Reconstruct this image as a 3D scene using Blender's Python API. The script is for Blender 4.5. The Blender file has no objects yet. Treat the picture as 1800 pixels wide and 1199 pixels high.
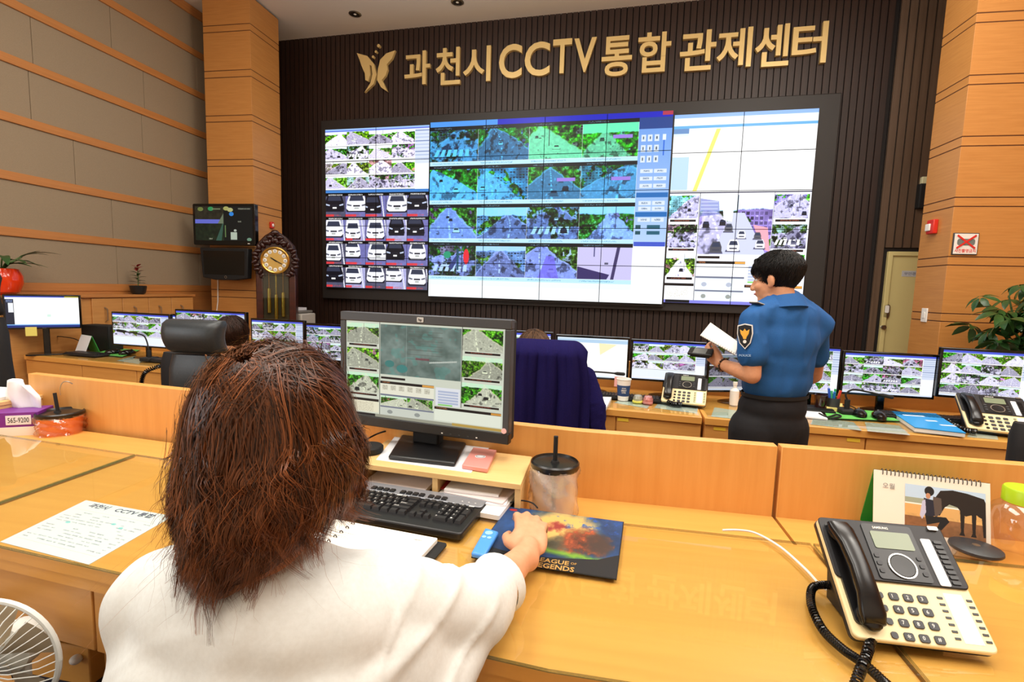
import bpy, math, random
import numpy as np
from mathutils import Vector, Matrix
random.seed(7)
RNG = np.random.default_rng(11)
SC = bpy.context.scene
COL = SC.collection

# ---------------------------------------------------------------- camera, world, lights, exposure
F_PX, EYE = 880.0, 1.5
def _n(v): return v / np.linalg.norm(v)
_up = _n(np.array([254.0, 8463.0, 880.0]))
_fw = np.array([155.0, 86.8, -880.0]); _fw = _n(_fw - _up * (_fw @ _up))
ROT = np.array([np.cross(_fw, _up), _fw, _up])
cd = bpy.data.cameras.new('camera'); cam = bpy.data.objects.new('camera', cd); COL.objects.link(cam)
cd.sensor_fit = 'HORIZONTAL'; cd.sensor_width = 36.0; cd.lens = F_PX / 1800 * 36; cd.clip_start = 0.05; cd.clip_end = 60
cam.matrix_world = Matrix.Translation((0, 0, EYE)) @ Matrix(ROT.tolist()).to_4x4()
SC.camera = cam
SC.view_settings.view_transform = 'Standard'; SC.view_settings.look = 'None'
SC.view_settings.gamma = 1.0; SC.view_settings.use_curve_mapping = False
SC.view_settings.exposure = 0.0
wd = bpy.data.worlds.new('world'); SC.world = wd; wd.use_nodes = True
wd.node_tree.nodes['Background'].inputs[0].default_value = (1, .95, .88, 1)
wd.node_tree.nodes['Background'].inputs[1].default_value = 0.12
def area(name, loc, size, power, color=(1, .94, .84), target=None):
    l = bpy.data.lights.new(name, 'AREA'); l.shape = 'RECTANGLE'; l.size, l.size_y = size; l.energy = power; l.color = color
    o = bpy.data.objects.new(name, l); COL.objects.link(o); o.location = loc
    if target is not None:
        o.rotation_euler = (Vector(target) - Vector(loc)).to_track_quat('-Z', 'Y').to_euler()
    return o
def fill_point(loc, power, r=.25, color=(1, .95, .86)):  # unseen point light, added to brighten the dark ceiling
    l = bpy.data.lights.new('ceiling_fill', 'POINT'); l.energy = power; l.shadow_soft_size = r; l.color = color
    o = bpy.data.objects.new('ceiling_fill', l); COL.objects.link(o); o.location = loc
LP = .77
area('ceiling_lamp', (-2.6, .6, 5.05), (1.6, 3.2), 150 * LP, (1, .95, .87))
area('ceiling_lamp', (.2, .4, 5.05), (1.6, 3.2), 170 * LP, (1, .95, .87))
area('ceiling_lamp', (3.0, .6, 5.05), (1.6, 3.2), 165 * LP, (1, .95, .87))
area('ceiling_lamp', (-2.4, 4.0, 5.05), (1.6, 1.4), 50 * LP, (1, .95, .87))
area('ceiling_lamp', (2.4, 4.0, 5.05), (1.6, 1.4), 75 * LP, (1, .95, .87))
fill_point((-1.8, 2.0, 4.2), 75 * LP); fill_point((2.2, 2.0, 4.2), 75 * LP); fill_point((-1.6, 4.5, 4.45), 70 * LP); fill_point((1.8, 4.4, 4.45), 60 * LP)
area('window_daylight', (-5.3, -1.6, 2.2), (2.6, 2.0), 130 * LP, (.9, .96, 1), (-.6, 1.0, 1.0))

# ---------------------------------------------------------------- measuring helpers: a point of a real plane seen along a sight line
def _ray(px, py): return ROT @ np.array([px - 900.0, 599.5 - py, -F_PX])
def at_z(px, py, z):
    d = _ray(px, py); t = (z - EYE) / d[2]; return Vector((d[0] * t, d[1] * t, z))
def at_y(px, py, y):
    d = _ray(px, py); t = y / d[1]; return Vector((d[0] * t, y, EYE + d[2] * t))
def at_x(px, py, x):
    d = _ray(px, py); t = x / d[0]; return Vector((x, d[1] * t, EYE + d[2] * t))

# ---------------------------------------------------------------- colours and materials
def lin(c):
    out = []
    for v in c[:3]:
        v = v / 255.0
        out.append(v / 12.92 if v <= .04045 else ((v + .055) / 1.055) ** 2.4)
    return (*out, 1.0)
MATS = {}
def M(name, rgb=(200, 200, 200), rough=.5, metal=0.0, grain=None, bump=0.0, rgb2=None, spec=.5, coat=0.0, coord='Object'):
    if name in MATS: return MATS[name]
    m = bpy.data.materials.new(name); m.use_nodes = True; nt = m.node_tree; b = nt.nodes['Principled BSDF']
    b.inputs['Base Color'].default_value = lin(rgb); b.inputs['Roughness'].default_value = rough; b.inputs['Metallic'].default_value = metal
    b.inputs['Specular IOR Level'].default_value = spec; b.inputs['Coat Weight'].default_value = coat
    if grain:
        tc = nt.nodes.new('ShaderNodeTexCoord'); mp = nt.nodes.new('ShaderNodeMapping'); mp.inputs['Scale'].default_value = grain
        nz = nt.nodes.new('ShaderNodeTexNoise'); nz.inputs['Scale'].default_value = 1.0; nz.inputs['Detail'].default_value = 6; nz.inputs['Roughness'].default_value = .6
        cr = nt.nodes.new('ShaderNodeValToRGB'); cr.color_ramp.elements[0].position = .3; cr.color_ramp.elements[1].position = .7
        cr.color_ramp.elements[0].color = lin(rgb2 or [c * .88 for c in rgb]); cr.color_ramp.elements[1].color = lin(rgb)
        nt.links.new(tc.outputs[coord], mp.inputs[0]); nt.links.new(mp.outputs[0], nz.inputs['Vector'])
        nt.links.new(nz.outputs['Fac'], cr.inputs[0]); nt.links.new(cr.outputs[0], b.inputs['Base Color'])
        if bump:
            bp = nt.nodes.new('ShaderNodeBump'); bp.inputs['Strength'].default_value = bump; bp.inputs['Distance'].default_value = .01
            nt.links.new(nz.outputs['Fac'], bp.inputs['Height']); nt.links.new(bp.outputs[0], b.inputs['Normal'])
    MATS[name] = m; return m
def clear(name, tint=(235, 245, 240), gloss=.08, rough=.02, milk=0.0, milkrgb=(230, 225, 215)):
    if name in MATS: return MATS[name]
    m = bpy.data.materials.new(name); m.use_nodes = True; nt = m.node_tree; nt.nodes.remove(nt.nodes['Principled BSDF'])
    out = nt.nodes['Material Output']; tr = nt.nodes.new('ShaderNodeBsdfTransparent'); tr.inputs[0].default_value = lin(tint)
    gl = nt.nodes.new('ShaderNodeBsdfGlossy'); gl.inputs['Roughness'].default_value = rough
    fr = nt.nodes.new('ShaderNodeFresnel'); fr.inputs['IOR'].default_value = 1.45
    ma = nt.nodes.new('ShaderNodeMath'); ma.operation = 'MULTIPLY_ADD'; ma.inputs[1].default_value = .9; ma.inputs[2].default_value = gloss * .3
    mx = nt.nodes.new('ShaderNodeMixShader'); nt.links.new(fr.outputs[0], ma.inputs[0])
    ge = nt.nodes.new('ShaderNodeNewGeometry'); fb = nt.nodes.new('ShaderNodeMath'); fb.operation = 'SUBTRACT'; fb.inputs[0].default_value = 1.0; fm = nt.nodes.new('ShaderNodeMath'); fm.operation = 'MULTIPLY'
    nt.links.new(ge.outputs['Backfacing'], fb.inputs[1]); nt.links.new(ma.outputs[0], fm.inputs[0]); nt.links.new(fb.outputs[0], fm.inputs[1]); nt.links.new(fm.outputs[0], mx.inputs[0])
    last = tr
    if milk:
        df = nt.nodes.new('ShaderNodeBsdfPrincipled'); df.inputs['Base Color'].default_value = lin(milkrgb); df.inputs['Roughness'].default_value = .25
        mm = nt.nodes.new('ShaderNodeMixShader'); mm.inputs[0].default_value = milk
        nt.links.new(tr.outputs[0], mm.inputs[1]); nt.links.new(df.outputs[0], mm.inputs[2]); last = mm
    nt.links.new(last.outputs[0], mx.inputs[1]); nt.links.new(gl.outputs[0], mx.inputs[2]); nt.links.new(mx.outputs[0], out.inputs[0])
    MATS[name] = m; return m
def image_from(name, arr):
    h, w = arr.shape[:2]; im = bpy.data.images.new(name, w, h); a = np.ones((h, w, 4), np.float32); a[..., :3] = np.clip(arr[::-1], 0, 1)
    im.pixels.foreach_set(a.ravel()); im.update(); return im
def picture(name, arr, emit=0.0, rough=.5):
    m = bpy.data.materials.new(name); m.use_nodes = True; nt = m.node_tree; b = nt.nodes['Principled BSDF']
    t = nt.nodes.new('ShaderNodeTexImage'); t.image = image_from(name, arr); t.extension = 'EXTEND'
    if emit:
        b.inputs['Base Color'].default_value = (.01, .01, .012, 1); b.inputs['Roughness'].default_value = .35; b.inputs['Specular IOR Level'].default_value = .2
        nt.links.new(t.outputs[0], b.inputs['Emission Color']); b.inputs['Emission Strength'].default_value = emit
    else:
        nt.links.new(t.outputs[0], b.inputs['Base Color']); b.inputs['Roughness'].default_value = rough
    return m

# ---------------------------------------------------------------- mesh building
class MB:
    def __init__(s): s.v = []; s.f = []; s.uv = None
    def add(s, vs, fs, T=None):
        k = len(s.v)
        s.v += [tuple(T @ Vector(v)) for v in vs] if T is not None else [tuple(v) for v in vs]
        s.f += [tuple(i + k for i in f) for f in fs]; return s
    def box(s, x0, y0, z0, x1, y1, z1, T=None):
        return s.add([(x0, y0, z0), (x1, y0, z0), (x1, y1, z0), (x0, y1, z0), (x0, y0, z1), (x1, y0, z1), (x1, y1, z1), (x0, y1, z1)],
                     [(0, 3, 2, 1), (4, 5, 6, 7), (0, 1, 5, 4), (1, 2, 6, 5), (2, 3, 7, 6), (3, 0, 4, 7)], T)
    def prism(s, pts, z0, z1, T=None):      # outline in x,y pulled up z
        n = len(pts); return s.add([(x, y, z0) for x, y in pts] + [(x, y, z1) for x, y in pts],
            [tuple(range(n - 1, -1, -1)), tuple(range(n, 2 * n))] + [(i, (i + 1) % n, n + (i + 1) % n, n + i) for i in range(n)], T)
    def prism_y(s, pts, y0, y1, T=None):    # outline in x,z pulled along y
        n = len(pts); return s.add([(x, y0, z) for x, z in pts] + [(x, y1, z) for x, z in pts],
            [tuple(range(n)), tuple(range(2 * n - 1, n - 1, -1))] + [(i, n + i, n + (i + 1) % n, (i + 1) % n) for i in range(n)], T)
    def lathe(s, prof, n=24, T=None, sx=1, sy=1, cap=True):   # profile of (r, z)
        vs = [(r * math.cos(2 * math.pi * i / n) * sx, r * math.sin(2 * math.pi * i / n) * sy, z) for r, z in prof for i in range(n)]
        fs = [(j * n + i, j * n + (i + 1) % n, (j + 1) * n + (i + 1) % n, (j + 1) * n + i) for j in range(len(prof) - 1) for i in range(n)]
        if cap: fs += [tuple(range(n - 1, -1, -1)), tuple((len(prof) - 1) * n + i for i in range(n))]
        return s.add(vs, fs, T)
    def cyl(s, c, r, h, n=20, T=None): return s.lathe([(r, 0), (r, h)], n, (T or Matrix()) @ Matrix.Translation(c))
    def tube(s, path, r, n=6, cap=True):
        P = [Vector(p) for p in path]; R = r if isinstance(r, (list, tuple)) else [r] * len(P); vs = []; fs = []; u = None
        for i, p in enumerate(P):
            d = (P[min(i + 1, len(P) - 1)] - P[max(i - 1, 0)]).normalized()
            if u is None: u = d.orthogonal().normalized()
            u = (u - d * u.dot(d)).normalized(); w = d.cross(u)
            for k in range(n):
                a = 2 * math.pi * k / n; vs.append(p + (u * math.cos(a) + w * math.sin(a)) * R[i])
        for i in range(len(P) - 1):
            for k in range(n): fs.append((i * n + k, i * n + (k + 1) % n, (i + 1) * n + (k + 1) % n, (i + 1) * n + k))
        if cap: fs += [tuple(range(n - 1, -1, -1)), tuple((len(P) - 1) * n + k for k in range(n))]
        return s.add(vs, fs)
    def ell(s, c, r, R=None, n=16, m=10):
        if not isinstance(r, (tuple, list)): r = (r, r, r)
        T = Matrix.Translation(c) @ (R.to_4x4() if R else Matrix()) @ Matrix.Diagonal((*r, 1))
        vs = [(0, 0, -1)] + [(math.sin(math.pi * j / m) * math.cos(2 * math.pi * i / n), math.sin(math.pi * j / m) * math.sin(2 * math.pi * i / n), -math.cos(math.pi * j / m)) for j in range(1, m) for i in range(n)] + [(0, 0, 1)]
        fs = [(0, 1 + (i + 1) % n, 1 + i) for i in range(n)]
        fs += [(1 + j * n + i, 1 + j * n + (i + 1) % n, 1 + (j + 1) * n + (i + 1) % n, 1 + (j + 1) * n + i) for j in range(m - 2) for i in range(n)]
        k = 1 + (m - 2) * n; fs += [(k + i, k + (i + 1) % n, len(vs) - 1) for i in range(n)]
        return s.add(vs, fs, T)
    def limb(s, pts, rad, n=14):            # closed tapered chain with rounded joints
        for i in range(len(pts)):
            s.ell(pts[i], rad[i], n=n, m=9)
            if i: s.tube([pts[i - 1], pts[i]], [rad[i - 1], rad[i]], n)
        return s
    def sheet(s, rows, thick=0.0):          # grid of points
        h, w = len(rows), len(rows[0]); vs = [p for r in rows for p in r]
        return s.add(vs, [(j * w + i, j * w + i + 1, (j + 1) * w + i + 1, (j + 1) * w + i) for j in range(h - 1) for i in range(w - 1)])
def rrect(x0, y0, x1, y1, r, n=4):
    out = []
    for cx, cy, a in ((x1 - r, y1 - r, 0), (x0 + r, y1 - r, 90), (x0 + r, y0 + r, 180), (x1 - r, y0 + r, 270)):
        for k in range(n + 1):
            t = math.radians(a + 90 * k / n); out.append((cx + r * math.cos(t), cy + r * math.sin(t)))
    return out
def Tr(loc=(0, 0, 0), rz=0.0, rx=0.0, ry=0.0):
    return Matrix.Translation(loc) @ Matrix.Rotation(rz, 4, 'Z') @ Matrix.Rotation(ry, 4, 'Y') @ Matrix.Rotation(rx, 4, 'X')
_TXT = {}
def text_mesh(body, bold=0.0, res=2):
    k = (body, bold)
    if k not in _TXT:
        c = bpy.data.curves.new('text', 'FONT'); c.body = body; c.offset = bold; c.resolution_u = res; c.extrude = .5
        o = bpy.data.objects.new('text', c); COL.objects.link(o)
        m = bpy.data.meshes.new_from_object(o.evaluated_get(bpy.context.evaluated_depsgraph_get()))
        v = [tuple(x.co) for x in m.vertices]; f = [tuple(p.vertices) for p in m.polygons]
        bpy.data.objects.remove(o); bpy.data.curves.remove(c); bpy.data.meshes.remove(m)
        xs = [a[0] for a in v]; ys = [a[1] for a in v]; _TXT[k] = (v, f, min(xs), max(xs), min(ys), max(ys))
    return _TXT[k]
def text(mb, body, w, h, T, depth=.001, bold=0.0, res=2):
    """lettering w x h in the T plane's x,y, its lower left corner at the origin; w or h may be None"""
    v, f, x0, x1, y0, y1 = text_mesh(body, bold, res)
    sx = w / (x1 - x0) if w else h / (y1 - y0); sy = h / (y1 - y0) if h else sx
    return mb.add([((x - x0) * sx, (y - y0) * sy, (z + .5) * depth) for x, y, z in v], f, T)

def obj(name, mb, mat, parent=None, loc=None, world=False, bevel=0.0, smooth=35, seg=2, mesh=None):
    if mesh is None:
        mesh = bpy.data.meshes.new(name); v = mb.v
        if world and parent is not None:
            inv = pmat(parent).inverted(); v = [tuple(inv @ Vector(p)) for p in v]
        mesh.from_pydata(v, [], mb.f); mesh.validate(); mesh.update()
        if mat is not None: mesh.materials.append(mat)
        if smooth:
            mesh.shade_smooth()
            if smooth < 180: mesh.set_sharp_from_angle(angle=math.radians(smooth))
    o = bpy.data.objects.new(name, mesh); COL.objects.link(o)
    if parent is not None: o.parent = parent
    if loc is not None: o.location = loc
    if bevel:
        b = o.modifiers.new('bevel', 'BEVEL'); b.width = bevel; b.segments = seg; b.limit_method = 'ANGLE'; b.angle_limit = math.radians(40)
    return o
def pmat(o):
    m = Matrix.Translation(o.location) @ o.rotation_euler.to_matrix().to_4x4()
    return pmat(o.parent) @ m if o.parent else m
def panel(name, corners, mat, parent, uv=(0, 0, 1, 1), world=False):
    """flat picture: corners bottom-left, bottom-right, top-right, top-left"""
    me = bpy.data.meshes.new(name); inv = pmat(parent).inverted() if world else Matrix()
    me.from_pydata([tuple(inv @ Vector(c)) for c in corners], [], [(0, 1, 2, 3)]); me.materials.append(mat)
    l = me.uv_layers.new(name='uv'); u0, v0, u1, v1 = uv
    for i, c in enumerate(((u0, v0), (u1, v0), (u1, v1), (u0, v1))): l.data[i].uv = c
    o = bpy.data.objects.new(name, me); COL.objects.link(o); o.parent = parent; return o
def tag(o, label, cat, group=None, kind=None):
    o['label'] = label; o['category'] = cat
    if group: o['group'] = group
    if kind: o['kind'] = kind
    return o
def thing(name, label, cat, loc=(0, 0, 0), rz=0.0, group=None):
    o = bpy.data.objects.new(name, None); COL.objects.link(o); o.location = loc; o.rotation_euler = (0, 0, rz); o.empty_display_size = .05
    return tag(o, label, cat, group)
def struct(name, mb, mat, **k):
    o = obj(name, mb, mat, **k); o['kind'] = 'structure'; return o
def part_label(o, s): o['label'] = s; return o
def vox(name, mb, voxel, mat, parent=None, smooth=8, warp=None, world=False):
    """closed shapes fused into one continuous skin"""
    t = obj('fuse', mb, None, smooth=0)
    r = t.modifiers.new('r', 'REMESH'); r.mode = 'VOXEL'; r.voxel_size = voxel
    if smooth: s = t.modifiers.new('s', 'SMOOTH'); s.factor = .5; s.iterations = smooth
    me = bpy.data.meshes.new_from_object(t.evaluated_get(bpy.context.evaluated_depsgraph_get())); old = t.data
    bpy.data.objects.remove(t); bpy.data.meshes.remove(old)
    if warp:
        n = len(me.vertices); co = np.empty(n * 3); no = np.empty(n * 3); me.vertices.foreach_get('co', co); me.vertices.foreach_get('normal', no)
        co = co.reshape(-1, 3); co = warp(co, no.reshape(-1, 3)); me.vertices.foreach_set('co', co.ravel())
    if world and parent is not None: me.transform(pmat(parent).inverted())
    me.name = name; me.materials.clear(); me.materials.append(mat); me.update(); me.shade_smooth()
    return obj(name, None, None, parent, mesh=me)
# ---------------------------------------------------------------- pictures shown on screens (flat content of real displays)
def vn(h, w, n, rng, octv=1):
    out = np.zeros((h, w)); amp = 1.0; tot = 0
    for o in range(octv):
        gh, gw = int(n) + 2, int(n * w / h) + 2; g = rng.random((gh, gw))
        y = np.linspace(0, gh - 1.001, h); x = np.linspace(0, gw - 1.001, w); yi = y.astype(int); xi = x.astype(int); fy = (y - yi)[:, None]; fx = (x - xi)[None]
        a = g[yi][:, xi]; b = g[yi][:, xi + 1]; c = g[yi + 1][:, xi]; d = g[yi + 1][:, xi + 1]
        out += amp * ((a * (1 - fx) + b * fx) * (1 - fy) + (c * (1 - fx) + d * fx) * fy); tot += amp; amp *= .6; n *= 2.1
    return out / tot
def fill(a, m, c, k=1.0): a[m] = a[m] * (1 - k) + np.array(c) * k
def poly(a, pts, c, k=1.0):
    h, w = a.shape[:2]; Y, X = np.mgrid[0:h, 0:w]; X = (X + .5) / w; Y = (Y + .5) / h; m = np.zeros((h, w), bool); n = len(pts)
    for i in range(n):
        x0, y0 = pts[i]; x1, y1 = pts[(i + 1) % n]
        if y0 == y1: continue
        m ^= ((Y >= min(y0, y1)) & (Y < max(y0, y1)) & (X < x0 + (Y - y0) * (x1 - x0) / (y1 - y0)))
    fill(a, m, c, k); return a
def disc(a, x, y, rx, ry, c, k=1.0):
    h, w = a.shape[:2]; Y, X = np.mgrid[0:h, 0:w]; fill(a, (((X + .5) / w - x) / rx) ** 2 + (((Y + .5) / h - y) / ry) ** 2 < 1, c, k)
def rect(a, x0, y0, x1, y1, c, k=1.0):
    h, w = a.shape[:2]; s = a[max(0, int(round(y0 * h))):int(round(y1 * h)), max(0, int(round(x0 * w))):int(round(x1 * w))]; s[:] = s * (1 - k) + np.array(c) * k
def dashes(a, x0, y0, x1, y1, c, rng, dens=.6, k=.8):
    h, w = a.shape[:2]; i0, i1, j0, j1 = int(y0 * h), max(int(y1 * h), int(y0 * h) + 1), int(x0 * w), int(x1 * w)
    m = rng.random((i1 - i0, max(j1 - j0, 1))) < dens; s = a[i0:i1, j0:j1]
    if s.size: s[m[:s.shape[0], :s.shape[1]]] = s[m[:s.shape[0], :s.shape[1]]] * (1 - k) + np.array(c) * k
def street(w, h, rng, kind=None, tint=(1, 1, 1), gain=1.0):
    kind = kind or rng.choice(['road', 'road', 'park', 'alley', 'plaza'])
    Y, X = np.mgrid[0:h, 0:w]; X = (X + .5) / w; Y = (Y + .5) / h; fine = vn(h, w, 16, rng, 3); big = vn(h, w, 4, rng, 3); mid = vn(h, w, 8, rng, 2)
    g = .52 + .30 * rng.random(); a = np.ones((h, w, 3)) * np.array((g, g * .99, g * 1.02)) * (.88 + .24 * fine)[..., None]
    vx = .15 + .7 * rng.random(); vy = -.1 + .3 * rng.random(); hw = .5 + .5 * rng.random(); bend = rng.uniform(-.5, .5); dy = np.clip(Y - vy, 0, 2)
    mid_x = vx + bend * (dy - .6) ** 2 * (dy < .6) + (.5 - vx) * dy * .5; dist = np.abs(X - mid_x); half = hw * dy + .02; e = dist - half + .10 * (mid - .5)
    leaf = np.array((.26, .50, .12)) + rng.random(3) * np.array((.20, .18, .08)); soft = lambda v, k: np.clip(v * k, 0, 1)[..., None]
    green = leaf * (.12 + 2.5 * np.clip(fine * .7 + mid * .6 - .30, 0, 1.2) ** 1.3)[..., None]; wallc = np.array((.62, .58, .60)) + (rng.random(3) - .5) * .3
    gw = rng.random((13, 17)); win = gw[np.clip((Y * 12).astype(int), 0, 12), np.clip((X * 16).astype(int), 0, 16)] * (((Y * 12) % 1 > .35) & ((X * 16) % 1 > .3)); tonal = vn(h, w, 3, rng)
    build = (wallc * (.55 + .8 * tonal)[..., None]) * (1 - .55 * win + .25 * (fine - .5))[..., None]
    if kind in ('road', 'park'): off = np.where((big > (.34 if kind == 'road' else .28))[..., None], green, build)
    elif kind == 'alley': off = np.where((big > .58)[..., None], green, build)
    else: off = np.where((Y < .22 + .25 * big)[..., None], np.where((mid > .5)[..., None], green * .7, build), np.ones((h, w, 3)) * np.array((.70, .69, .70)) * (.75 + .5 * fine)[..., None])
    k = soft(e + .02, 30); a = a * (1 - k) + off * k
    k = soft(.035 - np.abs(e + .01), 40) * .6; a = a * (1 - k) + np.array((.82, .80, .78)) * k
    if kind != 'plaza':
        ln = (np.abs(X - mid_x) < .010 + .012 * dy) & (np.sin(26 / (dy + .25)) > -.2) & (e < 0); a[ln] = a[ln] * .3 + .66
    k = soft(vn(h, w, 6, rng, 3) - (.68 if kind == 'road' else .55), 9) * .55; k = k * (e < .03)[..., None]; a = a * (1 - k) + a * .3 * k
    if kind == 'plaza':
        k = soft(vn(h, w, 3, rng, 4) - .56, 10); a = a * (1 - k) + green * .45 * k; k = soft(vn(h, w, 5, rng, 4) - .57, 8) * .7; a = a * (1 - k) + np.array((.16, .15, .20)) * k
        if rng.random() < .5:
            for q in range(6): poly(a, [(.15 + q * .12, .62), (.22 + q * .12, .62), (.16 + q * .13, .85), (.08 + q * .13, .85)], (.97, .97, .97))
    sk = vy + .10 + .10 * (big - .5)
    if vy > .03 and kind != 'plaza': k = soft(sk - Y, 30) * np.array((.9, 1, 1))[None, None]; a = a * (1 - k) + np.array((.84, .90, .97)) * k
    k = soft(fine - .66, 9) * .35; a = a * (1 - k) + k
    for _ in range(rng.integers(0, 4)):
        q = .30 + .55 * rng.random(); s = .025 + .10 * (q - .2); cxx = float(np.interp(q, Y[:, 0], mid_x[:, w // 2])) + (rng.random() - .5) * hw * q * 1.2; c = rng.choice([.94, .88, .2, .4])
        poly(a, [(cxx - s, q + s * .9), (cxx + s, q + s * .9), (cxx + s * 1.15, q + s * 1.15), (cxx - s * 1.15, q + s * 1.15)], (.12, .12, .15), .7); poly(a, [(cxx - s * .62, q - s * .9), (cxx + s * .62, q - s * .9), (cxx + s * .85, q), (cxx + s * .85, q + s), (cxx - s * .85, q + s), (cxx - s * .85, q)], (c, c, c * 1.03)); poly(a, [(cxx - s * .52, q - s * .65), (cxx + s * .52, q - s * .65), (cxx + s * .66, q - s * .05), (cxx - s * .66, q - s * .05)], (.20, .23, .28))
    if rng.random() < .4: x = rng.random(); rect(a, x, 0, x + .012, .5 + .4 * rng.random(), (.2, .2, .22), .8)
    a = np.clip(.48 + (a - .48) * 1.32, 0, 1); return np.clip(a * np.array(tint) * gain, 0, 1)
def car_shot(w, h, rng):
    a = np.zeros((h, w, 3)); b = rng.choice([0, 1, 2]); a[:] = ((.44, .44, .68), (.32, .32, .42), (.66, .66, .84))[b]
    a *= (.9 + .2 * vn(h, w, 8, rng, 2))[..., None]
    x = .3 + .4 * rng.random(); wh = rng.random() < .6; c = np.array((.95, .95, .98)) if wh else np.array((.06, .06, .1)); y = .18 + .28 * rng.random(); s = .36 + .14 * rng.random()
    if rng.random() < .5: poly(a, [(x + .42, 0), (x + .47, 0), (x + .6, 1), (x + .54, 1)], (.9, .9, .95))
    poly(a, [(x - s * 1.1, y + .3), (x + s * 1.1, y + .3), (x + s, y + .48), (x - s, y + .48)], (.1, .1, .16))
    poly(a, [(x - s * .75, -.05), (x + s * .75, -.05), (x + s, y), (x + s * 1.05, y + .32), (x + s * .8, y + .42), (x - s * .8, y + .42), (x - s * 1.05, y + .32), (x - s, y)], c)
    poly(a, [(x - s * .6, y - .3), (x + s * .6, y - .3), (x + s * .75, y - .06), (x - s * .75, y - .06)], (.2, .22, .3))
    poly(a, [(x - s * .95, y + .08), (x - s * .5, y + .14), (x - s * .55, y + .2), (x - s * .95, y + .16)], (.75, .8, .9) if not wh else (.35, .36, .42))
    poly(a, [(x + s * .95, y + .08), (x + s * .5, y + .14), (x + s * .55, y + .2), (x + s * .95, y + .16)], (.75, .8, .9) if not wh else (.35, .36, .42))
    rect(a, x - s * .35, y + .14, x + s * .35, y + .21, (.12, .12, .16)); rect(a, x - s * .22, y + .25, x + s * .22, y + .33, (.95, .95, .95) if not wh else (.7, .72, .7))
    rect(a, 0, .88, .3 + .3 * rng.random(), .98, (.92, .2, .2), .85); dashes(a, .3, .9, .8, .97, (.95, .3, .3), rng, .3); return np.clip(a, 0, 1)
def put(a, t, x0, y0):
    h = min(t.shape[0], a.shape[0] - y0); w = min(t.shape[1], a.shape[1] - x0)
    if h > 0 and w > 0: a[y0:y0 + h, x0:x0 + w] = t[:h, :w]
def viewer(w, h, rng, rows=4, cols=4, blank=0, side=.13, gain=1.04, tint=(.98, .98, 1.08)):
    """a CCTV viewer window: rows of tiles under a blue title bar with a control column on the right"""
    a = np.ones((h, w, 3)) * .97; tb = max(int(h * .045), 2); a[:tb] = (.30, .36, .85); a[tb:tb + 2] = (.75, .85, .98)
    bw = int(w * (1 - side)); th = (h - tb - int(h * .05)) // rows; tw = bw // cols
    for r in range(rows):
        for c in range(cols):
            y = tb + 2 + r * th; x = c * tw
            if r >= rows - blank: rect(a[y:y + th - 3, x:x + tw - 1], 0, 0, 1, 1, (.93, .96, .98)); continue
            put(a, street(tw, th - max(int(th * .12), 2), rng, gain=gain, tint=tint), x, y); a[y + th - 1:y + th, :bw] = (.25, .25, .3)
    s = a[tb:, bw:]; s[:] = (.84, .88, .96); H = s.shape[0]
    for k in range(9): s[int(H * (.03 + k * .055)):int(H * (.045 + k * .055))] = (.45, .52, .70) if k % 3 == 0 else (.7, .76, .88)
    s[int(H * .55):] = (.97, .98, 1); a[-max(int(h * .03), 2):] = (.85, .9, .98); return a
def map_view(w, h, rng, style=0):
    a = np.ones((h, w, 3)) * (.995, .995, .985); tb = int(h * .04); a[:tb] = (.2, .3, .75) if style == 0 else (.86, .92, .97)
    if style == 0:
        rect(a, .0, .10, .11, .95, (.16, .17, .22)); rect(a, .04, .22, .105, .52, (.95, .96, .98)); dashes(a, .015, .12, .1, .2, (.6, .7, .9), rng)
        rect(a, 0, .05, .12, .1, (.93, .94, .97)); a[int(h * .93):] = (.12, .2, .5); a[int(h * .90):int(h * .93)] = (.5, .72, .95); rect(a, .55, .58, .60, .66, (.75, .93, .85), .6); rect(a, .8, 0, 1, .03, (.8, .75, .2))
    else:
        a[int(h * .04):int(h * .12)] = (.72, .84, .94); rect(a, 0, .1, .11, .26, (.40, .52, .62)); poly(a, [(.28, .1), (.31, .1), (.27, 1), (.24, 1)], (.98, .94, .70))
        poly(a, [(.60, .12), (.85, .14), (.62, .42)], (.99, .95, .76)); rect(a, .11, .12, .24, .6, (.99, .97, .86)); a[int(h * .96):] = (.88, .93, .98)
    return a
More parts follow.
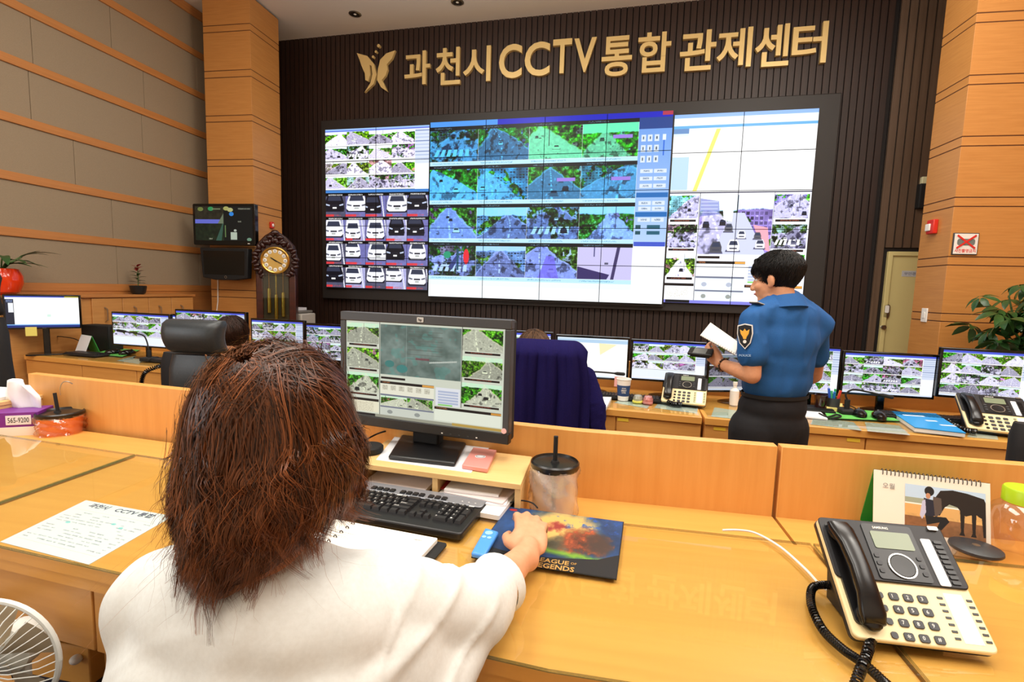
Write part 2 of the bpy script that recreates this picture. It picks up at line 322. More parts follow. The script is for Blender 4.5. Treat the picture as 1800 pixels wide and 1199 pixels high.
def ops_view(w, h, rng, warm=True):
    """the operator layout: three small shots each side of a large one, lists and panels below"""
    a = np.ones((h, w, 3)) * ((.85, .87, .80) if warm else (.96, .97, 1)); t = (.97, 1, .86) if warm else (.96, .96, 1.15); g = .98 if warm else 1.12
    def shot(x0, y0, x1, y1, **k):
        W, H = int((x1 - x0) * w), int((y1 - y0) * h); put(a, street(W, H, rng, tint=t, gain=g, **k), int(x0 * w), int(y0 * h))
    for i in range(3):
        for j, x0, x1 in ((0, .005, .225), (1, .755, .99)):
            y0 = .02 + i * .262; shot(x0, y0, x1, y0 + .21, kind=['road', 'road', 'park'][i] if warm else ['alley', 'plaza', 'road'][i])
            rect(a, x0 + .015, y0 + .217, x1 - .015, y0 + .237, (.1, .06, .05)); dashes(a, x0 + .05, y0 + .222, x1 - .06, y0 + .232, (.8, .4, .3), rng, .5)
    if warm:
        W, H = int(.515 * w), int(.52 * h); b = np.ones((H, W, 3)) * (.42, .49, .46); b += (vn(H, W, 5, rng, 3) - .5)[..., None] * .35; n2 = vn(H, W, 9, rng, 2)
        b[n2 > .64] = b[n2 > .64] * .6 + np.array((.35, .62, .58)) * .4; b[:, W // 3 - 1:W // 3 + 1] += .12
        for k in range(7): rect(b, .35, .1 + k * .09, .78, .115 + k * .09, (.36, .37, .34), .5)
        rect(b, .45, .62, .62, .66, (.5, .2, .25), .6); poly(b, [(.62, .68), (.95, .62), (.95, .65), (.62, .71)], (.75, .78, .74)); disc(b, .12, .78, .06, .07, (.25, .5, .48)); disc(b, .28, .86, .07, .08, (.25, .52, .5))
        put(a, np.clip(b, 0, 1), int(.235 * w), int(.02 * h))
    else:
        W, H = int(.515 * w), int(.53 * h); b = street(W, H, rng, kind='alley', tint=t, gain=1.1); Yb, Xb = np.mgrid[0:H, 0:W]
        poly(b, [(.45, .3), (.62, .3), (.95, 1), (.2, 1)], (.80, .82, .93)); poly(b, [(.3, 0), (.48, 0), (.46, .45), (.34, .42)], (.97, .98, 1)); poly(b, [(0, .05), (.26, .1), (.28, .32), (0, .36)], (.45, .48, .78), .7)
        for k in range(4): rect(b, .01, .1 + k * .06, .25, .12 + k * .06, (.85, .88, .98), .6)
        poly(b, [(.75, .5), (.95, .55), (1, .95), (.9, .9)], (.98, .66, .72))
        for cx, cy, s, c in ((.26, .88, .10, .3), (.5, .85, .10, .96), (.60, .66, .07, .95), (.86, .82, .08, .9), (.42, .55, .07, .4), (.82, .68, .06, .35)):
            poly(b, [(cx - s * 1.0, cy + s * .7), (cx + s * .9, cy + s * .7), (cx + s, cy + s * 1.1), (cx - s * 1.1, cy + s * 1.1)], (.35, .35, .45)); poly(b, [(cx - s * .5, cy - s), (cx + s * .5, cy - s), (cx + s * .8, cy - s * .1), (cx + s * .8, cy + s * .9), (cx - s * .8, cy + s * .9), (cx - s * .8, cy - s * .1)], (c, c, c + .04)); poly(b, [(cx - s * .42, cy - s * .8), (cx + s * .42, cy - s * .8), (cx + s * .62, cy - s * .1), (cx - s * .62, cy - s * .1)], (.2, .23, .33)); rect(b, cx - s * .5, cy + s * .35, cx + s * .5, cy + s * .6, (.25, .26, .32))
        put(a, np.clip(b, 0, 1), int(.235 * w), int(.02 * h))
    rect(a, .24, .565, .40, .585, (.1, .06, .05)); a[:, int(.23 * w):int(.233 * w)] = .1; a[:int(.8 * h), int(.752 * w):int(.755 * w)] = .1
    rect(a, .235, .61, .585, .635, (.1, .08, .07)); rect(a, .51, .612, .585, .633, (.9, .65, .3)); dashes(a, .25, .615, .3, .63, (.8, .5, .3), rng)
    rect(a, .235, .635, .585, .75, (.95, .94, .86) if warm else (.97, .98, 1))
    if warm:
        for k in range(6): dashes(a, .25 + k * .055, .65, .285 + k * .055, .70, (.6, .58, .5), rng, .5)
        shot(.24, .765, .41, .87, kind='road'); shot(.415, .765, .58, .87, kind='road')
    rect(a, .235, .745, .585, .762, (.45, .47, .55)); rect(a, .235, .872, .585, .885, (.45, .47, .55)); rect(a, .235, .886, .585, .975, (.83, .85, .80) if warm else (.9, .94, .98))
    for x in (.30, .48): disc(a, x, .93, .018, .02, (.6, .62, .6))
    if not warm:
        rect(a, .235, .762, .585, .872, (.9, .94, .98))
        for x in (.30, .48): disc(a, x, .82, .02, .02, (.7, .73, .8))
    rect(a, .595, .62, .745, .80, (.92, .93, .95))
    for k in range(5): rect(a, .61, .65 + k * .028, .735, .668 + k * .028, (.72, .76, .86))
    rect(a, .61, .785, .70, .8, (.55, .85, .45)); rect(a, .59, .815, .99, .84, (.1, .08, .07)); rect(a, .93, .817, .99, .838, (.85, .6, .25)); dashes(a, .6, .82, .67, .835, (.8, .5, .3), rng)
    rect(a, .59, .84, .99, .955, (.93, .95, .88) if warm else (.99, .99, 1)); rect(a, 0, .815, .225, .84, (.1, .08, .07)); rect(a, 0, .84, .225, .955, (.95, .93, .82) if warm else (.97, .98, 1)); dashes(a, .03, .85, .19, .95, (.7, .66, .55), rng, .25)
    rect(a, 0, .97, 1, 1, (.62, .62, .55) if warm else (.5, .5, .85)); rect(a, .02, .972, .2, .998, (.08, .08, .1)); rect(a, .7, .965, 1, .99, (.75, .62, .3) if warm else (.8, .8, .98)); return np.clip(a, 0, 1)
def wall_left_view(w, h, rng):
    a = np.zeros((h, w, 3)); k = int(h * .395); a[:k] = viewer(w, k, rng, 4, 4, 0, .13, 1.12, (1, .98, 1.10)); a[:int(h * .012)] = (.6, .75, .95); a[k - int(h * .018):k] = (.25, .5, .8)
    th = (h - k) // 4; tw = w // 5
    for r in range(4):
        for c in range(5):
            y = k + r * th; put(a, car_shot(tw - 1, int(th * .88), rng), c * tw, y + int(th * .12)); dashes(a[y:y + int(th * .12), c * tw:(c + 1) * tw], .15, .3, .85, .8, (1, 1, 1), rng, .75)
    return a
def wall_mid_view(w, h, rng):
    a = np.ones((h, w, 3)) * (.93, .96, .98); bw = int(w * .875); tb = int(h * .03); a[:tb, :int(w * .3)] = (.3, .6, .95); a[:tb, int(w * .3):] = (.06, .1, .75); rect(a, .96, 0, 1, .02, (.7, .2, .3))
    th = int((h * .90 - tb) / 4); tw = bw // 4; kinds = ['plaza', 'park', 'road', 'park', 'park', 'alley', 'road', 'alley', 'road', 'alley', 'plaza', 'park', 'plaza', 'alley', 'park', 'plaza']
    for r in range(4):
        for c in range(4):
            y = tb + r * th; x = c * tw; tint = ((.36, .82, 1.12), (.38, .86, 1.15), (.62, .86, 1.3), (.70, .84, 1.25))[r]
            if r == 0 and c >= 2: tint = (.45, .95, .72)
            a[y:y + int(th * .1), x:x + tw] = (.01, .02, .05); dashes(a, x / w + .02, (y + th * .03) / h, x / w + .1, (y + th * .07) / h, (.6, .8, .9), rng, .3)
            t = street(tw - 1, int(th * .80), rng, kind=kinds[r * 4 + c], tint=tint, gain=1.02)
            if (r, c) == (3, 0):
                poly(t, [(.42, .7), (.6, .3), (.66, .34), (.5, .8)], (.2, .25, .5)); disc(t, .8, .35, .06, .25, (.9, .15, .2)); disc(t, .4, .3, .08, .12, (.15, .6, .45)); rect(t, .6, .1, .64, .8, (.1, .3, .4))
            if (r, c) == (3, 3):
                t[:] = (.80, .78, .95); poly(t, [(0, .6), (.6, .85), (.55, 1), (0, 1)], (.22, .18, .40)); poly(t, [(.72, .0), (.78, 0), (.68, 1), (.62, 1)], (.25, .22, .4)); rect(t, .3, .0, .32, .3, (.3, .3, .5)); rect(t, .5, .48, .57, .54, (.35, .35, .45))
            if (r, c) == (3, 2): poly(t, [(.4, .3), (.55, .3), (.65, 1), (.25, 1)], (.45, .42, .95), .8)
            if (r, c) in ((0, 3), (1, 2), (1, 3), (1, 0)) and c: rect(t, .55, .35, .9, .46, (.62, .5, .9))
            put(a, t, x, y + int(th * .1)); s = a[y + int(th * .9):y + th, x:x + tw]; s[:] = (.75, .92, .98); dashes(s, .05, .3, .7, .7, (.3, .6, .75), rng, .35)
    s = a[tb:, bw:]; H = s.shape[0]; g = np.linspace(0, 1, H)[:, None, None]; s[:] = np.array((.42, .62, .92)) * (1 - g) + np.array((.85, .92, 1.0)) * g
    s[int(H * .68):] = (.97, .98, 1); s[:int(H * .06)] = (.10, .25, .55)
    for i in range(3):
        for j in range(3): rect(s, .08 + j * .2, .09 + i * .055, .22 + j * .2, .125 + i * .055, (.86, .91, .96)); rect(s, .13 + j * .2, .1 + i * .055, .17 + j * .2, .115 + i * .055, (.35, .4, .45))
    rect(s, .72, .09, .82, .12, (.9, .95, 1)); rect(s, .75, .12, .79, .2, (.15, .4, .85))
    for k, y in enumerate((.27, .31, .35, .44, .47, .53)):
        for j in range(2): rect(s, .1 + j * .42, y, .48 + j * .42, y + .022, (.86, .91, .96)); dashes(s, .2 + j * .42, y + .007, .38 + j * .42, y + .016, (.3, .4, .55), rng)
    for y in (.395, .50, .66): rect(s, .02, y, .98, y + .025, (.10, .42, .72) if y < .6 else (.25, .35, .8))
    for y in (.57, .6): rect(s, .05, y, .2, y + .02, (.1, .3, .35)); rect(s, .4, y, .8, y + .02, (.12, .36, .45))
    a[int(h * .93):] = (.97, .99, 1.0); return np.clip(a, 0, 1)
def wall_right_view(w, h, rng):
    a = np.ones((h, w, 3)); k = int(h * .41); a[:int(h * .02)] = (.55, .70, .92); a[int(h * .02):int(h * .06)] = (.93, .97, 1.0); a[int(h * .06):int(h * .075)] = (.40, .68, .88)
    rect(a, 0, .075, .12, .10, (.4, .55, .75)); rect(a, 0, .1, .12, .115, (.85, .92, .97)); rect(a, 0, .22, .13, .395, (.72, .84, .90)); poly(a, [(.315, .08), (.345, .08), (.20, .40), (.17, .40)], (1.0, .93, .45))
    rect(a, 0, .404, 1, .41, (.08, .08, .2)); a[k:] = ops_view(w, h - k, rng, False); return a
def tv_view(w, h, rng):
    a = np.ones((h, w, 3)) * (.05, .07, .06); a[:h // 2, :w // 2] = (np.array((.16, .15, .10)) * (.5 + vn(h // 2, w // 2, 6, rng, 3))[..., None]); rect(a, 0, .38, .5, .5, (.42, .45, .85)); poly(a, [(.40, .5), (.5, .2), (.5, .5)], (.45, .5, .4))
    a[h // 2:, :w // 2] = (np.array((.10, .14, .08)) * (.5 + vn(h - h // 2, w // 2, 5, rng, 2))[..., None]); poly(a, [(.36, 1), (.48, .5), (.5, .5), (.46, 1)], (.22, .36, .30))
    for x, y, c in ((.1, .08, (.45, .5, .25)), (.28, .07, (.2, .6, .35)), (.55, .06, (.7, .7, .4)), (.62, .1, (.75, .75, .5))): disc(a, x, y, .05, .06, c)
    disc(a, .64, .22, .04, .06, (.2, .55, .9)); rect(a, .3, .06, .45, .09, (.5, .55, .4)); rect(a, .62, .75, .73, .97, (.75, .80, .72)); disc(a, .7, .7, .025, .035, (.75, .78, .72)); rect(a, .52, .55, .54, .9, (.4, .5, .3)); disc(a, .94, .96, .04, .05, (.45, .6, .5))
    dashes(a, .76, .05, .97, .09, (.85, .85, .75), rng, .5); dashes(a, .75, .42, .81, .46, (.8, .8, .7), rng); dashes(a, .24, .93, .3, .97, (.8, .8, .7), rng); return np.clip(a, 0, 1)
# ---------------------------------------------------------------- the room
WOOD_P = M('wood_pillar', (202, 142, 76), .45, grain=(3, 3, 55), rgb2=(188, 127, 64), bump=.03)
WOOD_T = M('wood_strip', (196, 134, 74), .45, grain=(40, 1.5, 40), rgb2=(180, 118, 62))
GROOVE = M('groove_brown', (92, 54, 26), .7)
FABRIC = M('fabric_panel', (160, 144, 121), .95, grain=(260, 260, 260), rgb2=(146, 130, 108), bump=.15, spec=.1)
SEAMC = M('fabric_backing', (150, 134, 112), .9)
SLAT = M('dark_slat', (50, 29, 19), .5, grain=(30, 30, 1.2), rgb2=(34, 19, 13))
SLAT_SHEEN = M('sheen_grey_slat', (104, 84, 68), .4, grain=(30, 30, 1.2), rgb2=(84, 66, 52))  # slat wood lightened in colour to stand in for sheen on the corner section
SLATB = M('slat_backing', (20, 12, 9), .8)
CEIL = M('ceiling_white', (236, 230, 220), .9)
BLACK = M('black_plastic', (20, 20, 22), .38)
BLACKM = M('black_matte', (14, 14, 15), .75)
BLACKG = M('black_gloss', (12, 12, 13), .12)
DGREY = M('dark_grey_plastic', (58, 60, 64), .45)
WHITE = M('white_plastic', (236, 234, 228), .45)
PAPER = M('white_paper', (224, 226, 230), .8, spec=.2)
STEEL = M('brushed_steel', (190, 186, 178), .3, 1.0)
BRASS = M('gold_brass', (226, 184, 92), .25, 1.0)
GOLD = M('gold_letter', (228, 198, 132), .36, .2)
GREEN = M('green_cover', (46, 150, 60), .6)
RED = M('red_plastic', (206, 40, 26), .4)

struct('floor', MB().box(-6, -3.4, -.1, 6.4, 7.8, 0), M('floor_tile', (150, 128, 104), .35, grain=(6, 6, 6), rgb2=(138, 116, 92)))
plat = struct('floor_platform', MB().box(-5.5, -3.3, 0, 5.2, 1.9, .2), MATS['floor_tile'])
struct('ceiling', MB().box(-6, -3.4, 5.22, 6.4, 7.8, 5.4), CEIL)
struct('wall_back', MB().box(-6, -3.4, 0, 6.4, -3.2, 5.22), M('plaster', (226, 214, 196), .9))
struct('wall_right', MB().box(5.6, -3.2, 0, 5.8, 7.7, 5.22), M('wall_wood', (206, 138, 66), .45, grain=(2, 2, 50), rgb2=(188, 121, 54)))
XL = -5.7
wl = struct('wall_left', MB().box(XL - .2, -3.2, 0, XL, 7.8, 5.22), SEAMC)
wl_z = [1.375, 1.91, 2.446, 3.0, 3.55, 4.08, 4.62, 5.155]
strip_m = None
for i, z in enumerate(wl_z):
    h = .085 if i < 7 else .12
    o = obj('strip', MB().box(XL, -3.2, -h / 2, XL + .028, 7.7, h / 2), WOOD_T, wl, (0, 0, z), bevel=.004)
offs = [5.13, 3.85, 4.7, 5.55, 4.35, 5.2, 3.9]
for i in range(7):
    z0, z1 = wl_z[i] + .0425, wl_z[i + 1] - (.0425 if i < 6 else .06); y = offs[i] - 1.25 * 8
    while y < 7.7:
        a, b = max(y, -3.2), min(y + 1.246, 7.7)
        if b > a and b > 2: obj('panel', MB().box(XL, a + .0015, z0, XL + .010, b, z1), FABRIC, wl, bevel=.002)
        y += 1.25
obj('wainscot', MB().box(XL, -3.2, .12, XL + .02, 7.7, wl_z[0] - .0425), WOOD_T, wl)
struct('baseboard_left', MB().box(XL, -3.2, 0, XL + .03, 7.7, .12), GROOVE)

# front wall of dark slats, turned a little
WO, WA = Vector((-.8, 7.2, 0)), math.radians(-3.5)
_u = Vector((math.cos(WA), math.sin(WA), 0)); _v = Vector((-math.sin(WA), math.cos(WA), 0))
def on_front(px, py, off=0.0):
    d = Vector(_ray(px, py)); e = Vector((0, 0, EYE)); t = (-off - (e - WO).dot(_v)) / d.dot(_v); p = e + d * t
    return (p - WO).dot(_u), p.z
def front_thing(name, label, cat, group=None): return thing(name, label, cat, WO, WA, group)
wf = struct('wall_front', MB().box(-5.2, 0, 0, 4.14, .15, 5.22), SLATB); wf.location = WO; wf.rotation_euler = (0, 0, WA)
sm = MB().box(0, -.022, 0, .066, 0, 5.22); m0 = None
for k in range(108):
    s = -4.5 + k * .0795
    if s > 4.06: break
    if m0 is None: o = obj('slat', sm, SLAT, wf, (s, 0, 0)); m0 = o.data
    else: o = obj('slat', None, None, wf, (s, 0, 0), mesh=m0)
sR = 4.12; dz = 2.09; d0, d1 = 4.245, 5.17
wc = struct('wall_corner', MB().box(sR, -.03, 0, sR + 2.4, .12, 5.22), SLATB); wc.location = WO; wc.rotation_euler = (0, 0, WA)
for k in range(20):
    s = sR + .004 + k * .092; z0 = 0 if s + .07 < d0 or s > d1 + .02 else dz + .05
    obj('slat', MB().box(0, -.054, z0, .076, -.03, 5.22), SLAT_SHEEN, wc, (s, 0, 0))
DOORC = M('cream_paint', (214, 200, 138), .5)
dr = struct('door_1', MB().box(d0 + .05, -.06, .01, d1 - .05, -.035, dz - .04), DOORC, bevel=.003); dr.location = WO; dr.rotation_euler = (0, 0, WA)
dr['label'] = 'cream painted door with a steel lock between dark slats and wood pillar'
obj('door_frame', MB().box(d0, -.085, 0, d0 + .05, -.03, dz).box(d1 - .05, -.085, 0, d1, -.03, dz).box(d0 + .05, -.085, dz - .05, d1 - .05, -.03, dz), DOORC, dr, bevel=.004)
s, z = on_front(1557, 547, .06); lk = obj('lock', MB().prism_y(rrect(s - .036, z - .085, s + .036, z + .085, .03), -.085, -.06), STEEL, dr, bevel=.005)
obj('keypad', MB().prism_y(rrect(s - .022, z - .02, s + .022, z + .07, .012), -.089, -.085), WHITE, lk)
s, z = on_front(1551, 575, .06); obj('door_handle', MB().lathe([(.028, 0), (.03, .012), (.016, .02), (.03, .035), (.026, .05)], 18, Tr((s, -.06, z), rx=math.pi / 2)), STEEL, dr)
s, z = on_front(1585, 481, .06); nb = obj('nameplate', MB().box(s, -.064, z - .035, s + .25, -.06, z + .035), M('plate_grey', (196, 198, 200), .4), dr)
obj('lettering', text(MB(), '무인경비실', .2, .035, Tr((s + .025, -.0645, z - .017), rx=math.pi / 2), .001), M('ink_blue', (60, 70, 110), .6), nb)

def pillar(loc, rz, w, d, zs, label):
    p = struct('pillar', MB().box(.004, .004, 0, w - .004, d - .004, 5.2), GROOVE); p.location = loc; p.rotation_euler = (0, 0, rz); p['label'] = label
    for a, b in zip(zs[:-1], zs[1:]):
        obj('panel', MB().box(0, 0, a + .005, w, d, b - .005), WOOD_P, p, bevel=.002)
    return p
yl = 6.22
zs = sorted(at_y(441, y, yl).z for y in (40.7, 52.7, 121.7, 134, 201.7, 212.7, 280, 291.7, 359, 372)); zs = [zs[0] - .585 * 2 - .0, zs[0] - .585 * 2 + .1, zs[0] - .585, zs[0] - .485] + zs
pa, pb = at_y(363, 250, yl), at_y(444, 250, yl)
pillar((pa.x, yl, 0), 0, pb.x - pa.x, .60, [0.0, .12] + zs + [5.2], 'wood clad pillar left of the video wall')
yr = 5.5
zs = sorted([at_y(1683 + (300 - y) * .117, y, yr).z for y in (23, 40, 132.5, 149, 240, 257, 347, 363, 451, 466, 551, 565)]); zs = [zs[0] - .645, zs[0] - .54] + zs + [zs[-1] + .54, zs[-1] + .645]
pillar((3.265, yr, 0), math.radians(0), 1.35, .47, [0.0] + [z for z in zs if .05 < z < 5.1] + [5.2], 'wood clad pillar right of the cream door')

# ceiling downlights
for i, (px, py) in enumerate(((624, 24), (804, 3))):
    p = at_z(px, py, 5.22)
    t = thing('downlight', ['recessed round downlight in the ceiling nearer the left pillar', 'recessed round downlight cut by the top of the photo above the gold lettering'][i], 'ceiling light', p, group='ceiling downlights')
    obj('trim_ring', MB().lathe([(.062, -.001), (.085, -.001), (.085, -.008), (.062, -.012)], 24, cap=False), STEEL, t)
    obj('reflector', MB().lathe([(.062, -.010), (.058, -.002), (.045, -.0015)], 24), M('lamp_chrome', (150, 148, 140), .15, 1.0), t)
    obj('bulb', MB().ell((0, 0, -.006), (.022, .022, .012)), M('bulb_glass', (235, 232, 220), .2), t)

# ---------------------------------------------------------------- video wall
VW = front_thing('video_wall', 'huge video wall of joined screens in a black surround on the dark slat wall', 'video wall')
aL = [on_front(*p, .16) for p in ((571, 229), (755, 218), (752, 512), (574, 507))]
aM = [on_front(*p, .24) for p in ((757, 212), (1183, 197), (1165, 535), (752, 521))]
aR = [on_front(*p, .16) for p in ((1183, 200), (1438, 192), (1412, 543), (1166, 529))]
def rect_of(a): return (a[0][0] + a[3][0]) / 2, (a[1][0] + a[2][0]) / 2, (a[2][1] + a[3][1]) / 2, (a[0][1] + a[1][1]) / 2
bl, bm, br = rect_of(aL), rect_of(aM), rect_of(aR)
print('VW', bl, bm, br)
FRB = M('surround_black', (38, 34, 32), .55)
obj('surround', MB().box(bl[0] - .1, -.12, bl[2] - .16, br[1] + .24, -.022, bl[3] + .15), FRB, VW, bevel=.01)
obj('plinth', MB().box(bm[0] - .02, -.19, bm[2] - .03, bm[1] + .02, -.12, bm[3] + .03), FRB, VW)
def block(r, cols, rows, off, arr, em):
    mat = picture('video_picture', arr, em); x0, x1, z0, z1 = r; w = (x1 - x0) / cols; h = (z1 - z0) / rows; g = .004
    cm = None
    for j in range(rows):
        for i in range(cols):
            X, Z = x0 + i * w, z0 + j * h
            if cm is None: o = obj('screen_module', MB().box(g / 2, -off + .004, g / 2, w - g / 2, -.12, h - g / 2), BLACKM, VW, (X, 0, Z)); cm = o.data
            else: o = obj('screen_module', None, None, VW, (X, 0, Z), mesh=cm)
            panel('display', [(g, -off, g), (w - g, -off, g), (w - g, -off, h - g), (g, -off, h - g)], mat, o, ((i + .003) / cols, (j + .003) / rows, (i + .997) / cols, (j + .997) / rows))
block(bl, 2, 5, .16, wall_left_view(360, 560, RNG), 1.15)
block(bm, 4, 5, .24, wall_mid_view(860, 640, RNG), 1.1)
block(br, 2, 5, .16, wall_right_view(520, 700, RNG), 1.25)

# gold sign
SG = front_thing('wall_sign', 'gold Korean lettering with CCTV across the top of the dark slat wall', 'sign')
for ch, x0, x1, y0, y1 in (('과', 712, 757, 88, 153), ('천', 767, 810, 82, 153), ('시', 815, 863, 80, 148), ('C', 878, 918, 77, 141), ('C', 923, 967, 73, 137), ('T', 972, 1005, 68, 132), ('V', 1009, 1048, 66, 130),
                           ('통', 1058, 1111, 62, 138), ('합', 1121, 1179, 55, 131), ('관', 1195, 1258, 52, 128), ('제', 1260, 1321, 48, 123), ('센', 1327, 1387, 42, 121), ('터', 1392, 1453, 38, 116)):
    sk = 3 if ch not in 'CTV' else 2
    xm, ym = (x0 + x1) / 2, (y0 + y1) / 2; a = on_front(x0, ym, .05); b = on_front(x1, ym, .05); c = on_front(xm, y0 + sk, .05); d = on_front(xm, y1 - sk, .05)
    obj('letter', text(MB(), ch, b[0] - a[0], c[1] - d[1], Tr((a[0], -.025, d[1]), rx=math.pi / 2), .05, .018 if ch not in 'CTV' else .02, 4), GOLD, SG, smooth=0)
EM = front_thing('wall_emblem', 'gold butterfly emblem with three dots left of the gold lettering', 'emblem')
def zpix(l): return [on_front(480 + x / 3, y / 3, .05) for x, y in l]
for nm, l in (('wing', [(445, 283), (500, 298), (535, 340), (549, 395), (534, 445), (485, 490), (517, 440), (527, 395), (522, 350), (512, 345), (516, 395), (505, 432), (490, 425), (487, 390), (470, 350), (458, 315)]),
              ('wing', [(647, 268), (600, 285), (568, 318), (556, 370), (552, 425), (573, 463), (605, 485), (590, 450), (577, 425), (597, 400), (607, 370), (603, 342), (630, 312)])):
    obj(nm, MB().prism_y(zpix(l)[::-1], -.07, -.024), GOLD, EM, smooth=0)
for x, y, r in ((559, 244, 9), (545, 275, 7), (530, 302, 7)):
    s, z = on_front(480 + x / 3, y / 3, .05); obj('dot', MB().lathe([(r * .0026, 0), (r * .0026, .045)], 20, Tr((s, -.024, z), rx=math.pi / 2)), GOLD, EM)
# ---------------------------------------------------------------- things along the left wall and round the pillars
# two televisions on the pillar
ty = 5.95
def tv(x0, x1, z0, z1, y, name, label, mat):
    t = thing(name, label, 'television', ((x0 + x1) / 2, y, (z0 + z1) / 2)); w, h = (x1 - x0) / 2, (z1 - z0) / 2
    obj('body', MB().prism_y(rrect(-w, -h, w, h, .02), 0, .07), BLACKG, t, bevel=.006)
    obj('mount', MB().box(-.15, .07, -.12, .15, yl - y, .12), BLACKM, t); return t, w, h
a, b = at_y(338, 358, ty), at_y(449, 432, ty); t, w, h = tv(a.x, b.x, b.z, a.z, ty, 'wall_television', 'lit wall television with night camera pictures above the dark one', BLACKG)
panel('screen', [(-w + .035, -.001, -h + .06), (w - .035, -.001, -h + .06), (w - .035, -.001, h - .035), (-w + .035, -.001, h - .035)], picture('tv_picture', tv_view(360, 200, RNG), .8), t)
obj('status_light', MB().box(w - .11, -.002, -h + .02, w - .08, 0, -h + .03), WHITE, t)
a, b = at_y(351, 434, ty), at_y(437, 492, ty); t = thing('wall_television', 'switched off bulky dark television hung under the lit one', 'television', ((a.x + b.x) / 2, ty, (a.z + b.z) / 2)); w, h = (b.x - a.x) / 2, (a.z - b.z) / 2 - .008
obj('body', MB().prism_y([(-w, h), (-w + .03, -h + .01), (-w * .4, -h - .02), (w * .4, -h - .02), (w - .02, -h + .01), (w, h)], 0, .09), BLACKM, t, bevel=.01)
panel('screen', [(-w + .06, -.001, -h + .05), (w - .06, -.001, -h + .05), (w - .05, -.001, h - .04), (-w + .05, -.001, h - .04)], M('dark_screen', (8, 9, 8), .25), t)
obj('emblem', MB().lathe([(.012, 0), (.018, 0), (.018, .003), (.012, .003)], 16, Tr((0.02, -.0, -h + .02), rx=math.pi / 2), cap=False), STEEL, t)
obj('mount', MB().box(-.15, .09, -.1, .15, yl - ty, .1), BLACKM, t)
tag(obj('power_cable', MB().tube([at_y(383, 492, yl - .01), at_y(383, 530, yl - .01), at_y(381, 548, yl - .01), at_y(381, 640, yl - .01)], .008, 6), WHITE), 'white cable hanging down the pillar under the dark television', 'cable')
# fire alarm on the left pillar side
p = at_x(476, 396, pb.x); t = thing('alarm', 'small red alarm light above the grandfather clock', 'alarm', p)
obj('body', MB().box(0, -.035, -.045, .035, .035, .045), RED, t, bevel=.008); obj('lens', MB().ell((.036, 0, .0), (.012, .02, .025)), WHITE, t)
# grandfather clock
cy_ = 6.05; WCL = M('mahogany', (74, 30, 18), .3, grain=(4, 4, 30), rgb2=(52, 20, 12)); WCD = M('mahogany_carving', (46, 16, 11), .3)
a, b = at_y(449, 470, cy_), at_y(511, 470, cy_); cxm = (a.x + b.x) / 2; cw = (b.x - a.x) / 2 * .97; fc = at_y(479, 458, cy_); top = at_y(480, 405, cy_).z
t = thing('grandfather_clock', 'carved dark wooden grandfather clock with brass dial and weights by the pillar', 'clock', (cxm + .04, cy_, 0), math.radians(28)); fx, fz = 0.0, fc.z
obj('case', MB().box(-cw * .96, .03, .0, cw * .96, .34, fz - .12).box(-cw * 1.02, .0, 0, cw * 1.02, .36, .28).box(-cw * .96, .0, .28, -cw * .62, .06, fz - .12).box(cw * .62, .0, .28, cw * .96, .06, fz - .12), WCL, t, bevel=.012)
obj('recess', MB().box(-cw * .62, .025, .3, cw * .62, .032, fz - .12), M('clock_recess', (60, 38, 16), .5), t)
hd = obj('hood', MB().prism_y([(-cw * .98, fz - .2), (cw * .98, fz - .2), (cw * 1.0, fz + .05), (cw * .85, fz + .22), (cw * .5, fz + .32), (cw * .2, top - .02), (0, top), (-cw * .2, top - .02), (-cw * .5, fz + .32), (-cw * .85, fz + .22), (-cw * 1.0, fz + .05)], .0, .3), WCD, t, bevel=.015)
for k in range(26):
    an = math.radians(-50 + k * 280 / 25); r = cw * (.93 + .07 * (k % 2)); x = math.cos(an) * r; z = math.sin(an) * r * 1.05
    obj('carving', MB().ell((fx + x, -.01, fz + z), (.045, .03, .028), Matrix.Rotation(-an + .5 * (k % 3 - 1), 3, 'Y'), 8, 6), WCD, hd)
for x, z, r in ((0, top - .03, .05), (-.06, top - .09, .045), (.06, top - .09, .045), (-.1, top - .16, .05), (.1, top - .16, .05), (0, top - .13, .05), (-.03, top - .06, .03), (.035, top - .06, .03)):
    obj('carving', MB().ell((fx * .5 + x, -.01, z), (r, .035, r * .75), None, 8, 6), WCD, hd)
dl = obj('dial_ring', MB().lathe([(.150, 0), (.172, 0), (.176, .02), (.160, .03), (.150, .025)], 40, Tr((fx, -.03, fz), rx=math.pi / 2), cap=False), BRASS, t)
obj('dial', MB().lathe([(.152, 0), (.152, .012)], 40, Tr((fx, -.028, fz), rx=math.pi / 2)), M('dial_gold', (196, 160, 84), .4, .4), t)
for k in range(12):
    an = math.pi / 6 * k; q = obj('numeral_plate', MB().ell((fx + math.sin(an) * .122, -.043, fz + math.cos(an) * .122), (.024, .004, .026), None, 12, 6), WHITE, t)
    obj('numeral', text(MB(), ['XII', 'I', 'II', 'III', 'IIII', 'V', 'VI', 'VII', 'VIII', 'IX', 'X', 'XI'][k], .018 if k not in (1,) else .005, .024, Tr((fx + math.sin(an) * .122 - .009, -.0475, fz + math.cos(an) * .122 - .012), rx=math.pi / 2), .001), BLACKM, t)
for nm, an, l, w_ in (('hour_hand', math.radians(-57), .075, .008), ('minute_hand', math.radians(118), .11, .006)):
    obj(nm, MB().prism_y([(-w_, -.02), (w_, -.02), (w_ * .8, l * .7), (0, l), (-w_ * .8, l * .7)], -.004, 0, Tr((fx, -.046, fz), ry=an)), BLACKM, t)
